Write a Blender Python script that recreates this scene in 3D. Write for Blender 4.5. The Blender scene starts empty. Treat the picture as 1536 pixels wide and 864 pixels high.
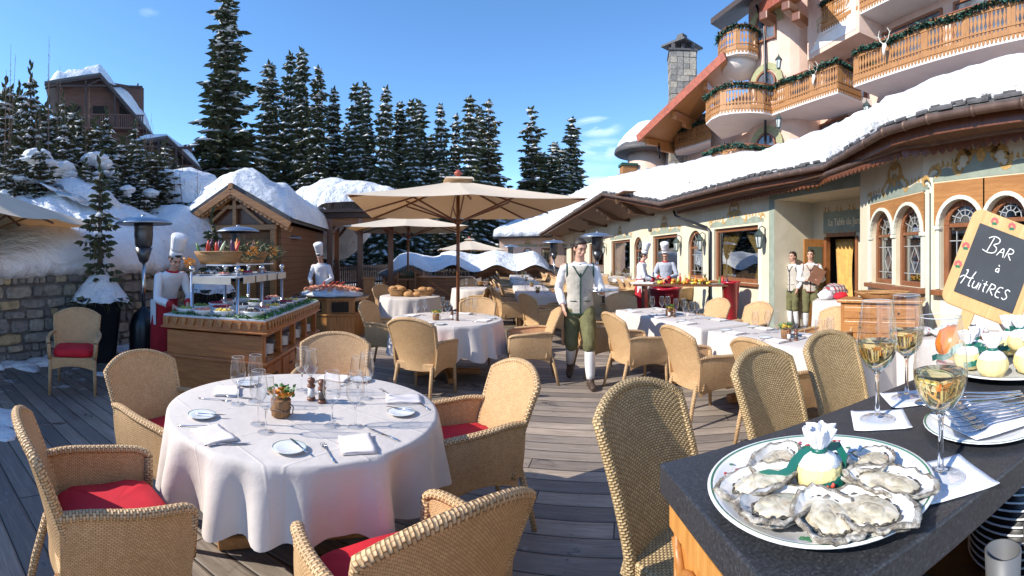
import bpy, bmesh, math, random
from mathutils import Vector, Matrix, noise
PI = math.pi
def R(a): return math.radians(a)
# ------------------------------------------------------------------ camera
S = bpy.context.scene
EYE = 1.6          # eye height above the deck
FP = 701.0         # photograph pixels per radian (the photo is a stitched cylindrical panorama)
HZ = 385.0         # horizon row in the photograph
cam_d = bpy.data.cameras.new('camera')
cam = bpy.data.objects.new('camera', cam_d)
S.collection.objects.link(cam)
cam.location = (0, 0, EYE); cam.rotation_euler = (PI/2, 0, 0)
cam_d.type = 'PANO'
cam_d.panorama_type = 'CENTRAL_CYLINDRICAL'
cam_d.central_cylindrical_range_u_min = -768/FP
cam_d.central_cylindrical_range_u_max = 768/FP
cam_d.central_cylindrical_range_v_min = -(864-HZ)/FP
cam_d.central_cylindrical_range_v_max = HZ/FP
cam_d.central_cylindrical_radius = 1.0
cam_d.clip_start = 0.02; cam_d.clip_end = 3000
S.camera = cam
# ------------------------------------------------------------------ light
SUN_AZ, SUN_EL = -110.0, 33.0      # azimuth clockwise from +Y
w = bpy.data.worlds.new('World'); S.world = w; w.use_nodes = True
nt = w.node_tree; nt.nodes.clear()
out = nt.nodes.new('ShaderNodeOutputWorld'); bg = nt.nodes.new('ShaderNodeBackground')
sky = nt.nodes.new('ShaderNodeTexSky'); sky.sky_type = 'NISHITA'; sky.sun_disc = False
sky.sun_elevation = R(SUN_EL); sky.sun_rotation = R(SUN_AZ); sky.altitude = 1800
sky.air_density = 1.0; sky.dust_density = 0.35; sky.ozone_density = 2.2
bg.inputs['Strength'].default_value = 0.15
tcw = nt.nodes.new('ShaderNodeTexCoord')
mpw = nt.nodes.new('ShaderNodeMapping'); mpw.inputs['Scale'].default_value = (5, 5, 16)
nzw = nt.nodes.new('ShaderNodeTexNoise'); nzw.inputs['Scale'].default_value = 1.6; nzw.inputs['Detail'].default_value = 7; nzw.inputs['Distortion'].default_value = 0.6
rpw = nt.nodes.new('ShaderNodeValToRGB'); rpw.color_ramp.elements[0].position = 0.42; rpw.color_ramp.elements[1].position = 0.72
nt.links.new(tcw.outputs['Generated'], mpw.inputs['Vector']); nt.links.new(mpw.outputs[0], nzw.inputs['Vector'])
nt.links.new(nzw.outputs[0], rpw.inputs[0])
acc = None
for (az, el, size, amp) in ((10.5, 15.5, 0.050, 1.0), (11.5, 12.8, 0.060, 0.8), (9.0, 9.0, 0.11, 0.7), (-1, 7.5, 0.09, 0.6), (-44.5, 27.6, 0.02, 0.35)):
 c = (math.sin(R(az))*math.cos(R(el)), math.cos(R(az))*math.cos(R(el)), math.sin(R(el)))
 ds = nt.nodes.new('ShaderNodeVectorMath'); ds.operation = 'SUBTRACT'; ds.inputs[1].default_value = c
 sc = nt.nodes.new('ShaderNodeVectorMath'); sc.operation = 'MULTIPLY'; sc.inputs[1].default_value = (1, 1, 2.6)
 ln = nt.nodes.new('ShaderNodeVectorMath'); ln.operation = 'LENGTH'
 mr = nt.nodes.new('ShaderNodeMapRange'); mr.inputs[1].default_value = 0.1*size; mr.inputs[2].default_value = size*1.15; mr.inputs[3].default_value = amp; mr.inputs[4].default_value = 0
 nt.links.new(tcw.outputs['Generated'], ds.inputs[0]); nt.links.new(ds.outputs[0], sc.inputs[0]); nt.links.new(sc.outputs[0], ln.inputs[0]); nt.links.new(ln.outputs['Value'], mr.inputs[0])
 if acc is None: acc = mr.outputs[0]
 else:
  mx_ = nt.nodes.new('ShaderNodeMath'); mx_.operation = 'MAXIMUM'
  nt.links.new(acc, mx_.inputs[0]); nt.links.new(mr.outputs[0], mx_.inputs[1]); acc = mx_.outputs[0]
ml = nt.nodes.new('ShaderNodeMath'); ml.operation = 'MULTIPLY'
nt.links.new(acc, ml.inputs[0]); nt.links.new(rpw.outputs[0], ml.inputs[1])
hs = nt.nodes.new('ShaderNodeHueSaturation'); hs.inputs['Saturation'].default_value = 1.17; hs.inputs['Value'].default_value = 1.12
nt.links.new(sky.outputs[0], hs.inputs['Color'])
mxc = nt.nodes.new('ShaderNodeMixRGB'); mxc.inputs[2].default_value = (7.5, 8.0, 8.8, 1)
nt.links.new(ml.outputs[0], mxc.inputs[0]); nt.links.new(hs.outputs[0], mxc.inputs[1])
nt.links.new(mxc.outputs[0], bg.inputs['Color']); nt.links.new(bg.outputs[0], out.inputs['Surface'])
sun_d = bpy.data.lights.new('sun', 'SUN'); sun_d.energy = 3.7; sun_d.angle = R(0.5); sun_d.color = (1.0, 0.94, 0.84)
sun = bpy.data.objects.new('sun', sun_d); S.collection.objects.link(sun)
sdir = Vector((math.sin(R(SUN_AZ))*math.cos(R(SUN_EL)), math.cos(R(SUN_AZ))*math.cos(R(SUN_EL)), math.sin(R(SUN_EL))))
sun.rotation_euler = sdir.to_track_quat('Z', 'Y').to_euler()
S.view_settings.view_transform = 'Standard'; S.view_settings.look = 'None'
S.view_settings.exposure = 0.87; S.view_settings.gamma = 1.0; S.view_settings.use_curve_mapping = False
S.render.engine = 'CYCLES'
S.cycles.use_denoising = True
S.cycles.max_bounces = 8; S.cycles.diffuse_bounces = 3; S.cycles.glossy_bounces = 4; S.cycles.transmission_bounces = 8; S.cycles.transparent_max_bounces = 24
S.cycles.caustics_reflective = False; S.cycles.caustics_refractive = False
S.cycles.sample_clamp_indirect = 6.0
S.cycles.use_adaptive_sampling = True; S.cycles.adaptive_threshold = 0.01
# ------------------------------------------------------------------ measuring the photograph
def TH(px): return (px-768)/FP
def G(px, py, z=0.0):
 d = FP*(EYE-z)/(py-HZ); t = TH(px)
 return Vector((d*math.sin(t), d*math.cos(t), z))
def D(px, d, z=0.0):
 t = TH(px); return Vector((d*math.sin(t), d*math.cos(t), z))
def ZZ(py, d): return EYE-(py-HZ)*d/FP
def PD(px, py, d): return D(px, d, ZZ(py, d))
# ------------------------------------------------------------------ object helpers
COL = S.collection
def props(o, label=None, cat=None, group=None, kind=None):
 if label: o['label'] = label
 if cat: o['category'] = cat
 if group: o['group'] = group
 if kind: o['kind'] = kind
 return o
def thing(name, label, cat, loc=(0, 0, 0), az=0.0, group=None, scale=None):
 """An Empty at the thing's base; local +Y looks along azimuth az (clockwise from north)."""
 o = bpy.data.objects.new(name, None); COL.objects.link(o)
 o.location = loc; o.rotation_euler = (0, 0, -R(az)); o.empty_display_size = 0.1
 if scale: o.scale = (scale, scale, scale) if not hasattr(scale, '__len__') else scale
 return props(o, label, cat, group)
def kids(o): return [c for c in o.children]
_KIDS = {}
def remember(o):
 for ch in bpy.data.objects: pass
def dup(root, loc, az=0.0, label=None, group=None, scale=None, tree=None):
 """Copy a thing with copies of its parts and sub-parts."""
 r = root.copy(); COL.objects.link(r); r.location = loc; r.rotation_euler = (0, 0, -R(az))
 if scale: r.scale = (scale, scale, scale) if not hasattr(scale, '__len__') else scale
 if label: r['label'] = label
 if group: r['group'] = group
 for ch in list(root.children):
  c = ch.copy(); COL.objects.link(c); c.parent = r
  for g in list(ch.children):
   d = g.copy(); COL.objects.link(d); d.parent = c
 return r
class MB:
 """Collects geometry for one mesh."""
 def __init__(s):
  s.v = []; s.f = []; s.uv = []; s.sm = []; s.M = None
 def add(s, verts, faces, uvs=None, smooth=False):
  b = len(s.v)
  for p in verts:
   p = Vector(p)
   s.v.append(s.M @ p if s.M is not None else p)
  for i, f in enumerate(faces):
   s.f.append([b+k for k in f])
   s.uv.append(uvs[i] if uvs is not None else None)
   s.sm.append(smooth)
 def quad(s, a, b, c, d, uv=None, smooth=False):
  s.add([a, b, c, d], [(0, 1, 2, 3)], [uv] if uv else None, smooth)
 def box(s, c, size, rz=0.0, rx=0.0, ry=0.0, uv=None):
  hx, hy, hz = size[0]/2, size[1]/2, size[2]/2
  m = Matrix.Translation(Vector(c)) @ Matrix.Rotation(rz, 4, 'Z') @ Matrix.Rotation(ry, 4, 'Y') @ Matrix.Rotation(rx, 4, 'X')
  P = [m @ Vector((x*hx, y*hy, z*hz)) for x in (-1, 1) for y in (-1, 1) for z in (-1, 1)]
  F = [(0, 1, 3, 2), (4, 6, 7, 5), (0, 4, 5, 1), (2, 3, 7, 6), (0, 2, 6, 4), (1, 5, 7, 3)]
  L = [(2*hy, 2*hz), (2*hy, 2*hz), (2*hx, 2*hz), (2*hx, 2*hz), (2*hx, 2*hy), (2*hx, 2*hy)]
  if uv is None:
   U = [((0, 0), (0, 2*hz), (2*hy, 2*hz), (2*hy, 0)), ((0, 0), (2*hy, 0), (2*hy, 2*hz), (0, 2*hz)),
     ((0, 0), (2*hx, 0), (2*hx, 2*hz), (0, 2*hz)), ((0, 0), (0, 2*hz), (2*hx, 2*hz), (2*hx, 0)),
     ((0, 0), (0, 2*hy), (2*hx, 2*hy), (2*hx, 0)), ((0, 0), (2*hx, 0), (2*hx, 2*hy), (0, 2*hy))]
  else: U = [tuple([uv]*4)]*6
  s.add(P, F, U)
 def bar(s, p, q, w, h=None, up=(0, 0, 1)):
  """rectangular bar from p to q, w wide, h tall"""
  h = h or w
  p = Vector(p); q = Vector(q); d = q-p; L = d.length
  if L < 1e-6: return
  y = d.normalized(); x = y.cross(Vector(up))
  if x.length < 1e-4: x = y.cross(Vector((1, 0, 0)))
  x.normalize(); z = x.cross(y)
  P = []
  for e in (p, q):
   for (a, b) in ((-1, -1), (1, -1), (1, 1), (-1, 1)): P.append(e+x*a*w/2+z*b*h/2)
  F = [(0, 1, 5, 4), (1, 2, 6, 5), (2, 3, 7, 6), (3, 0, 4, 7), (0, 3, 2, 1), (4, 5, 6, 7)]
  a = ((0, 0), (w, 0), (w, L), (0, L))
  s.add(P, F, [a, a, a, a, ((0, 0), (0, h), (w, h), (w, 0)), ((0, 0), (w, 0), (w, h), (0, h))])
 def grid(s, P, uv=None, closed_u=False, closed_v=False, smooth=True, flip=False, cap=False):
  """P[j][i] rows of points; faces between rows"""
  nv = len(P); nu = len(P[0]); V = [p for r in P for p in r]; F = []; U = []
  for j in range(nv if closed_v else nv-1):
   for i in range(nu if closed_u else nu-1):
    i2 = (i+1) % nu; j2 = (j+1) % nv
    f = (j*nu+i, j*nu+i2, j2*nu+i2, j2*nu+i)
    if uv:
     ui = uv[0][i+1] if len(uv[0]) > i+1 else uv[0][i2]; vj = uv[1][j+1] if len(uv[1]) > j+1 else uv[1][j2]
     u = ((uv[0][i], uv[1][j]), (ui, uv[1][j]), (ui, vj), (uv[0][i], vj))
    else: u = ((i, j), (i+1, j), (i+1, j+1), (i, j+1))
    if flip: f = f[::-1]; u = u[::-1]
    F.append(f); U.append(u)
  if cap and closed_u:
   F.append(tuple(range(nu))[::-1]); U.append(tuple((0, 0) for _ in range(nu)))
   F.append(tuple((nv-1)*nu+i for i in range(nu))); U.append(tuple((0, 0) for _ in range(nu)))
  s.add(V, F, U, smooth)
 def tube(s, pts, rad, seg=8, cap=True, flat=1.0, closed=False, up=None, smooth=True):
  """swept round tube; rad number or list; flat squashes along the local vertical"""
  pts = [Vector(p) for p in pts]; n = len(pts)
  if not hasattr(rad, '__len__'): rad = [rad]*n
  rows = []; us = [0]; L = 0; prev = None
  for i in range(n):
   if closed: t = pts[(i+1) % n]-pts[i-1]
   else: t = pts[min(i+1, n-1)]-pts[max(i-1, 0)]
   if t.length < 1e-9: t = Vector((0, 0, 1))
   t.normalize()
   if prev is None:
    a = Vector(up) if up else (Vector((0, 0, 1)) if abs(t.z) < 0.9 else Vector((0, 1, 0)))
    x = t.cross(a).normalized()
   else:
    x = prev-t*prev.dot(t)
    if x.length < 1e-6: x = t.orthogonal()
    x.normalize()
   prev = x; z = x.cross(t)
   rows.append([pts[i]+x*math.cos(2*PI*k/seg)*rad[i]+z*math.sin(2*PI*k/seg)*rad[i]*flat for k in range(seg)])
   if i: L += (pts[i]-pts[i-1]).length; us.append(L)
  if closed: us.append(L+(pts[0]-pts[-1]).length)
  rm = max(rad)
  s.grid(rows, uv=([2*PI*rm*k/seg for k in range(seg+1)], us), closed_u=True, closed_v=closed, smooth=smooth, cap=cap and not closed)
 def lathe(s, prof, seg=24, c=(0, 0, 0), cap=True, sx=1.0, sy=1.0, smooth=True, fn=None):
  """prof: list of (r, z) bottom to top"""
  c = Vector(c); rows = []; vs = [0]
  for k, (r, z) in enumerate(prof):
   rows.append([c+Vector((r*sx*math.cos(2*PI*i/seg)*(fn(i/seg, z) if fn else 1), r*sy*math.sin(2*PI*i/seg)*(fn(i/seg, z) if fn else 1), z)) for i in range(seg)])
   if k: vs.append(vs[-1]+math.hypot(prof[k][0]-prof[k-1][0], prof[k][1]-prof[k-1][1]))
  rm = max(p[0] for p in prof)
  s.grid(rows, uv=([2*PI*rm*i/seg for i in range(seg+1)], vs), closed_u=True, smooth=smooth, cap=cap)
 def prism(s, poly, z0, z1, smooth=False):
  n = len(poly); V = [(p[0], p[1], z0) for p in poly]+[(p[0], p[1], z1) for p in poly]
  F = [tuple(range(n))[::-1], tuple(range(n, 2*n))]
  U = [tuple((poly[i][0], poly[i][1]) for i in range(n))[::-1], tuple((poly[i][0], poly[i][1]) for i in range(n))]
  L = 0
  for i in range(n):
   j = (i+1) % n; dl = math.hypot(poly[j][0]-poly[i][0], poly[j][1]-poly[i][1])
   F.append((i, j, n+j, n+i)); U.append(((L, z0), (L+dl, z0), (L+dl, z1), (L, z1))); L += dl
  s.add(V, F, U, smooth)
 def plate(s, poly, y0, y1):
  """polygon in local x-z, extruded along y from y0 to y1 (y0<y1; y0 is the side seen)"""
  n = len(poly); V = [(p[0], y0, p[1]) for p in poly]+[(p[0], y1, p[1]) for p in poly]
  F = [tuple(range(n)), tuple(range(n, 2*n))[::-1]]
  U = [tuple((p[0], p[1]) for p in poly), tuple((p[0], p[1]) for p in poly)[::-1]]
  for i in range(n):
   j = (i+1) % n
   F.append((i, n+i, n+j, j)); U.append(((0, 0), (0, 0.1), (0.1, 0.1), (0.1, 0)))
  s.add(V, F, U)
 def ball(s, c, r, sub=2, fn=None):
  bm = bmesh.new(); bmesh.ops.create_icosphere(bm, subdivisions=sub, radius=1.0)
  c = Vector(c); rr = Vector(r) if hasattr(r, '__len__') else Vector((r, r, r))
  V = []
  for v in bm.verts:
   k = fn(v.co) if fn else 1.0
   V.append(c+Vector((v.co.x*rr.x, v.co.y*rr.y, v.co.z*rr.z))*k)
  bm.verts.ensure_lookup_table()
  F = [tuple(v.index for v in f.verts) for f in bm.faces]
  s.add(V, F, [tuple((bm.verts[i].co.x, bm.verts[i].co.z) for i in f) for f in F], True); bm.free()
 def build(s, name, mat, parent=None, loc=None, az=None, bevel=0, sub=0, solid=0, recalc=True, segs=2):
  me = bpy.data.meshes.new(name)
  me.from_pydata([tuple(p) for p in s.v], [], s.f)
  uvl = me.uv_layers.new(name='UVMap')
  k = 0; flat = []
  for i, f in enumerate(s.f):
   u = s.uv[i]
   for j in range(len(f)):
    if u is not None: flat.extend((float(u[j][0]), float(u[j][1])))
    else: flat.extend((0.0, 0.0))
  uvl.data.foreach_set('uv', flat)
  me.polygons.foreach_set('use_smooth', s.sm)
  mats = mat if isinstance(mat, (list, tuple)) else [mat]
  for m in mats: me.materials.append(m)
  me.update()
  if recalc:
   bm = bmesh.new(); bm.from_mesh(me); bmesh.ops.recalc_face_normals(bm, faces=bm.faces); bm.to_mesh(me); bm.free()
  o = bpy.data.objects.new(name, me); COL.objects.link(o)
  if parent is not None: o.parent = parent
  if loc is not None: o.location = loc
  if az is not None: o.rotation_euler = (0, 0, -R(az))
  if solid:
   md = o.modifiers.new('solidify', 'SOLIDIFY'); md.thickness = solid; md.offset = 0
  if bevel:
   md = o.modifiers.new('bevel', 'BEVEL'); md.width = bevel; md.segments = segs; md.limit_method = 'ANGLE'; md.angle_limit = R(40); md.harden_normals = False
  if sub:
   md = o.modifiers.new('subsurf', 'SUBSURF'); md.levels = sub; md.render_levels = sub
  return o
# ------------------------------------------------------------------ materials
class NT:
 def __init__(s, name):
  s.m = bpy.data.materials.new(name); s.m.use_nodes = True; s.t = s.m.node_tree; s.t.nodes.clear()
  s.o = s.t.nodes.new('ShaderNodeOutputMaterial'); s.b = s.t.nodes.new('ShaderNodeBsdfPrincipled')
  s.t.links.new(s.b.outputs[0], s.o.inputs[0])
 def n(s, ty, **kw):
  x = s.t.nodes.new('ShaderNode'+ty)
  for k, v in kw.items():
   if k.startswith('i_'):
    kk = k[2:]; kk = int(kk) if kk.isdigit() else kk.replace('_', ' ')
    x.inputs[kk].default_value = v
   else: setattr(x, k, v)
  return x
 def l(s, a, b): s.t.links.new(a, b)
 def math(s, op, a, b=None, c=None):
  x = s.t.nodes.new('ShaderNodeMath'); x.operation = op
  for i, v in enumerate((a, b, c)):
   if v is None: continue
   if isinstance(v, (int, float)): x.inputs[i].default_value = v
   else: s.l(v, x.inputs[i])
  return x.outputs[0]
 def noise(s, vec, scale, detail=4, rough=0.55, dist=0.0):
  x = s.n('TexNoise'); x.inputs['Scale'].default_value = scale; x.inputs['Detail'].default_value = detail
  x.inputs['Roughness'].default_value = rough; x.inputs['Distortion'].default_value = dist
  if vec is not None: s.l(vec, x.inputs['Vector'])
  return x.outputs[0]
 def ramp(s, fac, stops):
  x = s.n('ValToRGB'); cr = x.color_ramp
  while len(cr.elements) < len(stops): cr.elements.new(0.5)
  for e, (p, c) in zip(cr.elements, stops):
   e.position = p; e.color = (c[0], c[1], c[2], 1) if hasattr(c, '__len__') else (c, c, c, 1)
  s.l(fac, x.inputs[0]); return x.outputs[0]
 def mix(s, fac, a, b, mode='MIX'):
  x = s.n('MixRGB', blend_type=mode)
  for i, v in enumerate((fac, a, b)):
   if isinstance(v, (int, float)): x.inputs[i].default_value = v
   elif isinstance(v, tuple): x.inputs[i].default_value = (v[0], v[1], v[2], 1)
   else: s.l(v, x.inputs[i])
  return x.outputs[0]
 def map(s, vec, scale=(1, 1, 1), rot=(0, 0, 0), loc=(0, 0, 0)):
  x = s.n('Mapping'); x.inputs['Scale'].default_value = scale; x.inputs['Rotation'].default_value = rot; x.inputs['Location'].default_value = loc
  s.l(vec, x.inputs['Vector']); return x.outputs[0]
 def coord(s, k='Object'): return s.n('TexCoord').outputs[k]
 def base(s, c):
  if isinstance(c, tuple): s.b.inputs['Base Color'].default_value = (c[0], c[1], c[2], 1)
  else: s.l(c, s.b.inputs['Base Color'])
 def rough(s, c):
  if isinstance(c, (int, float)): s.b.inputs['Roughness'].default_value = c
  else: s.l(c, s.b.inputs['Roughness'])
 def bump(s, h, strength=0.5, dist=0.01, prev=None):
  x = s.n('Bump'); x.inputs['Strength'].default_value = strength; x.inputs['Distance'].default_value = dist
  s.l(h, x.inputs['Height'])
  if prev is not None: s.l(prev, x.inputs['Normal'])
  s.l(x.outputs[0], s.b.inputs['Normal']); return x.outputs[0]
def m_plain(name, col, rough=0.6, metal=0.0, var=0.12, scale=6.0, bump=0.0, bscale=60, spec=None, coat=0.0, sheen=0.0, trans=0.0):
 t = NT(name); co = t.coord()
 nz = t.noise(co, scale, 4)
 lo = tuple(max(0, c*(1-var)) for c in col); hi = tuple(min(1, c*(1+var)) for c in col)
 t.base(t.ramp(nz, [(0.3, lo), (0.7, hi)])); t.rough(rough)
 t.b.inputs['Metallic'].default_value = metal
 if spec is not None: t.b.inputs['Specular IOR Level'].default_value = spec
 if coat: t.b.inputs['Coat Weight'].default_value = coat
 if sheen: t.b.inputs['Sheen Weight'].default_value = sheen
 if bump: t.bump(t.noise(co, bscale, 5), bump, 0.01)
 return t.m
def m_wood(name, dark, light, scale=1.0, rough=0.55, axis='Z', coat=0.0, bump=0.25, plank=0.0):
 """grain runs along the given object axis"""
 t = NT(name); co = t.coord()
 sc = {'X': (1.2, 14, 14), 'Y': (14, 1.2, 14), 'Z': (14, 14, 1.2)}[axis]
 v = t.map(co, tuple(k*scale for k in sc))
 g = t.noise(v, 1.6, 6, 0.62, 1.2); g2 = t.noise(t.map(co, tuple(k*scale*4 for k in sc)), 2.0, 3, 0.6)
 f = t.math('ADD', t.math('MULTIPLY', g, 0.75), t.math('MULTIPLY', g2, 0.25))
 c = t.ramp(f, [(0.30, dark), (0.52, tuple((a+b)/2 for a, b in zip(dark, light))), (0.72, light)])
 if plank:
  sp = t.n('SeparateXYZ'); t.l(co, sp.inputs[0])
  a = sp.outputs[2] if axis != 'Z' else sp.outputs[0]
  fr = t.math('FRACT', t.math('DIVIDE', a, plank))
  line = t.math('LESS_THAN', fr, 0.06)
  c = t.mix(line, c, tuple(k*0.25 for k in dark))
 t.base(c); t.rough(rough); t.bump(f, bump, 0.004)
 if coat: t.b.inputs['Coat Weight'].default_value = coat; t.b.inputs['Coat Roughness'].default_value = 0.25
 return t.m
def m_weave(name, cu, cv, gap, lo, hi, bump=0.9):
 """woven cane: over-and-under strands in UV metres"""
 t = NT(name); uv = t.n('UVMap').outputs[0]
 sp = t.n('SeparateXYZ'); t.l(uv, sp.inputs[0])
 v = t.math('DIVIDE', sp.outputs[1], cv); row = t.math('FLOOR', v); b = t.math('FRACT', v)
 off = t.math('MULTIPLY', t.math('MODULO', t.math('ABSOLUTE', row), 2.0), 0.5)
 u = t.math('ADD', t.math('DIVIDE', sp.outputs[0], cu), off); a = t.math('FRACT', u); cell = t.math('FLOOR', u)
 ha = t.math('SINE', t.math('MULTIPLY', a, PI)); hb = t.math('SINE', t.math('MULTIPLY', b, PI))
 h = t.math('MULTIPLY', t.math('POWER', t.math('MAXIMUM', ha, 0.0), 0.75), t.math('POWER', t.math('MAXIMUM', hb, 0.0), 0.6))
 cx = t.n('CombineXYZ'); t.l(cell, cx.inputs[0]); t.l(row, cx.inputs[1])
 wn = t.n('TexWhiteNoise', noise_dimensions='2D'); t.l(cx.outputs[0], wn.inputs['Vector'])
 big = t.noise(t.coord(), 7, 3)
 k = t.math('ADD', t.math('MULTIPLY', wn.outputs[0], 0.4), t.math('MULTIPLY', big, 0.6))
 straw = t.ramp(k, [(0.15, lo), (0.75, hi)])
 t.base(t.mix(t.ramp(h, [(0.10, 0.0), (0.48, 1.0)]), gap, straw)); t.rough(0.5)
 t.b.inputs['Specular IOR Level'].default_value = 0.35
 t.bump(h, bump, cv*0.45)
 return t.m
def m_thin_glass(name, tint=(1, 1, 1), ior=1.45, rough=0.0, boost=1.0):
 m = bpy.data.materials.new(name); m.use_nodes = True; t = m.node_tree; t.nodes.clear()
 o = t.nodes.new('ShaderNodeOutputMaterial'); mx = t.nodes.new('ShaderNodeMixShader')
 tr = t.nodes.new('ShaderNodeBsdfTransparent'); tr.inputs[0].default_value = (*tint, 1)
 gl = t.nodes.new('ShaderNodeBsdfGlossy'); gl.inputs['Roughness'].default_value = rough
 fr = t.nodes.new('ShaderNodeLayerWeight'); fr.inputs[0].default_value = 0.5
 pw = t.nodes.new('ShaderNodeMath'); pw.operation = 'POWER'; pw.inputs[1].default_value = 1.9
 mu = t.nodes.new('ShaderNodeMath'); mu.operation = 'MULTIPLY_ADD'; mu.inputs[1].default_value = 0.72; mu.inputs[2].default_value = 0.045*boost; mu.use_clamp = True
 t.links.new(fr.outputs['Facing'], pw.inputs[0]); t.links.new(pw.outputs[0], mu.inputs[0]); t.links.new(mu.outputs[0], mx.inputs[0])
 t.links.new(tr.outputs[0], mx.inputs[1]); t.links.new(gl.outputs[0], mx.inputs[2]); t.links.new(mx.outputs[0], o.inputs[0])
 return m
def m_snow(name='snow'):
 t = NT(name); co = t.coord()
 n1 = t.noise(co, 1.4, 6, 0.55); n2 = t.noise(co, 18, 5, 0.6)
 t.base(t.ramp(n1, [(0.3, (0.68, 0.70, 0.74)), (0.6, (0.80, 0.81, 0.82))]))
 t.rough(0.7); t.b.inputs['Specular IOR Level'].default_value = 0.25
 t.b.inputs['Subsurface Weight'].default_value = 0.0
 n3 = t.noise(co, 5.5, 6, 0.6, 0.5); b = t.bump(n1, 0.8, 0.3); b = t.bump(n3, 0.7, 0.10, b); t.bump(n2, 0.5, 0.03, b)
 return t.m
def m_dirty_snow(name):
 t = NT(name); co = t.coord()
 n1 = t.noise(co, 1.1, 6, 0.6, 0.5); n2 = t.noise(co, 9, 5, 0.6); st = t.noise(t.map(co, (1.0, 1.0, 5.0)), 0.9, 6, 0.65, 1.2)
 c = t.ramp(n1, [(0.3, (0.74, 0.74, 0.75)), (0.6, (0.86, 0.86, 0.86))])
 c = t.mix(t.ramp(st, [(0.56, 0.0), (0.70, 0.55)]), c, (0.36, 0.30, 0.25))
 t.base(c); t.rough(0.75); b = t.bump(n1, 0.8, 0.3); t.bump(n2, 0.4, 0.05, b)
 return t.m
def m_deck():
 t = NT('weathered_planks'); co = t.coord()
 v = t.map(co, (1, 1, 1), (0, 0, R(14)))     # planks run along azimuth 76
 sp = t.n('SeparateXYZ'); t.l(v, sp.inputs[0])
 W = 0.165
 r = t.math('DIVIDE', sp.outputs[1], W); row = t.math('FLOOR', r); b = t.math('FRACT', r)
 wr = t.n('TexWhiteNoise', noise_dimensions='1D'); t.l(row, wr.inputs['W'])
 xs = t.math('ADD', t.math('DIVIDE', sp.outputs[0], 3.6), t.math('MULTIPLY', wr.outputs[0], 7.0)); cellx = t.math('FLOOR', xs); fx = t.math('FRACT', xs)
 cx = t.n('CombineXYZ'); t.l(cellx, cx.inputs[0]); t.l(row, cx.inputs[1])
 wn = t.n('TexWhiteNoise', noise_dimensions='2D'); t.l(cx.outputs[0], wn.inputs['Vector'])
 off = t.n('CombineXYZ'); t.l(t.math('MULTIPLY', wn.outputs[0], 31.0), off.inputs[0]); t.l(t.math('MULTIPLY', wn.outputs[0], 17.0), off.inputs[2])
 va = t.n('VectorMath', operation='ADD'); t.l(v, va.inputs[0]); t.l(off.outputs[0], va.inputs[1])
 g = t.noise(t.map(va.outputs[0], (0.9, 14, 14)), 2.4, 7, 0.65, 1.4)
 g2 = t.noise(t.map(va.outputs[0], (3.5, 60, 60)), 2.0, 4, 0.7, 0.4)
 gm = t.math('ADD', t.math('MULTIPLY', g, 0.6), t.math('MULTIPLY', g2, 0.4))
 c = t.ramp(gm, [(0.30, (0.17, 0.130, 0.100)), (0.45, (0.32, 0.260, 0.208)), (0.60, (0.46, 0.390, 0.325)), (0.76, (0.60, 0.53, 0.455))])
 tone = t.ramp(wn.outputs[0], [(0.0, (0.56, 0.55, 0.55)), (0.5, (0.92, 0.90, 0.88)), (1.0, (1.22, 1.17, 1.10))])
 c = t.mix(1.0, c, tone, 'MULTIPLY')
 big = t.noise(co, 0.55, 5, 0.6, 0.6); c = t.mix(t.ramp(big, [(0.42, 0.0), (0.66, 0.55)]), c, (0.085, 0.080, 0.085))
 wet = t.noise(co, 2.3, 6, 0.65, 0.8); c = t.mix(t.ramp(wet, [(0.60, 0.0), (0.68, 0.75)]), c, (0.045, 0.042, 0.045))
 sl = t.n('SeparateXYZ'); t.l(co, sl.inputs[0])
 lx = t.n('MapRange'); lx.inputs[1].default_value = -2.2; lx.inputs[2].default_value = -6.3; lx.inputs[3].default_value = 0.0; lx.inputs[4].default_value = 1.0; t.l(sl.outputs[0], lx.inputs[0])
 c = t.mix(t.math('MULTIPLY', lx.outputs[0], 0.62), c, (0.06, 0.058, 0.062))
 fr = t.noise(co, 3.1, 7, 0.7, 0.4); frm = t.math('ADD', fr, t.math('MULTIPLY', lx.outputs[0], 0.13))
 c = t.mix(t.ramp(frm, [(0.66, 0.0), (0.74, 0.8)]), c, (0.55, 0.56, 0.60))
 gapm = t.math('MAXIMUM', t.math('LESS_THAN', b, 0.042), t.math('LESS_THAN', fx, 0.0022))
 soft = t.ramp(t.math('ABSOLUTE', t.math('SUBTRACT', b, 0.5275)), [(0.40, 0.0), (0.475, 1.0)])
 c = t.mix(t.math('MULTIPLY', soft, 0.18), c, (0.03, 0.026, 0.024))
 c = t.mix(gapm, c, (0.010, 0.009, 0.008))
 sx = t.math('ABSOLUTE', t.math('SUBTRACT', t.math('FRACT', t.math('DIVIDE', sp.outputs[0], 0.62)), 0.5)); sy = t.math('ABSOLUTE', t.math('SUBTRACT', t.math('ABSOLUTE', t.math('SUBTRACT', b, 0.52)), 0.32))
 dd = t.math('ADD', t.math('POWER', t.math('MULTIPLY', sx, 0.62), 2.0), t.math('POWER', t.math('MULTIPLY', sy, W), 2.0)); c = t.mix(t.math('LESS_THAN', dd, 0.0000200), c, (0.05, 0.04, 0.035))
 t.base(c); t.rough(t.mix(t.ramp(wet, [(0.56, 0.0), (0.66, 1.0)]), t.ramp(gm, [(0.3, 0.5), (0.8, 0.72)]), (0.2, 0.2, 0.2)))
 hh = t.math('SUBTRACT', t.math('MULTIPLY', gm, 0.25), t.math('MULTIPLY', t.math('MAXIMUM', gapm, t.math('MULTIPLY', soft, 0.5)), 1.0))
 t.bump(hh, 0.8, 0.012)
 return t.m
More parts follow.
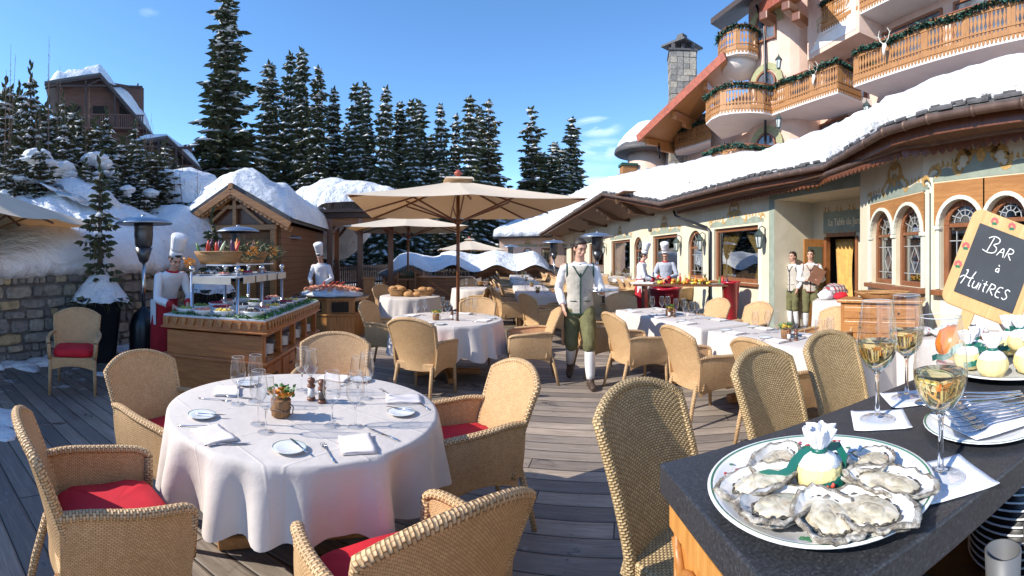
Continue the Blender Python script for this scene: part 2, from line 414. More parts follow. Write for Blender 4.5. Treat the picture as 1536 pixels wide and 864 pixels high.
def m_stone():
 """stone colour picked per stone from the UV"""
 t = NT('rubble_stone'); uv = t.n('UVMap').outputs[0]; sp = t.n('SeparateXYZ'); t.l(uv, sp.inputs[0]); co = t.coord()
 c = t.ramp(sp.outputs[0], [(0.0, (0.20, 0.19, 0.18)), (0.35, (0.30, 0.28, 0.25)), (0.62, (0.39, 0.35, 0.29)), (0.85, (0.44, 0.37, 0.27)), (1.0, (0.52, 0.40, 0.22))])
 n = t.noise(co, 9, 7, 0.65, 0.4); n2 = t.noise(co, 40, 4, 0.6)
 c = t.mix(1.0, c, t.ramp(n, [(0.3, (0.55, 0.55, 0.56)), (0.7, (1.25, 1.22, 1.18))]), 'MULTIPLY')
 t.base(c); t.rough(0.85); b = t.bump(n, 0.9, 0.05); t.bump(n2, 0.5, 0.01, b)
 return t.m
M = {}
M['snow'] = m_snow(); M['dirty_snow'] = m_dirty_snow('bank_snow')
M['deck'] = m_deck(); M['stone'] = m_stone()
M['mortar'] = m_plain('mortar', (0.16, 0.15, 0.14), 0.95, bump=0.5)
STRAW = ((0.52, 0.315, 0.148), (0.75, 0.495, 0.265))
M['cane'] = m_weave('fine_woven_cane', 0.0145, 0.0068, (0.27, 0.14, 0.05), *STRAW, bump=0.7)
M['cane_rim'] = m_weave('braided_cane', 0.030, 0.012, (0.20, 0.10, 0.036), (0.51, 0.32, 0.155), (0.74, 0.505, 0.28))
M['cane_coarse'] = m_weave('coarse_woven_cane', 0.0235, 0.0108, (0.10, 0.062, 0.026), (0.40, 0.275, 0.13), (0.62, 0.45, 0.24), 1.0)
M['cushion'] = m_plain('red_canvas', (0.56, 0.008, 0.022), 0.8, var=0.15, scale=5, bump=0.15, bscale=300)
M['linen'] = m_plain('linen', (0.60, 0.54, 0.50), 0.8, var=0.03, scale=3)
def _crease(m):
 t = m.node_tree; b = t.nodes['Principled BSDF']; L = t.links; co = t.nodes.new('ShaderNodeTexCoord'); sp = t.nodes.new('ShaderNodeSeparateXYZ'); L.new(co.outputs['Object'], sp.inputs[0])
 def mt(op, a, c=None):
  x = t.nodes.new('ShaderNodeMath'); x.operation = op
  for i, v in enumerate((a, c)):
   if v is None: continue
   if isinstance(v, (int, float)): x.inputs[i].default_value = v
   else: L.new(v, x.inputs[i])
  return x.outputs[0]
 hs_ = []
 for k in (0, 1):
  f = mt('ABSOLUTE', mt('SUBTRACT', mt('FRACT', mt('DIVIDE', sp.outputs[k], .37)), .5)); hs_.append(mt('MAXIMUM', mt('SUBTRACT', 1.0, mt('MULTIPLY', f, 45.0)), 0.0))
 n = t.nodes.new('ShaderNodeTexNoise'); n.inputs['Scale'].default_value = 11; n.inputs['Detail'].default_value = 5; L.new(co.outputs['Object'], n.inputs['Vector'])
 n2 = t.nodes.new('ShaderNodeTexNoise'); n2.inputs['Scale'].default_value = 330; L.new(co.outputs['Object'], n2.inputs['Vector'])
 h = mt('ADD', mt('ADD', mt('MULTIPLY', mt('MAXIMUM', hs_[0], hs_[1]), .28), mt('MULTIPLY', n.outputs[0], .9)), mt('MULTIPLY', n2.outputs[0], .06))
 bp = t.nodes.new('ShaderNodeBump'); bp.inputs['Strength'].default_value = .55; bp.inputs['Distance'].default_value = .012; L.new(h, bp.inputs['Height']); L.new(bp.outputs[0], b.inputs['Normal'])
_crease(M['linen'])
M['napkin'] = m_plain('napkin_cloth', (0.80, 0.72, 0.68), 0.85, var=0.04, bump=0.2, bscale=200)
M['paper'] = m_plain('paper_napkin', (0.84, 0.84, 0.88), 0.9, var=0.03, bump=0.3, bscale=260)
M['glass'] = m_thin_glass('clear_glass', (0.975, 0.98, 0.985), 1.5, 0.0, 1.6)
M['steel'] = m_plain('polished_steel', (0.62, 0.62, 0.63), 0.22, 1.0, var=0.05)
M['cutlery'] = m_plain('cutlery_steel', (0.66, 0.66, 0.68), 0.16, 1.0, var=0.06)
M['china'] = m_plain('white_china', (0.80, 0.81, 0.83), 0.12, var=0.01, coat=0.4)
M['dark_metal'] = m_plain('dark_metal', (0.045, 0.048, 0.055), 0.35, 0.8, var=0.1)
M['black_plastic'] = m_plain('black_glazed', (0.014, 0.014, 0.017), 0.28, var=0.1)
M['honey'] = m_wood('honey_pine', (0.26, 0.098, 0.024), (0.56, 0.265, 0.085), 1.0, 0.42, 'Z', coat=0.25)
M['honey_x'] = m_wood('honey_pine_across', (0.27, 0.10, 0.025), (0.57, 0.27, 0.09), 1.0, 0.42, 'X', coat=0.25)
M['walnut'] = m_wood('varnished_brown', (0.085, 0.026, 0.010), (0.23, 0.080, 0.030), 1.0, 0.38, 'Z', coat=0.3)
M['old_wood'] = m_wood('aged_brown_beam', (0.060, 0.028, 0.014), (0.185, 0.092, 0.046), 1.0, 0.7, 'X')
M['cabin_wood'] = m_wood('cabin_log', (0.14, 0.056, 0.021), (0.34, 0.155, 0.062), 1.0, 0.65, 'X', plank=0.16)
M['chalet_wood'] = m_wood('chalet_timber', (0.070, 0.034, 0.026), (0.17, 0.088, 0.066), 0.6, 0.75, 'X')
M['dark_wood'] = m_wood('dark_timber', (0.022, 0.016, 0.016), (0.075, 0.050, 0.046), 0.6, 0.75, 'X')
M['balcony_wood'] = m_wood('balcony_larch', (0.27, 0.115, 0.036), (0.50, 0.25, 0.095), 1.0, 0.55, 'Z')
M['slate'] = m_plain('slate', (0.075, 0.070, 0.070), 0.6, var=0.4, scale=9, bump=0.7, bscale=20)
M['copper'] = m_plain('brown_copper_gutter', (0.135, 0.085, 0.065), 0.5, 0.35, var=0.3)
M['red_tile'] = m_plain('red_rake_board', (0.32, 0.085, 0.048), 0.6, var=0.25, bump=0.3)
M['canvas'] = m_plain('cream_canvas', (0.84, 0.75, 0.60), 0.85, var=0.03)
_t = M['canvas'].node_tree; _tr = _t.nodes.new('ShaderNodeBsdfTranslucent'); _tr.inputs[0].default_value = (0.80, 0.56, 0.32, 1); _mx = _t.nodes.new('ShaderNodeMixShader'); _mx.inputs[0].default_value = 0.34
_t.links.new(_t.nodes['Principled BSDF'].outputs[0], _mx.inputs[1]); _t.links.new(_tr.outputs[0], _mx.inputs[2]); _t.links.new(_mx.outputs[0], _t.nodes['Material Output'].inputs[0])
# ================================================================== SETTING
rnd = random.Random(7)
def nz(x, y, z=0, s=1.0): return noise.noise(Vector((x*s, y*s, z*s)))
def fbm(x, y, z=0.0, s=1.0, o=4):
 a = 0; k = 1; t = 0
 for i in range(o):
  a += k*noise.noise(Vector((x*s+i*7.1, y*s+3.3*i, z*s))); t += k; k *= 0.5; s *= 2.1
 return a/t
# ---- snow covered ground to the horizon, with the hills behind the wood
def hgt(x, y):
 d = math.hypot(x, y); az = math.degrees(math.atan2(x, y))
 h = -0.35
 if d > 30: h -= (min(d, 60)-30)*0.03
 if x < -13.4: h += min(9.0, (-13.4-x)*0.24)*(1 if y > -40 else 0.5)
 if d > 160:
  k = min(1, (d-160)/340)
  ridge = 46+34*fbm(x, y, 0, 0.004)+14*fbm(x, y, 5, 0.02)
  if abs(az) > 100: ridge *= 0.5
  h += k*max(0, ridge)*(1.0+0.45*math.exp(-((az-3)/9)**2)-0.55*math.exp(-((az-9.5)/4)**2))
 return h
m = MB(); rows = []
rs = [0.5, 4, 9, 15, 22, 30, 40, 52, 66, 84, 110, 140, 165, 190, 220, 250, 280, 315, 350, 390, 430, 470, 510, 600, 800, 1200, 2200]
for r in rs:
 rows.append([Vector((r*math.sin(2*PI*i/180), r*math.cos(2*PI*i/180), hgt(r*math.sin(2*PI*i/180), r*math.cos(2*PI*i/180)) if r < 700 else (hgt(510*math.sin(2*PI*i/180), 510*math.cos(2*PI*i/180))*max(0.0, 1-(r-510)/1500)))) for i in range(180)])
m.grid(rows, closed_u=True)
g = m.build('snow_ground', M['snow']); props(g, kind='structure')
# ---- the deck
m = MB(); DK = [(-6.75, -6), (-6.35, 2.5), (-6.25, 6.2), (-7.2, 9.0), (-8.6, 13), (-10.5, 22), (-9, 33), (-2, 38.5), (4.3, 38.5), (5.2, 10), (8.2, 9.6), (8.2, 5), (7.0, -6)]
m.prism(DK, -0.30, 0.0)
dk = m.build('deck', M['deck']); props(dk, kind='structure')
# ---- dry stone wall, every stone modelled
def stone_run(mb, pts, z0, ztop, depth, rr):
 for (a, b) in zip(pts[:-1], pts[1:]):
  a = Vector(a); b = Vector(b); L = (b-a).length; u = (b-a)/L; n = Vector((u.y, -u.x, 0))
  z = z0
  while z < ztop:
   h = rr.uniform(0.09, 0.25); h = min(h, ztop-z+0.03); x = -rr.uniform(0, 0.2)
   while x < L:
    wd = rr.uniform(0.14, 0.52) if rr.random() < 0.8 else rr.uniform(0.1, 0.2)
    big = h
    c = a+u*(x+wd/2)+Vector((0, 0, z+big/2)); ins = rr.uniform(0.0, 0.06)
    j = lambda s: rr.uniform(-s, s)
    g_ = 0.010
    front = []
    for (sx, sz) in ((-1, -1), (0, -1), (1, -1), (1, 0), (1, 1), (0, 1), (-1, 1), (-1, 0)):
     k = 0.86 if sx and sz else 1.0
     front.append((sx*(wd/2-g_)*k+j(0.012), sz*(big/2-g_)*k+j(0.012)))
    col = rr.random(); uvv = (col, rr.random())
    V = []
    for (fx, fz) in front: V.append(c+u*fx+Vector((0, 0, fz))-n*0.02)
    for (fx, fz) in front: V.append(c+u*fx+Vector((0, 0, fz))+n*(depth*0.3+0.015-ins))
    for (fx, fz) in front: V.append(c+u*fx*0.86+Vector((0, 0, fz*0.84))+n*(depth*0.3+0.045-ins+j(0.008)))
    F = []
    for k in range(8):
     k2 = (k+1) % 8
     F += [(k, k2, 8+k2, 8+k), (8+k, 8+k2, 16+k2, 16+k)]
    F.append(tuple(range(16, 24)))
    mb.add(V, F, [tuple([uvv]*len(f)) for f in F], False)
    x += wd
   z += h
wl = thing('stone_wall', 'grey and tan rubble stone wall under the long snow bank', 'wall')
WP = [(-6.6, -2.0, 0), (-6.3, 3.0, 0), (-6.28, 6.2, 0), (-7.7, 9.3, 0), (-9.2, 11.5, 0)]
m = MB(); stone_run(m, WP, 0.0, 1.44, 0.2, random.Random(3)); m.build('stones', M['stone'], wl)
m = MB()
for (a, b) in zip(WP[:-1], WP[1:]):
 a = Vector(a); b = Vector(b); u = (b-a).normalized(); n = Vector((u.y, -u.x, 0)); c = (a+b)/2-n*0.2
 m.box(c+Vector((0, 0, 0.70)), ((b-a).length, 0.44, 1.40), rz=math.atan2(u.y, u.x))
m.build('mortar', M['mortar'], wl)
# ---- the snow bank behind and on top of the wall
def bank_pt(s, q):
 """s along the wall, q 0..1 from the front lip backwards"""
 k = min(len(WP)-2, int(s)); f = s-k
 a = Vector(WP[k]); b = Vector(WP[k+1]); p = a.lerp(b, f); u = (b-a).normalized(); n = Vector((u.y, -u.x, 0))
 back = q*6.5
 crest = 1.45+1.45*min(1, max(0.1, (p.y-1.0)/5.0))
 if s > 2.3: crest += 0.2
 z = 1.42+(crest-1.42)*(1-(1-min(1, q/0.45))**2.2)+q*0.5
 if q > 0.60: z -= (q-0.60)**1.5*14
 d = 0.42*fbm(p.x*1.0, p.y, back, 0.55, 5)+0.10*fbm(p.x, p.y*3, back*3, 1.7, 3)
 w_ = min(1, q*5)
 over = 0.24+0.22*fbm(p.y, 1.0, 0, 1.3, 4)
 pt = p+n*(over*(1-w_)-back*w_*1.0)
 pt.z = z+d*w_+(0.10*fbm(p.y, 9, 0, 2.2, 3) if q < .12 else 0)
 return pt
m = MB(); rows = []; nq = 34; ns = 170
lip = []
for i in range(ns+1):
 s_ = 4*i/ns; a = bank_pt(s_, 0.0); hg = 0.10+0.20*max(0, fbm(s_*3.1, 3, 0, 1.9, 4)+0.15)
 lip.append(a+Vector((-0.10, 0, -hg)))
rows.append([l+Vector((-0.25, 0, 0.0)) for l in lip]); rows.append(lip)
for j in range(nq+1):
 q = (j/nq)**1.3
 rows.append([bank_pt(4*i/ns, q) for i in range(ns+1)])
m.grid(rows); b_ = m.build('snow_bank', M['dirty_snow']); props(b_, 'long dirty-streaked snow bank piled on top of the stone wall', 'snow bank', kind='stuff')
m = MB()
for i in range(70):
 t_ = rnd.uniform(0, 1); k = rnd.choice([0, 1, 1, 1, 2]); a = Vector(WP[k]).lerp(Vector(WP[k+1]), t_)
 p = a+Vector((rnd.uniform(0.12, 0.5)**1.0, rnd.uniform(-.1, .1), 0.0))
 m.ball(p, (rnd.uniform(.06, .32), rnd.uniform(.06, .3), rnd.uniform(.015, .06)), 2, lambda c: 1+0.3*nz(c.x*3+i, c.y*3))
for (px, py, s_) in ((14, 628, .30), (150, 562, .10), (0, 650, .2), (220, 530, .2), (262, 515, .25)):
 m.ball(G(px, py), (s_, s_*.7, .035), 3, lambda c: 1+0.25*nz(c.x*3+px, c.y*3))
for (px, py, s_) in ((572, 445, 1.2), (560, 428, 1.6), (585, 420, 2.0), (566, 470, .7)):
 m.ball(G(px, py), (s_, s_*.6, .22), 3, lambda c: 1+0.25*nz(c.x*3+px, c.y*3))
sc_ = m.build('snow_patches', M['snow']); props(sc_, 'scraps of old snow left on the planks and along the foot of the wall', 'snow', kind='stuff')
# ================================================================== CONIFERS
def m_needle(name, lo, hi):
 t = NT(name); co = t.coord(); n = t.noise(co, 2.2, 5, 0.7); n2 = t.noise(co, 14, 3)
 t.base(t.ramp(t.math('ADD', t.math('MULTIPLY', n, 0.6), t.math('MULTIPLY', n2, 0.4)), [(0.3, lo), (0.7, hi)])); t.rough(0.75)
 t.b.inputs['Specular IOR Level'].default_value = 0.2
 return t.m
M['needle'] = m_needle('spruce_needles', (0.052, 0.072, 0.044), (0.165, 0.175, 0.098))
M['needle2'] = m_needle('pine_needles', (0.045, 0.06, 0.032), (0.165, 0.160, 0.085))
M['bark'] = m_plain('bark', (0.10, 0.07, 0.05), 0.9, var=0.4, scale=8, bump=0.8, bscale=30)
M['twig'] = m_plain('twig', (0.20, 0.13, 0.09), 0.9, var=0.3)
def spruce_mesh(H, RB, seed, levels=34, per=9, tufts=7, snow=0.5, droop=0.35, bare=0.05, dens=1.0, lean=0.0, size=1.0):
 """crown (needle clusters on drooping limbs) + trunk with limbs + snow lying on the boughs"""
 r = random.Random(seed); c = MB(); t = MB(); s = MB()
 t.tube([(0, 0, 0), (lean*.3, 0, H*.5), (lean, 0, H)], [RB*.075+.04, RB*.045+.02, 0.015], 7)
 def spike(mb, p, d, L, w_):
  """a leafy twig: three narrow crossed blades"""
  d = d.normalized(); a = d.cross(Vector((0, 0, 1)))
  if a.length < .1: a = Vector((1, 0, 0))
  a.normalize(); b = a.cross(d)
  for ang in (0.15, 1.25, 2.2):
   n_ = a*math.cos(ang)+b*math.sin(ang)
   mb.add([p-n_*w_*.35, p+d*L*.45-n_*w_*.6, p+d*L, p+d*L*.45+n_*w_*.6, p+n_*w_*.35], [(0, 1, 2, 3, 4)], None, False)
 sectors = [r.uniform(0.75, 1.2) for _ in range(8)]
 for k in range(levels):
  f = (k+r.uniform(-.3, .3))/levels; f = min(.985, max(0, f)); z = H*(bare+(1-bare)*f)
  rad = RB*(1-f)**0.85*r.uniform(0.50, 1.30)*(0.75+0.25*min(1, f*6))
  n = max(3, int(per*(0.45+0.75*(1-f))*dens)); a0 = r.uniform(0, 6.3)
  for i in range(n):
   an = a0+2*PI*i/n+r.uniform(-.35, .35); L = rad*r.uniform(0.6, 1.12)*sectors[int(an*8/(2*PI)) % 8]
   if r.random() < 0.15: continue
   up = 0.35*f-0.12*(1-f); dz = droop*L*(1.0-0.75*f)
   o = Vector((lean*z/H, 0, z)); dirv = Vector((math.cos(an), math.sin(an), 0))
   def P(q): return o+dirv*(L*q)+Vector((0, 0, up*L*q-dz*q*q+0.10*L*max(0, q-.75)*2))
   t.tube([P(0), P(.5), P(.95)], [.018*size*(1+L*.35), .012*size*(1+L*.3), .005], 3, cap=False)
   nt_ = max(2, int(tufts*(0.35+0.65*L/RB)))
   for j in range(nt_):
    q = 0.16+0.84*(j+r.uniform(0, .8))/nt_; q = min(1, q); p = P(q)
    for sgn in (-1, 1):
     sd = Vector((-dirv.y, dirv.x, 0))*sgn
     tl = (0.20+0.30*(1-q)*min(1.5, L))*r.uniform(.7, 1.25)*size
     d = (dirv*r.uniform(.3, .9)+sd*r.uniform(.5, 1.1)+Vector((0, 0, r.uniform(-.75, -.05)))).normalized()
     spike(c, p+Vector((0, 0, r.uniform(-.03, .03))), d, tl*1.08, tl*.33)
     if r.random() < .65: spike(c, p+d*tl*.3, (d*.4+Vector((0, 0, -1))*.9+dirv*.3), tl*.75, tl*.33)
    if r.random() < snow*(0.65+.5*q):
     sl = (0.10+0.30*r.random()**1.5)*size; sw = sl*r.uniform(.35, .75)
     x = dirv; y = Vector((-dirv.y, dirv.x, 0)); b = p+Vector((0, 0, .035*size))
     x2 = (x+Vector((0, 0, -.35))).normalized()
     hh = sl*.35
     V = [b-x2*sl, b-y*sw-Vector((0, 0, .02)), b+x2*sl, b+y*sw-Vector((0, 0, .02)), b+Vector((r.uniform(-.03, .03), 0, hh))]
     s.add(V, [(0, 1, 4), (1, 2, 4), (2, 3, 4), (3, 0, 4), (3, 2, 1, 0)], None, True)
   spike(c, P(.9), dirv+Vector((0, 0, -.15)), .34*size, .15*size)
 for k in range(5):
  spike(c, Vector((lean, 0, H-.5*size+.12*k)), Vector((math.cos(k*2.4)*.5, math.sin(k*2.4)*.5, 1)), .4*size, .14*size)
 return c, t, s
def spruce(name, label, loc, H, RB, seed, group=None, mat='needle', **kw):
 c, t, s = spruce_mesh(H, RB, seed, **kw)
 o = thing(name, label, 'tree', loc, r_.uniform(0, 360), group)
 t.build('trunk', M['bark'], o, recalc=False); c.build('crown', M[mat], o, recalc=False); s.build('snow', M['snow'], o, recalc=False)
 return o
r_ = random.Random(5)
far = [
 (340, -8, 40, 52, 0, 'tallest spruce, tip cut off by the picture, alone beside the dark chalets'),
 (404, 94, 47, 30, 1, 'dense narrow spruce just right of the tallest tree'),
 (436, 80, 50, 26, 2, 'spruce with the left one of two close tips above the snow-capped cabin'),
 (453, 73, 46, 27, 3, 'spruce with the higher right one of two close tips above the snow-capped cabin'),
 (476, 99, 43, 30, 0, 'thick spruce third in the dense clump right of the twin tips'),
 (500, 134, 50, 24, 1, 'shorter spruce closing the right side of the dense clump'),
 (533, 129, 47, 27, 2, 'pointed spruce after the first notch of sky in the tree line'),
 (553, 127, 52, 22, 3, 'slim spruce hidden halfway behind its neighbours over the pavilion'),
 (571, 131, 45, 28, 1, 'broad spruce above the left corner of the big parasol'),
 (597, 156, 50, 24, 0, 'lower spruce left of the flat-topped pair'),
 (617, 148, 46, 24, 2, 'left tree of the flat-topped pair above the big parasol'),
 (634, 150, 48, 26, 3, 'right tree of the flat-topped pair above the big parasol'),
 (666, 154, 47, 22, 1, 'thin spruce with ragged boughs left of the parasol tip'),
 (680, 172, 52, 20, 0, 'short spruce close right of the ragged thin one'),
 (702, 148, 46, 26, 2, 'bushy spruce straight above the red parasol tip'),
 (714, 158, 51, 20, 3, 'spruce tucked behind the bushy one above the parasol tip'),
 (733, 151, 48, 30, 4, 'open spruce whose bare trunk shows, right of the parasol tip'),
 (805, 162, 50, 34, 4, 'wide loose spruce standing apart with a forked trunk'),
 (838, 214, 56, 24, 1, 'lowest dark spruce between the two that stand apart'),
 (855, 178, 52, 24, 0, 'last tall spruce, nearest to the restaurant roof'),
 (520, 190, 60, 30, 3, 'half hidden spruce behind the first sky notch'),
 (648, 205, 60, 26, 2, 'half hidden spruce behind the gap left of the thin tree'),
]
srcs = []
for k, kw in enumerate([dict(levels=40, per=10, snow=.8, droop=.42), dict(levels=40, per=11, snow=.85, droop=.3), dict(levels=38, per=11, snow=.9, droop=.36), dict(levels=40, per=10, snow=.85, droop=.25), dict(levels=30, per=7, snow=.75, droop=.3, bare=.18)]):
 srcs.append((k, kw))
made = {}
for i, (px, py, d, hw, k, lb) in enumerate(far):
 base = D(px, d); gz = hgt(base.x, base.y)-.1; H = ZZ(py, d)-gz; RB = hw*d/FP*1.8
 base.z = gz
 if k not in made:
  o = spruce('spruce_tree', lb, base, 18.0, 2.6, 11+k, None, 'needle' if k != 4 else 'needle2', size=1.5, **srcs[k][1])
  o.scale = (RB/2.6, RB/2.6, H/18.0); made[k] = o
 else:
  o = dup(made[k], base, r_.uniform(0, 360), lb, scale=(RB/2.6*r_.uniform(.85, 1.2), RB/2.6*r_.uniform(.85, 1.2), H/18.0)); o.rotation_euler.x = r_.uniform(-.03, .03); o.rotation_euler.y = r_.uniform(-.03, .03)
 o['group'] = 'tall spruces behind the terrace'
for i in range(26):
 px = 395+i*19+r_.uniform(-6, 6)
 if 745 < px < 785: continue
 d = r_.uniform(38, 62); py = r_.uniform(235, 290); base = D(px, d); gz = hgt(base.x, base.y)-.1; H = ZZ(py, d)-gz; base.z = gz
 o = dup(made[r_.choice([0, 1, 2, 3])], base, r_.uniform(0, 360), 'low snow-dusted spruce filling in under the tall ones behind the terrace', scale=(H/9, H/9, H/16.0), group='young spruces under the tall ones')
# ---- near young conifers, twigs and snow pillows on the slope at the left
near = [(8, 150, 13, 1.7, 'young spruce at the picture edge with a long bare leader'), (30, 140, 15, 1.6, 'thin young spruce second from the picture edge'), (46, 108, 13.5, 1.3, 'tallest young spruce on the slope near the picture edge'),
  (72, 160, 14, 1.7, 'snow-hung young spruce in front of the big chalet'), (96, 185, 12.5, 1.6, 'squat spruce loaded with snow pillows under the big chalet'), (118, 178, 15, 1.4, 'slender spruce before the chalet gable'),
  (140, 190, 13, 1.6, 'broad spruce with white boughs under the chalet balcony'), (160, 175, 16, 1.3, 'pale tipped spruce under the chalet eave'), (182, 215, 14, 1.5, 'low spruce between the two chalets'),
  (205, 222, 15, 1.3, 'small spruce in front of the lower chalet'), (228, 240, 16, 1.4, 'frosted little spruce under the lower chalet'), (250, 248, 18, 1.4, 'rounded small spruce left of the cabin snow'),
  (60, 225, 10.5, 1.3, 'dark low spruce rising over the snow bank'), (128, 248, 11, 1.2, 'dark bushy spruce leaning over the snow bank'), (20, 215, 10.5, 1.3, 'dense dark spruce above the small parasol'), (175, 258, 12, 1.1, 'little dark spruce above the patio heater'), (215, 268, 13, 1.1, 'lowest little spruce beside the cabin')]
nm = {}
for i, (px, py, d, rb, lb) in enumerate(near):
 base = D(px, d); base.z = 1.4; H = ZZ(py, d)-base.z; k = i % 4
 if k not in nm:
  o = spruce('young_spruce', lb, base, 5.0, 1.5, 40+k, None, 'needle' if k % 2 else 'needle2', levels=26, per=9, tufts=8, snow=.8, droop=.25, bare=.0, size=.62); nm[k] = o
  o.scale = (rb/1.5, rb/1.5, H/5.0)
 else: o = dup(nm[k], base, r_.uniform(0, 360), lb, scale=(rb/1.5, rb/1.5, H/5.0))
 o['group'] = 'young conifers on the slope above the snow bank'
for i in range(22):
 px = 4+i*13+r_.uniform(-5, 5); d = r_.uniform(14, 22); py = 120+px*.42+r_.uniform(-15, 45); base = D(px, d); base.z = 1.6; H = ZZ(py, d)-1.6
 o = dup(nm[i % 4], base, r_.uniform(0, 360), 'young spruce among the tangle of conifers on the left slope', scale=(1.1+.02*d, 1.1+.02*d, H/5.0), group='tangle of conifers on the left slope')
def twig_shrub(loc, h, n, seed, label):
 r = random.Random(seed); o = thing('bare_shrub', label, 'shrub', loc, 0, 'bare shoots among the young conifers'); m = MB()
 for i in range(n):
  a = r.uniform(0, 6.3); b = Vector((math.cos(a), math.sin(a), 0))*r.uniform(.02, .3); L = h*r.uniform(.6, 1)
  tip = b+Vector((r.uniform(-.25, .25), r.uniform(-.2, .2), L)); mid = (b+tip)/2+Vector((r.uniform(-.1, .1), 0, 0))
  m.tube([b, mid, tip], [.02, .014, .004], 4, cap=False)
  for k in range(int(9*L)):
   f = r.uniform(.25, .98); p = b.lerp(tip, f); d = Vector((r.uniform(-1, 1), r.uniform(-1, 1), r.uniform(.4, 1.2))).normalized()*r.uniform(.1, .3)*(1.1-f)
   m.tube([p, p+d], [.008, .003], 3, cap=False)
 m.build('stems', M['twig'], o, recalc=False)
for k, (px, py, d, n, lb) in enumerate([(10, 18, 12.5, 3, 'thin dark shoots rising at the picture edge above the small parasol'), (66, 48, 13, 5, 'forked bare shoots standing against the sky left of the big chalet'), (92, 90, 13, 4, 'thin shoots crossing the end of the chalet roof snow'), (135, 115, 13, 5, 'brown shoots in front of the chalet gable'), (200, 165, 15, 6, 'reddish shoots between the two chalets'), (226, 170, 15, 6, 'tall reddish shoots before the lower chalet'), (255, 195, 15, 7, 'rust coloured shoots before the lower chalet balcony'), (280, 240, 14, 6, 'short brown shoots beside the cabin snow')]):
 b = D(px, d); b.z = 1.8; twig_shrub(b, ZZ(py, d)-1.8, n, 90+k, lb)
m = MB()
for (px, py, d, s_) in [(55, 238, 11.2, .42), (70, 248, 11, .30), (95, 252, 11.6, .30), (103, 262, 11.6, .22), (142, 238, 12, .36), (155, 246, 12, .26), (120, 282, 11.3, .22), (190, 285, 12, .24), (170, 262, 12.4, .2), (135, 270, 11.5, .2), (30, 270, 10.6, .25), (225, 290, 13, .25), (250, 262, 15, .35), (12, 290, 10.4, .2)]:
 m.ball(PD(px, py, d), (s_*1.0, s_*.9, s_*.50), 4, lambda c: 1+0.42*fbm(c.x*1.7+px, c.y*1.7, c.z*1.7, 1, 4))
 for q in range(3):
  p = PD(px+r_.uniform(-12, 12), py+r_.uniform(-6, 16), d); m.ball(p, (s_*.5, s_*.4, s_*.2), 3, lambda c: 1+0.45*fbm(c.x*2+px, c.y*2, c.z*2, 1, 3))
sp_ = m.build('snow_pillows', M['snow']); props(sp_, 'round pillows of snow caught in the young conifers', 'snow', kind='stuff')
# ---- conifers outside the picture at the left: they throw the dappled shade over that side of the deck
for k, (x, y, h, wd) in enumerate([(-17.0, -10.5, 10.6, 1.5), (-18.2, -8.2, 11.3, 1.6), (-16.8, -6.4, 10.5, 1.4), (-18.4, -4.4, 11.4, 1.6), (-17.0, -2.6, 10.4, 1.4), (-18.2, -.8, 11.2, 1.5), (-17.4, 1.0, 9.0, 1.1)]):
 o = dup(made[k % 4], (x, y, 0.6), 60*k, 'spruce out on the slope beyond the stone wall, left of the view', scale=(wd, wd, (h-.6)/18.0)); o['group'] = 'spruces outside the view'
# ================================================================== BUILDINGS
def m_plaster(name, lo, hi):
 t = NT(name); co = t.coord(); n = t.noise(co, 1.3, 6, 0.65, 0.4); n2 = t.noise(co, 55, 4)
 t.base(t.ramp(n, [(0.3, lo), (0.68, hi)])); t.rough(0.9); b = t.bump(n2, 0.25, 0.01); t.bump(n, 0.2, 0.03, b); return t.m
M['cream_wall'] = m_plaster('cream_plaster', (0.58, 0.51, 0.36), (0.72, 0.645, 0.485))
M['pink_wall'] = m_plaster('pink_plaster', (0.60, 0.41, 0.32), (0.72, 0.53, 0.43))
M['soffit_white'] = m_plaster('pale_soffit', (0.70, 0.63, 0.58), (0.78, 0.72, 0.67))
M['sage'] = m_plain('sage_green_paint', (0.27, 0.31, 0.25), 0.8, var=0.14, scale=5)
M['ochre'] = m_plain('ochre_paint', (0.52, 0.31, 0.10), 0.8, var=0.30, scale=22)
M['ochre_dark'] = m_plain('umber_paint', (0.24, 0.12, 0.04), 0.8, var=0.3, scale=18)
M['pale_paint'] = m_plain('pale_painted_moulding', (0.66, 0.66, 0.55), 0.7, var=0.06)
M['window_frame'] = m_wood('mahogany_frame', (0.15, 0.052, 0.020), (0.33, 0.13, 0.055), 1.0, 0.4, 'Z', coat=0.3)
M['orange_panel'] = m_wood('orange_pine_panel', (0.27, 0.11, 0.032), (0.50, 0.245, 0.085), 1.0, 0.5, 'X')
M['pane'] = m_thin_glass('window_pane', (0.78, 0.82, 0.84), 1.5, 0.015, 3.2)
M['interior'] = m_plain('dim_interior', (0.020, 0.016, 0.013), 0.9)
M['curtain'] = m_plain('gold_curtain', (0.60, 0.34, 0.08), 0.7, var=0.2, scale=9, sheen=0.3)
M['lead'] = m_plain('window_leading', (0.55, 0.56, 0.55), 0.4, 0.4)
M['lamp_green'] = m_plain('patina_lantern', (0.075, 0.105, 0.095), 0.45, 0.5)
M['lamp_glass'] = m_plain('milky_lantern_glass', (0.62, 0.66, 0.64), 0.2)
M['garland'] = m_plain('fir_garland', (0.022, 0.085, 0.060), 0.7, var=0.5, scale=20)
M['bone'] = m_plain('bleached_bone', (0.72, 0.66, 0.56), 0.6)
M['lettering'] = m_plain('pale_lettering', (0.74, 0.66, 0.46), 0.7, var=0.1)
def frame_thing(name, label, cat, origin, azx, group=None):
 """local +X runs along azimuth azx, local +Y goes into the wall"""
 o = bpy.data.objects.new(name, None); COL.objects.link(o); o.location = origin
 o.rotation_euler = (0, 0, R(90-azx)); return props(o, label, cat, group)
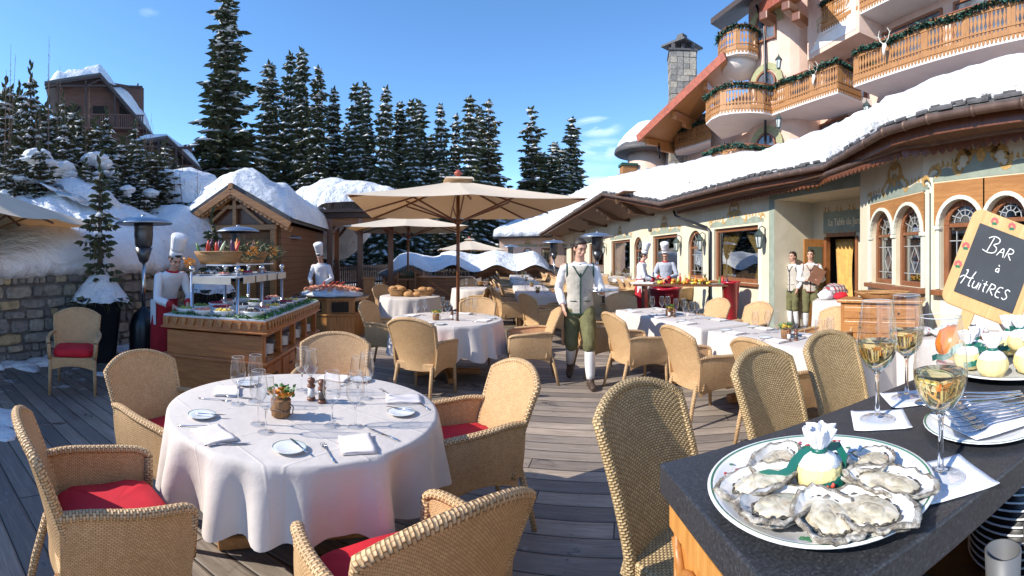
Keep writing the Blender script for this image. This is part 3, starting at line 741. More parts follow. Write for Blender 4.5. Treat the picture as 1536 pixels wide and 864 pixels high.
def wall_face(mb, x0, x1, z0, z1, ops, th=0.22):
 xs = sorted(set([x0, x1]+[v for o in ops for v in (o[0], o[1])])); zs = sorted(set([z0, z1]+[v for o in ops for v in (o[2], o[3])]))
 for a, b in zip(xs[:-1], xs[1:]):
  for c, d in zip(zs[:-1], zs[1:]):
   mx, mz = (a+b)/2, (c+d)/2
   if any(o[0] < mx < o[1] and o[2] < mz < o[3] for o in ops): continue
   mb.quad((a, 0, c), (b, 0, c), (b, 0, d), (a, 0, d))
 for o in ops:
  xa, xb, za, zb = o[:4]
  mb.quad((xa, 0, za), (xa, th, za), (xa, th, zb), (xa, 0, zb)); mb.quad((xb, 0, za), (xb, 0, zb), (xb, th, zb), (xb, th, za))
  mb.quad((xa, 0, za), (xb, 0, za), (xb, th, za), (xa, th, za)); mb.quad((xa, 0, zb), (xa, th, zb), (xb, th, zb), (xb, 0, zb))
  if len(o) > 4 and o[4] == 'arch':
   r = (xb-xa)/2; cx = (xa+xb)/2; cz = zb-r; n = 12
   for sg in (-1, 1):
    pl = [(cx+sg*r, cz)]+[(cx+sg*r*math.cos(PI/2*k/n), cz+r*math.sin(PI/2*k/n)) for k in range(1, n+1)]+[(cx+sg*r, zb)]
    if sg < 0: pl = pl[::-1]
    mb.plate(pl, 0.0, th)
def arc_bar(mb, cx, cz, r, a0, a1, w, y0, y1, n=14):
 for k in range(n):
  t0 = a0+(a1-a0)*k/n; t1 = a0+(a1-a0)*(k+1)/n
  P = [(cx+(r-w/2)*math.cos(t0), cz+(r-w/2)*math.sin(t0)), (cx+(r+w/2)*math.cos(t0), cz+(r+w/2)*math.sin(t0)), (cx+(r+w/2)*math.cos(t1), cz+(r+w/2)*math.sin(t1)), (cx+(r-w/2)*math.cos(t1), cz+(r-w/2)*math.sin(t1))]
  mb.plate(P, y0, y1)
def window(par, xa, xb, za, zb, arch=False, curtain='both', leads=None, fw=0.075, y=0.07, mull=False, wood='window_frame', parts=True):
 f = MB(); yc = y+0.035
 r = (xb-xa)/2; cx = (xa+xb)/2; cz = zb-r
 top = cz if arch else zb
 f.box((xa+fw/2, yc, (za+top)/2), (fw, .07, top-za)); f.box((xb-fw/2, yc, (za+top)/2), (fw, .07, top-za))
 f.box((cx, yc-.02, za+fw/2), (xb-xa-2*fw-.002, .10, fw))
 if arch: arc_bar(f, cx, cz, r-fw/2, 0, PI, fw, y, y+.07); f.box((cx, yc, cz), (xb-xa-2*fw-.002, .05, fw*.7))
 else: f.box((cx, yc, zb-fw/2), (xb-xa-2*fw-.002, .06, fw))
 if mull: f.box((cx, yc, (za+top)/2), (fw*.7, .05, top-za-2*fw-.004))
 w_ = f.build('window', M[wood], par, bevel=0.006, segs=1)
 p = MB(); yp = yc+.008
 if arch:
  p.plate([(xa+fw*.6, za+fw*.6), (xb-fw*.6, za+fw*.6), (xb-fw*.6, cz)]+[(cx+(r-fw*.6)*math.cos(PI*k/16), cz+(r-fw*.6)*math.sin(PI*k/16)) for k in range(1, 16)]+[(xa+fw*.6, cz)], yp, yp+.004)
 else: p.box((cx, yp, (za+zb)/2), (xb-xa-fw, .004, zb-za-fw))
 p.build('pane', M['pane'], w_)
 if leads:
  l = MB(); yl = yp-.008; W = xb-xa-2*fw; H = top-za-2*fw; zc = za+fw+H/2
  for k in (-1, 1): l.box((cx+k*W*.27, yl, zc), (.012, .006, H))
  for k in (-1, 0, 1): l.box((cx, yl, zc+k*H*.32), (W, .006, .012)) if k else None
  for (a, b) in (((0, .30), (.18, 0)), ((.18, 0), (0, -.30)), ((0, -.30), (-.18, 0)), ((-.18, 0), (0, .30))):
   l.bar((cx+a[0]*W, yl-.001, zc+a[1]*H), (cx+b[0]*W, yl-.001, zc+b[1]*H), .012, .006, up=(0, 1, 0))
  if arch:
   for k in range(1, 6):
    an = PI*k/6; l.bar((cx+.25*r*math.cos(an), yl, cz+.05+.25*r*math.sin(an)), (cx+.86*r*math.cos(an), yl, cz+.86*r*math.sin(an)), .011, .006, up=(0, 1, 0))
   arc_bar(l, cx, cz+.03, r*.52, 0, PI, .011, yl-.003, yl+.003, 10); arc_bar(l, cx, cz+.05, r*.24, 0, PI, .011, yl-.003, yl+.003, 8)
  l.build('leading', M['lead'], w_)
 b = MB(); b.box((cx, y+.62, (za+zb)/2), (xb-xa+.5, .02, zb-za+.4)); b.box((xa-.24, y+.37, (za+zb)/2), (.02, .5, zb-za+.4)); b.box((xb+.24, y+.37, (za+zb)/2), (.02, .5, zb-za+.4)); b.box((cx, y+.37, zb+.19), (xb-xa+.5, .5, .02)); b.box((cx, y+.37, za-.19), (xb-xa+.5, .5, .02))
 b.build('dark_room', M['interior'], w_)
 if curtain:
  c = MB()
  for sg in ((-1, 1) if curtain == 'both' else ((-1,) if curtain == 'left' else (1,))):
   rows = []; n = 26
   for j in range(15):
    q = j/14; z = zb-.02-(zb-za)*.97*q
    wd = (xb-xa)*(.46-.30*math.sin(min(1, q/.62)*PI/2)**1.5 if q < .62 else .16+.10*(q-.62)/.38)
    rows.append([Vector((cx+sg*((xb-xa)/2-.02-wd*i/n*1.0)-sg*0, y+.20+.035*math.sin(i*1.75+q*2)+.015*math.sin(i*.8), z-.10*(i/n)*math.sin(min(1, q/.62)*PI)*0.8)) for i in range(n+1)])
   c.grid(rows)
  c.build('curtain', M['curtain'], w_, solid=0.006)
 return w_
def scroll(mb, x, z, r, turn=1, a0=0.0, sweep=4.2, w=0.03, y=-0.008, n=16):
 """a painted C-scroll: spiral that thickens and ends in a curl"""
 pts = []
 for k in range(n+1):
  f = k/n; rr = r*(1-.72*f); a = a0+turn*sweep*f; pts.append((x+rr*math.cos(a), z+rr*math.sin(a), w*(0.35+1.1*math.sin(PI*min(1, f*1.15)))))
 for k in range(n):
  (x0, z0, w0), (x1, z1, w1) = pts[k], pts[k+1]; dx, dz = x1-x0, z1-z0; L = math.hypot(dx, dz) or 1; nx, nz_ = -dz/L, dx/L
  P = [(x0-nx*w0, y, z0-nz_*w0), (x1-nx*w1, y, z1-nz_*w1), (x1+nx*w1, y, z1+nz_*w1), (x0+nx*w0, y, z0+nz_*w0)]
  mb.add(P, [(0, 1, 2, 3)])
 c = pts[-1]; mb.add([(c[0]+w*.9*math.cos(2*PI*k/8), y, c[1]+w*.9*math.sin(2*PI*k/8)) for k in range(8)], [tuple(range(8))])
def ornament(par, x, z, wd, h, band=0.16):
 """sage band over a window crowned by ochre rococo scrolls"""
 b = MB(); n = 40; top = []
 for k in range(n+1):
  f = -1+2*k/n; t_ = band*(0.75+.25*math.cos(f*9))+h*.42*math.exp(-(f/.26)**2)
  top.append((x+f*wd/2, z+t_))
 b.plate([(x-wd/2, z), (x+wd/2, z)]+top[::-1], -.004, -.001); b.build('painted_band', M['sage'], par)
 s = MB(); k = h
 for sg in (-1, 1):
  tn = sg; base = PI if sg > 0 else 0
  scroll(s, x+sg*.16*k, z+.62*k, .26*k, -sg, PI/2, 4.4, .055*k)
  scroll(s, x+sg*.36*k, z+.34*k, .24*k, sg, (0 if sg > 0 else PI), 4.0, .045*k)
  scroll(s, x+sg*.78*k*wd/2.6, z+.22*k, .20*k, -sg, PI/2, 4.2, .040*k)
  scroll(s, x+sg*(wd/2-.12*k), z+.16*k, .19*k, sg, (0 if sg > 0 else PI), 4.6, .040*k)
  for j in range(5):
   f = .45+.5*j/5; s.add([(x+sg*(f*wd/2+dx), -.007, z+band+.02+dz) for dx, dz in ((-.05*k, 0), (.05*k, -.02), (.02*k, .10*k*(1+.5*(j % 2))), (-.02*k, .08*k))], [(0, 1, 2, 3)])
 for j in range(5):
  a = PI/2+(j-2)*.42; s.add([(x+.10*k*math.cos(a-.25), -.010, z+.68*k+.10*k*math.sin(a-.25)), (x+.10*k*math.cos(a+.25), -.010, z+.68*k+.10*k*math.sin(a+.25)), (x+.34*k*math.cos(a+.08), -.010, z+.68*k+.34*k*math.sin(a+.08)), (x+.34*k*math.cos(a-.08), -.010, z+.68*k+.34*k*math.sin(a-.08))], [(0, 1, 2, 3)])
 s.add([(x+.11*k*math.cos(2*PI*q/12), -.012, z+.42*k+.14*k*math.sin(2*PI*q/12)) for q in range(12)], [tuple(range(12))])
 s.build('painted_scrolls', M['ochre'], par, recalc=False)
# ---------------------------------------------------------------- the restaurant
AX = 177.0
U_ = Vector((math.sin(R(-3)), math.cos(R(-3)), 0)); N_ = Vector((math.cos(R(-3)), -math.sin(R(-3)), 0))
def TN(t, n, z=0.0): return U_*t+N_*n+Vector((0, 0, z))
T0 = 37.0
def WX(px): return T0-6.0/math.tan(TH(px)+R(3))
REST = 'restaurant_building'
rest = frame_thing(REST, 'cream single-storey restaurant with painted window surrounds under a deep snow roof', 'restaurant', TN(T0, 6.0), AX)
ops = []; W = []
def opn(px0, px1, z0, z1, arch=False, **kw):
 a, b = WX(px0), WX(px1); ops.append((a, b, z0, z1, 'arch') if arch else (a, b, z0, z1)); W.append((a, b, z0, z1, arch, kw))
opn(841, 850, .55, 2.3, curtain='both'); opn(856, 868, .55, 2.3, curtain='both'); opn(884, 906, .55, 2.35, curtain='left')
opn(917, 945, .60, 2.35, curtain='left'); opn(951, 964, .55, 2.40, True, curtain=None, leads=True)
opn(979, 1016, .75, 2.35, curtain='both'); opn(1032, 1054, .96, 2.38, True, curtain=None, leads=True); opn(1071, 1137, .96, 2.35, curtain='both')
XN0, XN1 = WX(1162), T0-5.86
m = MB(); wall_face(m, -0.5, XN0, -0.3, 3.38, ops); m.quad((-.5, 0, 3.38), (21, 0, 3.38), (21, 0, 3.95), (-.5, 0, 3.95))
m.quad((XN0, 0, 2.86), (XN1+.4, 0, 2.86), (XN1+.4, 0, 3.38), (XN0, 0, 3.38))
dN = 1.12
m.quad((XN0, 0, -.3), (XN0, dN, -.3), (XN0, dN, 2.86), (XN0, 0, 2.86)); m.quad((XN0, 0, 2.86), (XN1+.6, 0, 2.86), (XN1+.6, dN, 2.86), (XN0, dN, 2.86))
dx0 = XN0+.42; dx1 = XN0+1.50
wall_xs = [(XN0, dx0), (dx1, dx1+.50)]
for a, b in wall_xs: m.quad((a, dN, -.3), (b, dN, -.3), (b, dN, 2.86), (a, dN, 2.86))
m.quad((dx0, dN, 2.05), (dx1, dN, 2.05), (dx1, dN, 2.86), (dx0, dN, 2.86)); m.quad((dx1+.5, dN, 2.05), (XN1+.8, dN, 2.05), (XN1+.8, dN, 2.86), (dx1+.5, dN, 2.86))
m.build('wall', M['cream_wall'], rest)
for (a, b, z0, z1, arch, kw) in W: window(rest, a, b, z0, z1, arch, fw=.10 if not arch else .08, **kw)
m = MB()
for (a, b) in ((dx0, dx1), (dx1+.5, XN1+.8)):
 m.box((a+.04, dN+.03, .97), (.08, .12, 2.16)); m.box((b-.04, dN+.03, .97), (.08, .12, 2.16)); m.box(((a+b)/2, dN+.03, 2.09), (b-a-.16, .12, .08))
m.build('door_frame', M['window_frame'], rest)
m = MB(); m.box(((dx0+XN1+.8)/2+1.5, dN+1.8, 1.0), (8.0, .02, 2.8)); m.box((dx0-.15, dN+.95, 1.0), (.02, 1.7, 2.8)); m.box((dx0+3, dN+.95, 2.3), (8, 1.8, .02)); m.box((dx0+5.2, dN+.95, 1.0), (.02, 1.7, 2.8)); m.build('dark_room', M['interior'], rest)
m = MB(); rows = []
for j in range(12):
 q = j/11; wd = .46-.16*math.sin(q*PI*.8); rows.append([Vector((dx0+.10+.08*q+(.62-.1*math.sin(q*3))*i/18, dN+.24+.03*math.sin(i*1.6+q), 2.0-1.75*q)) for i in range(19)])
m.grid(rows); m.build('curtain', M['curtain'], rest, solid=.006)
dl = MB(); dl.box((dx0-.02, dN-.30, 1.02), (.045, .62, 1.95)); leaf = dl.build('door', M['honey'], rest, bevel=.004)
dl = MB(); dl.box((dx0+.006, dN-.30, 1.35), (.01, .42, .95)); dl.build('door_panel', m_plain('green_door_panel', (.10, .13, .10), .5), leaf)
m = MB(); m.plate([(dx0-.05, 2.12), (XN1+.7, 2.12), (XN1+.7, 2.62), (dx0-.05, 2.62)], dN-.006, dN-.002); m.build('painted_sign', M['sage'], rest)
m = MB()
for k in range(9): scroll(m, dx0-.02+.20*k, 2.66, .075, 1 if k % 2 else -1, PI/2, 4.0, .014, dN-.010); scroll(m, dx0-.02+.20*k, 2.13, .07, -1 if k % 2 else 1, -PI/2, 4.0, .012, dN-.010)
m.build('painted_scrolls', M['ochre'], rest, recalc=False)
def text_obj(name, body, size, mat, parent, loc, rot, extrude=.003, align='CENTER', shear=0.0, bevel=0.0, sx=1.0):
 cu = bpy.data.curves.new(name, 'FONT'); cu.body = body; cu.size = size; cu.extrude = extrude; cu.align_x = align; cu.align_y = 'CENTER'; cu.shear = shear; cu.bevel_depth = bevel; cu.offset = 0
 ob = bpy.data.objects.new(name+'_tmp', cu); COL.objects.link(ob); bpy.context.view_layer.update()
 me = bpy.data.meshes.new_from_object(ob.evaluated_get(bpy.context.evaluated_depsgraph_get())); me.name = name
 bpy.data.objects.remove(ob); me.materials.clear(); me.materials.append(mat)
 o = bpy.data.objects.new(name, me); COL.objects.link(o); o.parent = parent; o.location = loc; o.rotation_euler = rot; o.scale = (sx, 1, 1); return o
text_obj('lettering', 'La Table du Jardin', .22, M['lettering'], rest, (dx0+.71, dN-.012, 2.37), (PI/2, 0, 0), .002, bevel=.005, sx=.72)
m = MB(); xp = dx1+.25; m.plate([(xp-.13, .2), (xp+.13, .2), (xp+.13, 2.05), (xp-.13, 2.05)], dN-.006, dN-.002); m.build('painted_pilaster', M['pale_paint'], rest)
m = MB()
for k in range(9):
 z = .4+.18*k; m.bar((xp-.09, dN-.012, z), (xp+.09, dN-.012, z+.18), .016, .004, up=(0, 1, 0)); m.bar((xp+.09, dN-.014, z), (xp-.09, dN-.014, z+.18), .016, .004, up=(0, 1, 0))
scroll(m, xp-.05, 2.12, .10, 1, 0, 5, .02, dN-.012); scroll(m, xp+.05, 2.12, .10, -1, PI, 5, .02, dN-.012)
m.build('painted_lattice', m_plain('brick_red_paint', (.35, .13, .07), .8), rest, recalc=False)
m = MB(); m.plate([(XN0-.22, -.3), (XN0-.001, -.3), (XN0-.001, 2.86), (XN0-.22, 2.86)], -.006, -.002); m.plate([(XN0-.22, 2.862), (XN1+.02, 2.862), (XN1+.02, 3.10), (XN0-.22, 3.10)], -.006, -.002); m.build('painted_band', M['sage'], rest)
m = MB()
xm = (XN0+XN1)/2
for sg in (-1, 1):
 scroll(m, xm+sg*.22, 3.10, .16, -sg, PI/2, 4.6, .032); scroll(m, xm+sg*.52, 3.08, .14, sg, (0 if sg > 0 else PI), 4.4, .028); scroll(m, xm+sg*.1, 3.0, .10, -sg, PI/2, 4.2, .022, -.010)
m.build('painted_scrolls', M['ochre'], rest, recalc=False)
for (a, b, z0, z1, arch, kw) in W:
 if not arch: ornament(rest, (a+b)/2, z1+.05, (b-a)+.5, .62)
m = MB()
for (a, b, z0, z1, arch, kw) in W:
 if not arch:
  for s_, e_ in ((a-.16, a-.03), (b+.03, b+.16)): m.plate([(s_, .35), (e_, .35), (e_, z1+.05), (s_, z1+.05)], -.005, -.001)
m.build('painted_jambs', M['pale_paint'], rest)
m = MB()
for (a, b, z0, z1, arch, kw) in W: m.box(((a+b)/2, -.03, z0-.035), (b-a+.1, .14, .06))
m.build('sill', M['window_frame'], rest, bevel=.006)
P0 = TN(5.86, 6.0); F1D = Vector((math.sin(R(200)), math.cos(R(200)), 0)); P1 = P0+F1D*2.2
bay = frame_thing('restaurant_bay', 'cream corner bay of the restaurant with paired round-arched leaded windows', 'restaurant bay', P0, 200)
def f1x(px):
 a = TH(px); dirv = Vector((math.sin(a), math.cos(a)));  # intersect ray with facet line
 den = dirv.x*F1D.y-dirv.y*F1D.x; t = (P0.x*F1D.y-P0.y*F1D.x)/den; q = Vector((dirv.x*t, dirv.y*t, 0)); return (q-P0).dot(F1D)
xa, xb = f1x(1308), f1x(1384); xm = (xa+xb)/2
o1 = [(xa, xb, 1.17, 2.33)]
m = MB(); wall_face(m, 0, 2.2, -.3, 3.38, [(xa, xm-.04, 1.17, 2.34, 'arch'), (xm+.04, xb, 1.17, 2.34, 'arch')])
m.quad((0, 0, -.3), (0, 0, 3.38), (0, 1.6, 3.38), (0, 1.6, -.3))
m.build('wall', M['cream_wall'], bay)
for (a, b) in ((xa, xm-.04), (xm+.04, xb)): window(bay, a, b, 1.17, 2.34, True, curtain=None, leads=True, fw=.07)
m = MB()
def spandrel(mb, x0, x1, z0, z1, arches, y0, y1, n=12):
 """flat board x0..x1, z0..z1 cut by half-round arches (cx, r) standing on z0"""
 x = x0
 for (cx, r) in arches:
  if cx-r > x+1e-4: mb.plate([(x, z0), (cx-r, z0), (cx-r, z1), (x, z1)], y0, y1)
  for k in range(n):
   a0 = PI-PI*k/n; a1 = PI-PI*(k+1)/n
   mb.plate([(cx+r*math.cos(a0), z0+r*math.sin(a0)), (cx+r*math.cos(a1), z0+r*math.sin(a1)), (cx+r*math.cos(a1), z1), (cx+r*math.cos(a0), z1)], y0, y1)
  x = cx+r
 if x1 > x+1e-4: mb.plate([(x, z0), (x1, z0), (x1, z1), (x, z1)], y0, y1)
r1 = (xm-.04-xa)/2; c1 = xa+r1; c2 = xb-r1
spandrel(m, xa-.05, xb+.05, 2.34-r1, 2.48, [(c1, r1+.045), (c2, r1+.045)], -.014, -.002); m.build('wood_panel', M['orange_panel'], bay)
m = MB()
for c_ in (c1, c2): arc_bar(m, c_, 2.34-r1, r1+.022, 0, PI, .05, -.05, .0)
for x_ in (xa-.03, xm, xb+.03): m.box((x_, -.012, (1.17+2.34-r1)/2), (.055, .05, 2.34-r1-1.17)); m.box((x_, -.025, 2.34-r1-.03), (.085, .07, .05))
m.build('moulding', M['pale_paint'], bay, bevel=.005)
m = MB(); m.box((xm, -.04, 1.13), (xb-xa+.16, .16, .07)); m.build('sill', M['window_frame'], bay, bevel=.008)
ornament(bay, xm, 2.50, xb-xa+.30, .56, .13)
m = MB(); m.plate([(xa-.18, .3), (xa-.08, .3), (xa-.08, 2.5), (xa-.18, 2.5)], -.005, -.001); m.plate([(xb+.08, .3), (xb+.18, .3), (xb+.18, 2.5), (xb+.08, 2.5)], -.005, -.001)
m.plate([(xa, .35), (xb, .35), (xb, 1.02), (xa, 1.02)], -.005, -.001); m.build('painted_jambs', M['pale_paint'], bay)
front = frame_thing('restaurant_facade', 'cream near face of the restaurant with tall round-arched windows behind the chalkboard', 'restaurant wall', P1, 180)
yy = lambda px: P1.y-P1.x/math.tan(TH(px))
A = [(yy(1408)+.03, yy(1473)), (yy(1482)-.02, yy(1536)+.05), (yy(1536)+.35, yy(1536)+1.15)]
m = MB(); wall_face(m, 0, 7.0, -.3, 3.38, [(a, b, 1.17, 2.34, 'arch') for a, b in A]); m.build('wall', M['cream_wall'], front)
for (a, b) in A: window(front, a, b, 1.17, 2.34, True, curtain=None, leads=True, fw=.08)
m = MB(); r1 = [(b-a)/2 for a, b in A]; zc = 2.34-max(r1)
for i in (0, 1): r_i = r1[i]; spandrel(m, A[i][0]-.10 if i == 0 else (A[0][1]+A[1][0])/2, (A[0][1]+A[1][0])/2 if i == 0 else A[1][1]+.10, 2.34-r_i, 2.58, [((A[i][0]+A[i][1])/2, r_i+.045)], -.014, -.002)
m.build('wood_panel', M['orange_panel'], front)
m = MB()
for i in range(3):
 a, b = A[i]; c_ = (a+b)/2; arc_bar(m, c_, 2.34-r1[i], r1[i]+.025, 0, PI, .055, -.05, .0)
 for x_ in (a-.03, b+.03): m.box((x_, -.012, (1.17+2.34-r1[i])/2), (.055, .05, 2.34-r1[i]-1.17)); m.box((x_, -.025, 2.34-r1[i]-.03), (.09, .07, .05))
m.build('moulding', M['pale_paint'], front, bevel=.005)
m = MB()
for (a, b) in A: m.box(((a+b)/2, -.04, 1.13), (b-a+.16, .16, .07))
m.build('sill', M['window_frame'], front, bevel=.008)
ornament(front, (A[0][0]+A[1][1])/2, 2.60, A[1][1]-A[0][0]+.3, .66, .17)
m = MB(); m.plate([(A[0][0]-.26, .3), (A[0][0]-.13, .3), (A[0][0]-.13, 2.66), (A[0][0]-.26, 2.66)], -.005, -.001); m.plate([(A[0][0], .35), (A[1][1], .35), (A[1][1], 1.02), (A[0][0], 1.02)], -.005, -.001); m.build('painted_jambs', M['pale_paint'], front)
# ---------------------------------------------------------------- roof of the restaurant
ST = [(TN(37.5, 4.0, 3.3), PD(835, 306, 45)), (TN(34, 4.25, 3.5), PD(852, 297, 40)), (TN(17, 4.3, 3.98), PD(905, 272, 26)), (TN(13.4, 5.2, 3.25), PD(985, 256, 22)), (TN(8.6, 5.3, 3.25), PD(1150, 231, 16)),
  (Vector((5.25, 6.6, 3.25)), PD(1240, 203, 12.5)), (Vector((4.34, 4.21, 3.25)), PD(1328, 169, 10)), (Vector((4.27, 3.43, 3.25)), PD(1400, 132, 9)), (Vector((4.36, 2.24, 3.25)), PD(1530, 97, 8.2)), (Vector((4.4, -2, 3.25)), Vector((9, -2, 5.9)))]
def cr(pl, sub):
 o = []
 for i in range(len(pl)-1):
  L = (pl[i+1]-pl[i]).length; n = max(2, int(L/sub))
  for k in range(n): o.append(pl[i].lerp(pl[i+1], k/n))
 o.append(pl[-1]); return o
def stations(sub=0.16):
 o = []
 for i in range(len(ST)-1):
  (e0, t0), (e1, t1) = ST[i], ST[i+1]; n = max(3, int((e1-e0).length/sub))
  for k in range(n): o.append((e0.lerp(e1, k/n), t0.lerp(t1, k/n)))
 o.append(ST[-1]); return o
SS = stations()
roof = thing('restaurant_roof', 'long slate roof of the restaurant with brown gutters and a scalloped eave board', 'roof')
m = MB(); m.grid([[e.lerp(t, q)+Vector((0, 0, .0)) for e, t in SS] for q in (0, .3, .6, 1)]);
m.build('slates', M['slate'], roof, solid=.06)
m = MB(); rr = random.Random(8)
for i in range(0, len(SS)-1):
 e, t = SS[i]; e2 = SS[i+1][0]; u = (e2-e).normalized(); n = (t-e); n.z *= 1; n.normalize()
 for row in range(2):
  if rr.random() < .9:
   c = e.lerp(e2, rr.uniform(0, .6))-n*rr.uniform(-.02, .06)+n*row*.14+Vector((0, 0, .05+.025*row)); w_ = rr.uniform(.12, .2)
   V = [c-u*w_/2, c+u*w_/2, c+u*w_/2+n*.26+Vector((0, 0, .01)), c-u*w_/2+n*.26+Vector((0, 0, .01))]; V += [v+Vector((0, 0, .028)) for v in V]
   m.add(V, [(0, 1, 2, 3), (4, 5, 6, 7), (0, 1, 5, 4), (1, 2, 6, 5), (2, 3, 7, 6), (3, 0, 4, 7)])
m.build('slate_edge', M['slate'], roof)
EL = [e for e, t in ST]
def offs(pl, d, dz):
 o = []
 for i, p in enumerate(pl):
  a = pl[max(0, i-1)]; b = pl[min(len(pl)-1, i+1)]; u = (b-a); u.z = 0; u.normalize(); n = Vector((-u.y, u.x, 0))   # into the building
  if n.x < 0: n = -n
  o.append(p+n*d+Vector((0, 0, dz)))
 return o
m = MB(); m.tube(cr(offs(EL, -.03, -.045), 1.0), .052, 10); m.build('gutter', M['copper'], roof)
m = MB()
for p, q in zip(cr(offs(EL, -.03, -.045), .55)[:-1], cr(offs(EL, -.03, -.045), .55)[1:]):
 u = (q-p).normalized(); m.tube([p-u*.02, p+u*.02], .064, 10)
m.build('gutter_bracket', M['copper'], roof)
fas = cr(offs(EL, .10, -.12), .5); m = MB()
for p, q in zip(fas[:-1], fas[1:]): m.bar(p, q, .03, .16)
m.build('fascia', M['walnut'], roof)
low = [TN(37, 5.75, 3.2), TN(15, 5.75, 3.2), TN(13.4, 5.72, 3.06), TN(8.6, 5.72, 3.06), TN(6.6, 5.66, 3.06), P0+Vector((-.55, .25, 3.06)), P1+Vector((-.32, .1, 3.06)), P1+Vector((-.22, -.3, 3.06)), P1+Vector((-.22, -6.5, 3.06))]
low[5].z = 3.06;
for k in (6, 7, 8): low[k].z = 3.06
mid = offs(EL[1:], .12, -.14)
m = MB(); mm = [mid[0], mid[1], mid[2], mid[3], mid[4], mid[5], mid[6], mid[7], mid[8]]; ll = [low[0], TN(17, 5.75, 3.2), low[2], low[3], low[5], low[6]+Vector((0, .15, 0)), low[7], low[7]+Vector((0, -1.0, 0)), low[8]]
m.grid([[a, b] for a, b in zip(cr(mm, 99), cr(ll, 99))], smooth=False); m.build('soffit', M['old_wood'], roof, solid=.03)
lw = cr(low[2:], .8); m = MB(); m.tube(lw, .045, 9); m.build('lower_gutter', M['copper'], roof)
m = MB()
for p, q in zip(lw[:-1], lw[1:]): m.bar(p+Vector((.02, 0, -.06)), q+Vector((.02, 0, -.06)), .025, .07)
fine = cr(low[2:], .13)
for p, q in zip(fine[:-1], fine[1:]):
 u = (q-p); c = (p+q)/2+Vector((.02, 0, -.10)); un = u.normalized(); L = u.length*.44
 V = [c-un*L+Vector((0, 0, .03)), c-un*L*.8-Vector((0, 0, .02)), c-Vector((0, 0, .055)), c+un*L*.8-Vector((0, 0, .02)), c+un*L+Vector((0, 0, .03))]
 nn = Vector((-un.y, un.x, 0))*.012; V = [v-nn for v in V]+[v+nn for v in V]
 m.add(V, [(0, 1, 2, 3, 4), (9, 8, 7, 6, 5)]+[(k, (k+1) % 5, 5+(k+1) % 5, 5+k) for k in range(5)])
m.build('scalloped_board', M['walnut'], roof)
for t_ in (16.2, 19.2, 23.0, 28.5):
 m = MB(); n0, n1 = 4.55, 6.02
 prof = [(n0, 3.62), (n0+.05, 3.50), (n0+.18, 3.52), (n0+.22, 3.38), (n0+.42, 3.36), (n0+.5, 3.16), (n1, 3.10), (n1, 3.68), (n0, 3.72)]
 V = [TN(t_-.13, n, z) for n, z in prof]+[TN(t_+.13, n, z) for n, z in prof]; k = len(prof)
 m.add(V, [tuple(range(k)), tuple(range(k, 2*k))[::-1]]+[(i, (i+1) % k, k+(i+1) % k, k+i) for i in range(k)]); m.build('bracket', M['old_wood'], roof, bevel=.012)
m = MB(); rows = []
for q in (0, 1): rows.append([TN(t_, 4.5+1.5*q, 3.80 if q == 0 else 3.8) for t_ in (15, 20, 30, 36)])
m.grid(rows); m.build('soffit', M['old_wood'], roof, solid=.05)
m = MB(); x_ = T0-WX(1068); p_ = TN(x_, 5.93, 0); m.tube([TN(x_+1.8, 5.6, 3.02), TN(x_+1.75, 5.65, 2.85), TN(x_+.15, 5.9, 2.42), TN(x_, 5.93, 2.3), TN(x_, 5.93, .02)], .04, 8); m.build('downpipe', M['dark_metal'], roof)
m = MB(); rows = []
nq = 16
def snow_pt(e, t, q, s_):
 p = e.lerp(t, q); th = 0.32+0.20*fbm(p.x, p.y, 0, .8, 4); edge = min(1, q*6.0)
 up = (th*(edge**.45)+0.26*fbm(p.x*1.5, p.y*1.5, 3, 1.5, 5)*edge+0.09*noise.noise(Vector((p.x*3.3, p.y*3.3, 1)))*edge)*(1-.72*q)
 if q > .8: up += (q-.8)*5*.22*abs(fbm(p.x, p.y, 9, .9, 4))
 return p+Vector((0, 0, up+.07))
Ls = 0
for j in range(nq+2):
 row = []
 for i, (e, t) in enumerate(SS):
  L = (t-e).length; start = (0.10+0.16*max(0, fbm(e.x*1.1, e.y*1.1, 0, 1.6, 4)+.2))/L
  q = start+(1-start)*((max(0, j-1))/nq)**1.25
  if j == 0: row.append(e.lerp(t, start)+Vector((0, 0, .045)))
  else: row.append(snow_pt(e, t, q, i) if j > 1 else e.lerp(t, start)+Vector((-.03, 0, .05+.12+.05*fbm(e.x*3, e.y*3, 0, 1, 2))))
 rows.append(row)
rows.append([p-Vector((-.5, -.5, 1.5)) for p in rows[-1]])
m.grid(rows); rs_ = m.build('roof_snow', M['snow']); props(rs_, 'thick sunlit snow lying along the whole restaurant roof', 'snow', kind='stuff')
hooks = thing('snow_guard', 'dark iron snow hooks and a bared log standing out of the restaurant roof snow', 'snow guard')
for (px, py, px2, py2, d) in ((1390, 163, 1560, 130, 6.5), (1180, 249, 1243, 234, 9.5)):
 m = MB(); m.tube([PD(px, py, d), PD((px+px2)/2, (py+py2)/2+1, d-.3), PD(px2, py2, d-.6)], .035, 8); m.build('log', m_plain('silver_log', (.42, .36, .28), .9, var=.2), hooks)
for (px, py, d) in ((1421, 152, 6.4), (1521, 127, 5.6), (1256, 227, 8.4), (1036, 277, 13)):
 m = MB(); p = PD(px, py, d); m.tube([p-Vector((0, 0, .1)), p, p+Vector((-.02, 0, .06)), p+Vector((-.08, -.02, .07))], .014, 6); m.build('hook', M['dark_metal'], hooks)
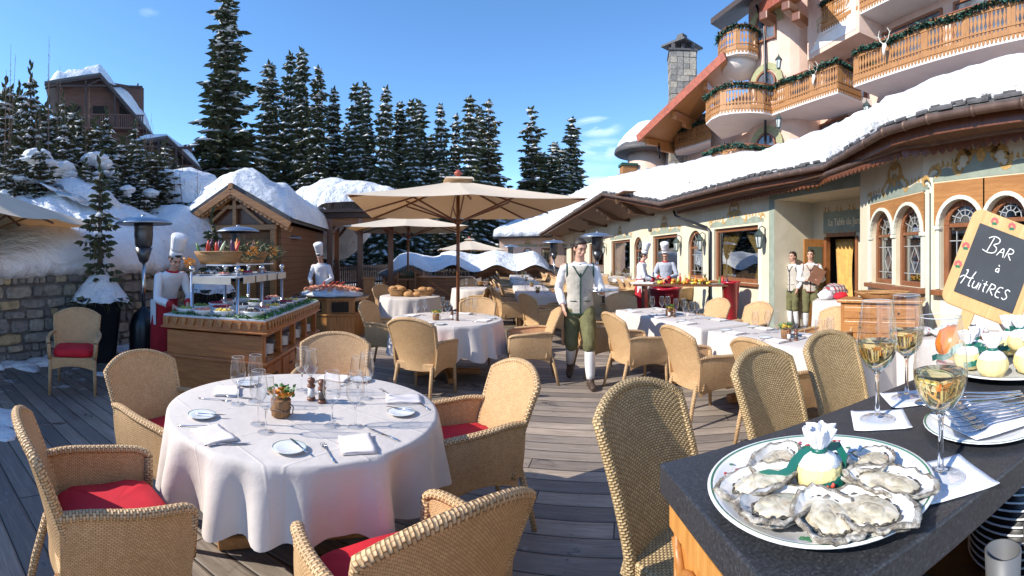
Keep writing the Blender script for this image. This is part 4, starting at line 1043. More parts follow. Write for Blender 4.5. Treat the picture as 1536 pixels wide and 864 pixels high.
# ---------------------------------------------------------------- far wing facing the terrace
fw_ = frame_thing('far_wing', 'pink-beige far wing of the restaurant with a small arched window', 'building', Vector((-1.0, 37.2, 0)), 90)
m = MB(); wall_face(m, 0, 5.2, -.3, 3.6, [(1.9, 2.6, .9, 2.3, 'arch'), (3.35, 4.1, .5, 2.3)]); m.quad((0, 0, -.3), (0, 6, -.3), (0, 6, 3.6), (0, 0, 3.6)); m.build('wall', M['pink_wall'], fw_)
window(fw_, 1.9, 2.6, .9, 2.3, True, curtain=None, leads=None); window(fw_, 3.35, 4.1, .5, 2.3, curtain='both'); ornament(fw_, 2.25, 2.4, 1.6, .55); ornament(fw_, 3.75, 2.4, 1.2, .5)
m = MB(); m.add([(-.5, -.7, 3.05), (4.2, -.7, 3.2), (4.6, 8, 6.2), (1, 8, 5.5)], [(0, 1, 2, 3)]); m.build('roof', M['slate'], fw_, solid=.18)
m = MB(); rows = []
A0 = Vector((-1.5, 36.4, 3.15)); A1 = Vector((3.1, 36.4, 3.25)); B0 = Vector((-.5, 43, 4.1)); B1 = Vector((6.5, 45, 7.2))
for j in range(14):
 q = j/13; rows.append([A0.lerp(A1, i/40).lerp(B0.lerp(B1, i/40), q)+Vector((0, 0, (.55+.25*fbm(i*.2, q*3, 0, 1, 4))*min(1, q*9+.0)**.5)) for i in range(41)])
rows.insert(0, [A0.lerp(A1, i/40) for i in range(41)]); m.grid(rows); o = m.build('roof_snow', M['snow']); props(o, 'snow on the low roof of the far pink wing', 'snow', kind='stuff')
# ---------------------------------------------------------------- wall lanterns
def lantern():
 o = thing('wall_lantern', 'green lantern', 'lantern')
 b = MB(); b.box((0, .015, .10), (.05, .03, .34)); b.tube([(0, 0, .28), (0, -.10, .33), (0, -.17, .28)], .012, 6); b.build('bracket', M['lamp_green'], o)
 b = MB(); c = (0, -.17, 0)
 for k in range(6):
  a = PI/3*k; b.bar((.055*math.cos(a), -.17+.055*math.sin(a), -.16), (.095*math.cos(a), -.17+.095*math.sin(a), .10), .014)
 b.lathe([(.01, -.20), (.045, -.19), (.062, -.16), (.055, -.15)], 6, c); b.lathe([(.115, .095), (.12, .11), (.07, .19), (.035, .22), (.03, .25), (.005, .27)], 6, c, smooth=False); b.build('cage', M['lamp_green'], o)
 b = MB(); b.lathe([(.05, -.15), (.088, .095)], 6, c, smooth=False); b.build('lamp_glass', M['lamp_glass'], o)
 return o
L0 = None
for i, (px, z, lb) in enumerate([(910, 1.95, 'small green lantern left of the narrow arched window, farthest of the row'), (1022, 1.95, 'green lantern above the chef bending over the fruit'), (1058, 1.96, 'green lantern beside the downpipe'), (1148, 1.97, 'green lantern between the big window and the recessed entrance')]):
 p = TN(T0-WX(px), 6.0, z)
 if L0 is None: L0 = lantern(); L0.location = p; L0.rotation_euler = (0, 0, R(90-AX)); L0['label'] = lb; o = L0
 else: o = dup(L0, p, 0, lb); o.rotation_euler = (0, 0, R(90-AX))
 o['group'] = 'lanterns on the restaurant wall'
# ---------------------------------------------------------------- wooden cabins and chalets
def house(name, label, cat, loc, az, w, l, hw, hr, over=.35, wall='cabin_wood', rake='honey_x', gable='cabin_wood', thick=.12, snow=.6, snowlabel=None, side_windows=0, balcony=False, zbal=None, seed=1, group=None, base=-.4, openf=False, snowx=None, hleft=None):
 """gable front looks along azimuth az (local +Y); loc = middle of the gable front"""
 o = thing(name, label, cat, loc, az, group)
 m = MB()
 if openf:
  m.box((0, -l/2-.5, (hw+base)/2), (w, l-1.0, hw-base))
 else: m.box((0, -l/2, (hw+base)/2), (w, l, hw-base))
 m.build('wall', M[wall], o)
 m = MB()
 rf = (hr-hw)/(w/2+over)*(w/2)
 hl = hw if hleft is None else hleft
 zt = lambda x: hr-(hr-(hl if x > 0 else hw))*abs(x)/(w/2+over)
 poly = [(-w/2, hw-.02), (w/2, hw-.02), (w/2, zt(w/2)-.02), (0, hr-.04), (-w/2, zt(w/2)-.02)]
 V = [(x, -.02, z) for x, z in poly]+[(x, -l+.02, z) for x, z in poly]; m.add(V, [(0, 1, 2, 3, 4), (9, 8, 7, 6, 5)]); m.build('gable', M[gable], o)
 m = MB(); X = w/2+over
 for sg in (-1, 1):
  a = Vector((0, over*1.2, hr)); ez = hl if sg > 0 else hw; b = Vector((sg*X, over*1.2, ez)); c = Vector((sg*X, -l-over, ez)); d = Vector((0, -l-over, hr))
  m.add([a, b, c, d, a+Vector((0, 0, thick)), b+Vector((0, 0, thick)), c+Vector((0, 0, thick)), d+Vector((0, 0, thick))], [(0, 1, 2, 3), (4, 7, 6, 5), (0, 4, 5, 1), (1, 5, 6, 2), (2, 6, 7, 3)])
 m.build('roof', M['slate'], o)
 m = MB()
 for sg in (-1, 1):
  for (yy_, dz, t_) in ((over*1.2+.02, -.09, .17), (over*.7, -.20, .13)):
   m.bar((0, yy_, hr+dz), (sg*X, yy_, (hl if sg > 0 else hw)+dz), .05, t_)
 m.bar((0, over*1.2+.05, hr+.02), (0, -l, hr-.1), .12, .16)
 for sg in (-1, 1): m.bar((sg*w*.42, over, zt(w*.42)-.12), (sg*w*.42, -.2, zt(w*.42)-.12), .10, .14)
 m.build('rake_board', M[rake], o, bevel=.008, segs=1)
 if side_windows:
  for k in range(side_windows):
   m = MB(); y_ = -l*(k+1)/(side_windows+1)
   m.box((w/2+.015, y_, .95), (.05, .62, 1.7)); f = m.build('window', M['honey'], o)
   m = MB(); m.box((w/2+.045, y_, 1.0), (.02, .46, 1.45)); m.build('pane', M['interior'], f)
 if balcony:
  m = MB(); zb = zbal or base+(hw-base)*.52
  m.box((0, .45, zb), (w*.96, .95, .14));
  for k in range(int(w/.16)): m.box((-w*.47+.16*k, .88, zb+.5), (.10, .03, .85))
  m.box((0, .88, zb+.98), (w*.97, .09, .09)); m.build('balcony', M['chalet_wood'] if zbal else M[rake], o)
  m = MB()
  for x_ in (-w*.3, 0, w*.3): m.box((x_, .03, zb+1.05), (w*.16, .06, 1.7))
  f = m.build('window', M['interior'], o)
  m = MB()
  for x_ in (-w*.47, w*.47, -w*.16, w*.16): m.bar((x_, .85, zb), (x_, .85, zt(x_)-.2), .14)
  m.bar((-w*.47, .85, zt(w*.42)-.35), (w*.47, .85, zt(w*.42)-.35), .14); m.bar((-w*.16, .85, zt(w*.42)-.35), (0, .85, hr-.3), .10); m.bar((w*.16, .85, zt(w*.42)-.35), (0, .85, hr-.3), .10)
  m.build('posts', M[rake], o)
 if snow:
  m = MB(); rows = []; X2 = X*(snowx or .97); n = 30; k_ = 26
  for j in range(k_+1):
   v = j/k_; y = over*1.05-(l+2*over-.1)*v; row = []
   for i in range(n+1):
    u_ = -1+2*i/n; x = u_*X2; zr = zt(x)+thick
    e = (1-abs(u_)**5)**.5 if abs(u_) < 1 else 0; ev = min(1, min(v, 1-v)*9)**.5
    hh = snow*e*ev*(.80+.85*fbm(x+seed*5, y, 0, .9, 5)); sm = (hr-zr+thick)*.30*e
    row.append(Vector((x, y, zr+.005+hh+sm*ev)))
   rows.append(row)
  m.grid(rows)
  s_ = m.build('roof_snow', M['snow'], loc=loc, az=az); props(s_, snowlabel or 'snow on the roof of '+label, 'snow', kind='stuff')
 return o
cab = house('wooden_cabin', 'carved brown log cabin with a pointed gable behind the buffet table', 'cabin', (-6.86, 10.27, 0), 168, 2.45, 5.6, 2.46, 3.38, over=.34, gable='walnut', snow=.52, side_windows=2, seed=2, snowlabel='huge rounded cap of snow on the carved log cabin', snowx=1.05)  # darker walnut on the gable stands in for its shade
m = MB()
for k in range(14):
 f = (k+.5)/14
 for sg in (-1, 1):
  x = sg*1.42*f; z = 3.52-.9*f-.28; m.lathe([(.001, -.012), (.055, -.01), (.055, .01), (.001, .012)], 8, (x, 0, z))
bm_ = MB();
for k in range(14):
 f = (k+.5)/14
 for sg in (-1, 1): bm_.plate([(sg*1.52*f+.055*math.cos(PI*q/4), 3.38-.90*f-.20+.06*math.sin(PI*q/4)) for q in range(8)], .36, .40)
bm_.build('carved_trim', M['honey_x'], cab)
m = MB(); m.box((-.1, .03, .95), (.9, .06, 1.9)); d_ = m.build('door', M['honey'], cab); m = MB(); m.box((-.1, .07, 1.3), (.6, .03, .7)); m.build('pane', M['interior'], d_)
m = MB(); m.box((0, .16, 2.35), (2.3, .10, .14)); m.box((0, .12, 2.9), (1.3, .08, .10))
for x in (-1.05, 1.05): m.box((x, .12, 1.2), (.14, .14, 2.4))
m.bar((0, .14, 2.35), (0, .14, 3.4), .10); m.bar((-.8, .14, 2.42), (-.15, .14, 2.95), .08); m.bar((.8, .14, 2.42), (.15, .14, 2.95), .08); m.build('beam', M['honey_x'], cab, bevel=.01)
for i, (px, py, d, s_, lb) in enumerate([(283, 318, 15.5, (1.5, 1.6, 1.4), 'tall heap of shovelled snow filling the gap left of the log cabin'), (258, 372, 13.2, (1.5, 1.2, 1.2), 'lower rounded snow heap in front of the gap beside the log cabin'), (497, 330, 21, (1.9, 2.2, 1.75), 'domed snow heap between the log cabin and the pavilion'), (80, 316, 12.0, (2.0, 1.5, .75), 'broad swell of snow on the crest of the bank above the small parasol')]):
 m = MB(); m.ball(PD(px, py, d), s_, 4, lambda c: 1+0.22*fbm(c.x*1.2+i*3, c.y*1.2, c.z*1.2, 1.2, 5)); o = m.build('snow_heap', M['snow']); props(o, lb, 'snow heap', kind='stuff')
pc = D(543, 17.2); pav = thing('pavilion', 'open dark-timber pavilion on square posts beside the log cabin', 'pavilion', pc, 165)
m = MB(); m.box((0, 0, 3.02), (2.5, 2.5, .16)); m.box((0, 0, 3.16), (2.9, 2.9, .10)); m.build('roof', M['dark_wood'], pav)
m = MB()
for x in (-1.05, 1.05):
 for y in (-1.05, 1.05): pass
for (x, y) in ((-1.05, -1.05), (1.05, -1.05), (-1.05, 1.05), (1.05, 1.05), (0, 1.05)):
 p = MB(); p.box((x, y, 1.45), (.19, .19, 2.95)); p.box((x, y, .30), (.30, .30, .60)); p.bar((x, y, 2.3), (x+(.5 if x <= 0 else -.5), y, 2.92), .10); p.build('post', M['walnut'], pav, bevel=.01, segs=1)
m = MB(); m.box((0, 1.05, 2.80), (2.3, .12, .26)); m.box((1.05, 0, 2.80), (.12, 2.1, .26)); m.box((-1.05, 0, 2.80), (.12, 2.1, .26)); m.build('beam', M['cabin_wood'], pav)
m = MB(); rows = []
for j in range(21):
 row = []
 for i in range(21):
  x = -1.45+2.9*i/20; y = -1.45+2.9*j/20; e = (max(0, 1-abs(x/1.46)**4)*max(0, 1-abs(y/1.46)**4))**.4; row.append(Vector((x, y, 3.22+1.12*e*(.9+.3*fbm(x, y, 4, .8, 4)))))
 rows.append(row)
m.grid(rows); o = m.build('roof_snow', M['snow'], loc=pc, az=165); props(o, 'domed snow on top of the open pavilion', 'snow', kind='stuff')
for i, (px, py, d, w_, lb) in enumerate([(615, 402, 21, 1.55, 'low pointed kiosk farthest left of the four under the snow'), (680, 400, 23, 1.4, 'low pointed kiosk just left of the big parasol pole base'), (745, 397, 22, 1.45, 'low pointed kiosk standing in full sun right of the parasol pole'), (803, 398, 22, 1.75, 'low pointed kiosk nearest the restaurant wall')]):
 p = D(px, d); zt_ = ZZ(py, d)
 house('low_kiosk', lb, 'kiosk', p, TH(px)*57.3+180+(-14, 8, 0, 10)[i], w_, 2.4, zt_-.42, zt_, over=.28, rake='cabin_wood', snow=.0, seed=i+4, group='low wooden kiosks in the middle of the terrace')
m = MB(); rows = []
for j in range(16):
 row = []
 for i in range(90):
  px = 583+ (826-583)*i/89; q = j/15; d = 21.3+q*4.5; p = D(px, d)
  g1 = sum(math.exp(-((px-c)/20)**2) for c in (615, 680, 745, 803)); e = min(1, i/6, (89-i)/10)**.6
  top = ZZ(379 if px < 660 else 376, d)+.10*fbm(px*.05, q*2, 0, 1.0, 4)-.22*(1-min(1, g1))
  z0 = ZZ(402, 20.3)-.16+.38*min(1, g1)-.10
  z = z0+(top-z0)*math.sin(min(1, q*2.2)*PI/2)**.8*e if j else z0-.0
  row.append(Vector((p.x, p.y, z)))
 rows.append(row)
m.grid(rows); o = m.build('roof_snow', M['snow']); props(o, 'one wavy mass of snow over the four low kiosks', 'snow', kind='stuff')
fe = thing('picket_fence', 'dark picket fence in the shade behind the pavilion posts', 'fence', (0, 0, 0))
fa, fb = D(478, 21), D(600, 25); m = MB()
for k in range(46):
 p = fa.lerp(fb, k/45); m.box(p+Vector((0, 0, .65)), (.07, .03, 1.1), rz=.9)
m.build('pickets', M['dark_wood'], fe); m = MB(); m.bar(fa+Vector((0, 0, .35)), fb+Vector((0, 0, .35)), .05, .08); m.bar(fa+Vector((0, 0, 1.0)), fb+Vector((0, 0, 1.0)), .05, .08); m.build('rail', M['dark_wood'], fe)
p = D(160, 33); p.z = 0
house('chalet', 'big dark timber chalet with a long snow roof and braced gable, up the slope', 'chalet', D(150, 36, 3.0), 128, 6.8, 12, 7.4, 12.2, hleft=11.6, over=.8, zbal=8.3, wall='chalet_wood', rake='dark_wood', gable='chalet_wood', snow=1.3, balcony=True, seed=7, snowlabel='smooth snow on the roof of the big dark chalet', thick=.2)
house('chalet', 'smaller dark chalet with a snow roof and balcony below the big one', 'chalet', D(248, 33, 1.0), 128, 3.8, 7, 6.6, 8.8, hleft=8.3, over=.6, zbal=5.9, wall='chalet_wood', rake='dark_wood', gable='chalet_wood', snow=.5, balcony=True, seed=9, snowlabel='snow on the roof of the smaller dark chalet', thick=.18)
house('chalet', 'dark lower wing with a snow lip peeping out under the big chalet', 'chalet', D(128, 29, 1.0), 128, 3.4, 5, 5.0, 7.0, over=.5, wall='dark_wood', rake='dark_wood', gable='dark_wood', snow=.8, balcony=False, zbal=None, seed=12, snowlabel='thick lip of snow on the lower wing of the big chalet', thick=.15)
# ---------------------------------------------------------------- the hotel
hot = thing('hotel', 'tall pale-pink hotel with carved timber balconies rising behind the restaurant roof', 'hotel')
def hwall(mb, pts, z0, z1):
 for a, b in zip(pts[:-1], pts[1:]): mb.quad((a[0], a[1], z0), (b[0], b[1], z0), (b[0], b[1], z1), (a[0], a[1], z1))
m = MB()
bayp = [(13.2, 15.6)]+[(12.5+1.6*math.cos(R(a)), 19.0+2.1*math.sin(R(a))) for a in range(-80, -221, -14)]
hwall(m, [(13.2, 3.0), (13.2, 17.0)], 3, 16.5); hwall(m, bayp[1:], 3, 14.5); hwall(m, [(13.2, 17.0), bayp[1]], 3, 16.5)
hwall(m, [bayp[-1], (11.0, 22.5), (10.6, 25), (9.6, 29.5), (13, 33)], 3, 9.8)
m.box((12.55, 14.6, 11.9), (1.3, 3.3, 3.7)); m.build('wall', M['pink_wall'], hot)
def hwindow(c, w_, h, azx, arch=False, wood='window_frame', mull=True):
 o = frame_thing('tmp', None, None, c, azx); mtx = Matrix.Translation(Vector(c)) @ Matrix.Rotation(R(90-azx), 4, 'Z'); bpy.data.objects.remove(o)
 f = MB(); f.M = mtx
 if arch:
  r = w_/2; f.box((-r+.04, -.05, (h-r)/2), (.08, .10, h-r)); f.box((r-.04, -.05, (h-r)/2), (.08, .10, h-r)); arc_bar(f, 0, h-r, r-.04, 0, PI, .08, -.10, 0)
 else:
  f.box((-w_/2+.05, -.05, h/2), (.10, .10, h)); f.box((w_/2-.05, -.05, h/2), (.10, .10, h)); f.box((0, -.05, h-.05), (w_-.2, .10, .10));
 f.box((0, -.05, .04), (w_-.2, .10, .08))
 if mull: f.box((0, -.05, (h-.1)/2), (.08, .08, h-.2))
 fo = f.build('window', M[wood], hot)
 p = MB(); p.M = mtx
 if arch: p.plate([(-r+.03, 0), (r-.03, 0), (r-.03, h-r)]+[((r-.03)*math.cos(PI*k/12), h-r+(r-.03)*math.sin(PI*k/12)) for k in range(1, 12)]+[(-r+.03, h-r)], -.045, -.03)
 else: p.box((0, -.035, h/2), (w_-.06, .02, h-.06))
 p.build('pane', M['hotel_glass'], fo)
M['hotel_glass'] = m_plain('dark_window_glass', (0.10, 0.11, 0.125), 0.08, var=0.6, scale=1.5, coat=1.0)
for (y_, z_, w_, h_) in ((16.0, 6.35, 1.9, 1.3), (12.2, 6.0, 2.3, 1.6), (9.0, 6.0, 2.6, 1.6), (15.0, 8.1, 2.2, 2.2), (11.6, 8.1, 3.2, 2.3), (8.0, 8.1, 3.0, 2.3), (11.8, 11.1, 3.0, 2.3)):
 hwindow((13.19, y_, z_), w_, h_, 180)
for (z_, ang) in ((6.05, -158), (8.9, -158), (11.6, -158)):
 a = R(ang); hwindow((12.5+1.61*math.cos(a), 19.0+2.11*math.sin(a), z_-.2), 1.15, 1.35, 90-math.degrees(math.atan2(-math.sin(a), -math.cos(a)))+90, arch=True)
for z_ in (6.1, 9.0):
 a = R(-112); hwindow((12.5+1.62*math.cos(a), 19.0+2.12*math.sin(a), z_-.3), .6, .95, 90-math.degrees(math.atan2(-math.sin(a), -math.cos(a)))+90, arch=True, mull=False)
m = MB()
for z_ in (6.05, 8.9, 11.6):
 a = R(-158); mm_ = Matrix.Translation(Vector((12.5+1.61*math.cos(a), 19.0+2.11*math.sin(a), z_-.2))) @ Matrix.Rotation(R(90-(90-math.degrees(math.atan2(-math.sin(a), -math.cos(a)))+90)), 4, 'Z'); m.M = mm_
 arc_bar(m, 0, .78, .78, 0, PI, .30, -.03, .05); m.M = None
m.build('painted_surround', m_plain('olive_paint', (.33, .33, .18), .8, var=.15), hot)
def balcony(label, path, zf, h=1.02, inner=None, n_sl=.135, garland=True, slab=True):
 """path: outer edge in plan, left to right as seen"""
 o = thing('balcony', label, 'balcony', (0, 0, 0), 0, 'carved balconies of the hotel')
 pl = [Vector((p[0], p[1], 0)) for p in path]; f = cr(pl, .25)
 if inner:
  s = MB(); poly = [(p.x, p.y) for p in pl]+[(p[0], p[1]) for p in inner[::-1]]; s.prism(poly, zf-.22, zf); s.build('slab', M['soffit_white'], o)
 r = MB()
 for (dz, t_, w_) in ((h, .07, .12), (.06, .16, .07), (h-.20, .05, .06), (.24, .04, .06)):
  for a, b in zip(f[:-1], f[1:]): r.bar(a+Vector((0, 0, zf+dz)), b+(b-a)*.02+Vector((0, 0, zf+dz)), w_, t_)
 g_ = cr(pl, n_sl)
 ff = []
 for k, (a, b) in enumerate(zip(g_[:-1], g_[1:])):
  u = (b-a).normalized(); n = Vector((-u.y, u.x, 0))*.014; c = (a+b)/2+Vector((0, 0, zf)); L = (b-a).length
  wide = (k % 11) in (0, 1)
  if wide: prof = [(.0, .48), (1, .48)]
  else: prof = [(0, .16), (.14, .44), (.28, .10), (.5, .42), (.72, .10), (.86, .44), (1, .16)]
  z0, z1 = .14, h-.04
  V = []
  for (q, wq) in prof: V.append((wq, z0+(z1-z0)*q))
  ring = [(x_*L, z_) for x_, z_ in V]+[(-x_*L, z_) for x_, z_ in V[::-1]]; nn = len(ring)
  P = [c+u*x_+Vector((0, 0, z_))-n for x_, z_ in ring]+[c+u*x_+Vector((0, 0, z_))+n for x_, z_ in ring]
  F = []; q_ = len(V)
  for i in range(q_-1):
   F.append((i, i+1, nn-2-i, nn-1-i)); F.append((nn+i, nn+nn-1-i, nn+nn-2-i, nn+i+1))
  F += [(i, nn+i, nn+(i+1) % nn, (i+1) % nn) for i in range(nn)]
  r.add(P, F)
  P = [c+u*x_+Vector((0, 0, z_)) for x_, z_ in ((-L*.45, 0), (-L*.3, -.12), (0, -.17), (L*.3, -.12), (L*.45, 0))]; P = [p-n*1.6 for p in P]+[p+n*.2 for p in P]
  r.add(P, [(0, 1, 2, 3, 4), (9, 8, 7, 6, 5)]+[(i, 5+i, 5+(i+1) % 5, (i+1) % 5) for i in range(5)])
 r.build('railing', M['balcony_wood'], o)
 r = MB()
 for a, b in zip(f[:-1], f[1:]): r.bar(a+Vector((0, 0, zf+h+.05)), b+(b-a)*.02+Vector((0, 0, zf+h+.05)), .16, .035)
 r.build('handrail', m_plain('red_brown_rail', (.26, .07, .035), .5), o) if not hasattr(balcony, 'hm') else r.build('handrail', balcony.hm, o)
 if garland:
  g = MB(); rr_ = random.Random(len(label)); g2 = cr(pl, .05); tot = len(g2)
  for i, p in enumerate(g2):
   sag = .06*math.sin(i*.05*2.4)
   for k in range(8):
    c = p+Vector((rr_.uniform(-.09, .09)-.06, rr_.uniform(-.09, .09)-.04, zf+h-.06-sag+rr_.uniform(-.09, .09))); d = Vector((rr_.uniform(-1, 1), rr_.uniform(-1, 1), rr_.uniform(-1, .6))).normalized()
    s_ = rr_.uniform(.09, .17); q = d.orthogonal().normalized()*s_*.35
    g.add([c-q, c+d*s_, c+q, c-d*s_*.4], [(0, 1, 2, 3)])
  g.build('garland', M['garland'], o, recalc=False)
 return o
balcony.hm = m_plain('red_brown_rail', (.26, .075, .038), .5)
b2 = [D(1059, 21.7), D(1067, 20.9), D(1080, 20.3), D(1100, 20.0), D(1125, 19.9), D(1145, 20.0), D(1158, 20.3), (11.25, 13.45), (12.6, 13.6)]
balcony('long curved carved balcony across the middle of the hotel, with an antler skull on it', [tuple(p)[:2] for p in b2], 7.95, inner=[(10.6, 22.0), (11.0, 20.5), (12, 18), (13.2, 16.0), (13.2, 13.6)])
balcony('widest carved balcony running out of the picture at the top right', [(12.9, 12.75), (11.3, 12.6), (11.45, 10), (11.7, 6.0), (11.8, 3)], 7.95, inner=[(13.2, 12.7), (13.2, 6), (13.2, 3)])
balcony('upper right carved balcony cut off by the top of the picture', [(13.0, 15.3), tuple(D(1232, 19.2))[:2], tuple(D(1275, 18.0))[:2], tuple(D(1345, 16.4))[:2], tuple(D(1420, 15))[:2]], 10.95, inner=[(13.2, 15.6), (13.2, 14), (13.2, 12), (13.2, 9)])
balcony('small round carved balcony high on the bay under the eave', [tuple(D(px, d))[:2] for px, d in ((1077, 22.6), (1080, 21.8), (1090, 21.3), (1105, 21.0), (1122, 21.0), (1136, 21.3), (1140, 22.2))], 10.95, inner=[tuple(D(1079, 24))[:2], tuple(D(1110, 23))[:2], tuple(D(1140, 22.8))[:2]], n_sl=.14)
balcony('lowest carved balcony half sunk behind the roof snow', [tuple(D(px, d))[:2] for px, d in ((1057, 21.6), (1072, 20.6), (1100, 20.0), (1130, 20), (1160, 20.4), (1185, 20.2))], 5.35, inner=[tuple(D(1059, 23.5))[:2], tuple(D(1110, 23))[:2], tuple(D(1185, 22))[:2]])
balcony('short carved balcony in the shade left of the bay', [tuple(D(1012, 27))[:2], tuple(D(1040, 25.8))[:2], tuple(D(1066, 24.6))[:2]], 7.9, h=.95, inner=[tuple(D(1016, 29))[:2], tuple(D(1066, 26.6))[:2]])
m = MB(); c_ = D(1109, 22.3, 10.7); m.lathe([(.15, -.62), (.6, -.5), (.88, -.25), (.98, .02)], 24, c_); m.build('balcony_corbel', M['soffit_white'], hot)
def skull(label, loc, az, s=1.0):
 o = thing('antler_skull', label, 'antler skull', loc, az, 'stag skulls on the hotel balconies', scale=s)
 m = MB(); m.ball((0, .05, 0), (.10, .07, .12), 2); m.tube([(0, .06, -.05), (0, .09, -.20), (0, .08, -.34)], [.085, .055, .030], 8); m.build('skull', M['bone'], o)
 for sg in (-1, 1):
  m = MB(); m.tube([(sg*.05, .05, .10), (sg*.20, .06, .22), (sg*.27, .08, .42), (sg*.18, .12, .58)], [.022, .02, .015, .005], 6); m.tube([(sg*.13, .055, .17), (sg*.10, .18, .30)], [.014, .004], 5); m.tube([(sg*.26, .075, .36), (sg*.38, .12, .44)], [.013, .004], 5); m.build('antler', M['bone'], o)
 return o
skull('stag skull with antlers on the long curved balcony', (11.05, 14.6, 8.62), -92, .95); skull('stag skull with antlers on the widest top right balcony', (11.2, 10.9, 8.62), -92, .95)
def animal2d(mb, x, z, s, flip=1, y=-.03):
 body = [(-.50, .0), (-.46, -.42), (-.38, -.42), (-.36, -.05), (-.1, -.08), (.22, -.06), (.24, -.42), (.32, -.42), (.36, 0), (.44, .18), (.62, .26), (.60, .34), (.46, .40), (.44, .62), (.39, .62), (.38, .38), (.22, .22), (-.1, .20), (-.42, .20), (-.54, .12)]
 mb.plate([(x+flip*px*s, z+pz*s) for px, pz in (body if flip > 0 else body[::-1])], y, 0)
rel = frame_thing('painted_relief', 'pale painted relief of two chamois on a snowy rock, high on the hotel wall', 'wall relief', (11.895, 16.25, 10.1), 180)
m = MB(); m.plate([(.15, .15), (3.1, .15), (3.1, 1.5), (2.5, 1.15), (2.0, 1.3), (1.4, .75), (.9, .8), (.5, .4)], -.012, -.001); m.build('rock', M['soffit_white'], rel)
M['relief_brown'] = m_plain('faded_brown_paint', (.50, .38, .27), .85, var=.2, scale=8)
m = MB(); animal2d(m, 1.15, 1.25, .95, 1); animal2d(m, 2.2, 1.65, .95, -1); m.build('chamois', M['relief_brown'], rel)
def slab4(mb, a, b, c, d, t=.2):
 a, b, c, d = map(Vector, (a, b, c, d)); up = Vector((0, 0, t)); mb.add([a, b, c, d, a+up, b+up, c+up, d+up], [(0, 1, 2, 3), (7, 6, 5, 4), (0, 4, 5, 1), (1, 5, 6, 2), (2, 6, 7, 3), (3, 7, 4, 0)])
m = MB(); a, b, c, d = PD(957, 212, 25), PD(1088, 88, 20.8), PD(1100, 122, 24.5), PD(1006, 222, 28); slab4(m, a, b, c, d, .18); m.build('eave_underside', M['orange_panel'], hot)
m = MB(); m.bar(a+Vector((-.05, -.05, .12)), b+Vector((-.05, -.05, .12)), .06, .42); m.build('rake_board', M['red_tile'], hot)
m = MB(); up = Vector((0, 0, .22)); m.add([a+up, b+up, c+up+Vector((.5, 1, .4)), d+up+Vector((.5, 1, .4))], [(0, 1, 2, 3)]); m.build('roof', M['slate'], hot, solid=.08)
for f_ in (.06, .42, .78):
 m = MB(); e = a.lerp(b, f_); w2 = d.lerp(c, f_); m.bar(e+(w2-e)*.12+Vector((0, 0, -.18)), w2+Vector((0, 0, -.1)), .22, .34); m.bar(e+(w2-e)*.5+Vector((0, 0, -.42)), w2+Vector((0, 0, -.42)), .22, .26); m.build('roof_beam', M['honey_x'], hot)
m = MB(); slab4(m, PD(1066, 36, 22), PD(1150, -26, 19.5), PD(1165, -10, 24), PD(1086, 48, 25.5), .25); m.build('eave', M['dark_wood'], hot)
m = MB(); slab4(m, PD(1142, 22, 21), PD(1225, -40, 16.5), PD(1215, -10, 20), PD(1158, 36, 23), .2); m.build('eave_underside', M['orange_panel'], hot)
m = MB(); m.bar(PD(1140, 14, 21), PD(1225, -44, 16.4), .08, .5); m.build('rake_board', M['red_tile'], hot)
for (px, py) in ((1152, 28), (1185, 14), (1200, 30)):
 m = MB(); m.box(PD(px, py, 18.6), (.7, .4, .36), rz=.4); m.build('beam_end', M['walnut'], hot, bevel=.05)
m = MB(); m.tube([PD(1135, 8, 21.5), PD(1146, 40, 21.3), PD(1147, 60, 21.2), PD(1148, 128, 21.0), PD(1148, 212, 21)], .06, 8); m.tube([PD(988, 215, 26), PD(990, 238, 26)], .06, 6); m.build('downpipe', M['dark_metal'], hot)
for (px, py, d, lb) in ((1168, 98, 19.6, 'dark lantern high on the hotel under the relief'), (1168, 186, 19.6, 'dark lantern on the hotel above the lowest balcony'), (1300, 168, 17.2, 'dark lantern on the hotel just above the roof snow')):
 p = PD(px, py, d); p.z -= 0; o = dup(L0, p, TH(px)*57.3+180, lb, 'lanterns on the hotel', scale=1.3); o.rotation_euler = (0, 0, -TH(px))
ch = thing('stone_chimney', 'grey-green stone chimney with a dark slate cap against the sky', 'chimney', D(1023, 29, 7.0), 15)
m = MB(); rr = random.Random(4)
for k in range(19):
 z = .37*k
 for sd in range(4):
  for q in range(4):
   w_ = .38; x = -.57+.38*q
   m.M = Matrix.Rotation(PI/2*sd, 4, 'Z'); cv = rr.uniform(0, .75); m.box((x+rr.uniform(-.02, .02), -.76+rr.uniform(-.03, .02), z+.18), (w_-.02, .10, .35), uv=(cv, 0)); m.M = None
m.box((0, 0, 3.5), (1.46, 1.46, 7.1), uv=(.3, 0)); m.build('stack', M['chimney_stone'] if 'chimney_stone' in M else M['stone'], ch)
m = MB()
for x in (-.6, 0, .6):
 for y in (-.6, .6): m.box((x, y, 7.3), (.22, .22, .5))
m.box((0, 0, 7.10), (1.75, 1.75, .12)); m.lathe([(1.32, 7.55), (1.30, 7.66), (.35, 8.1), (.30, 8.35), (.05, 8.4)], 4, smooth=False); m.build('cap', M['slate'], ch)
tw = thing('round_tower', 'round hotel turret with a snow-topped slate cone at the left end of the hotel', 'turret', D(972, 31, 0), 0)
m = MB(); m.lathe([(1.35, 3), (1.35, 8.6)], 28); m.build('wall', M['pink_wall'], tw)
m = MB(); m.lathe([(1.3, 8.9), (1.75, 8.55), (2.15, 8.35)], 32, cap=False); m.build('eave_underside', M['orange_panel'], tw)
m = MB(); m.lathe([(2.15, 8.30), (2.25, 8.38), (2.2, 8.62), (.2, 10.4)], 32); m.build('roof', M['slate'], tw)
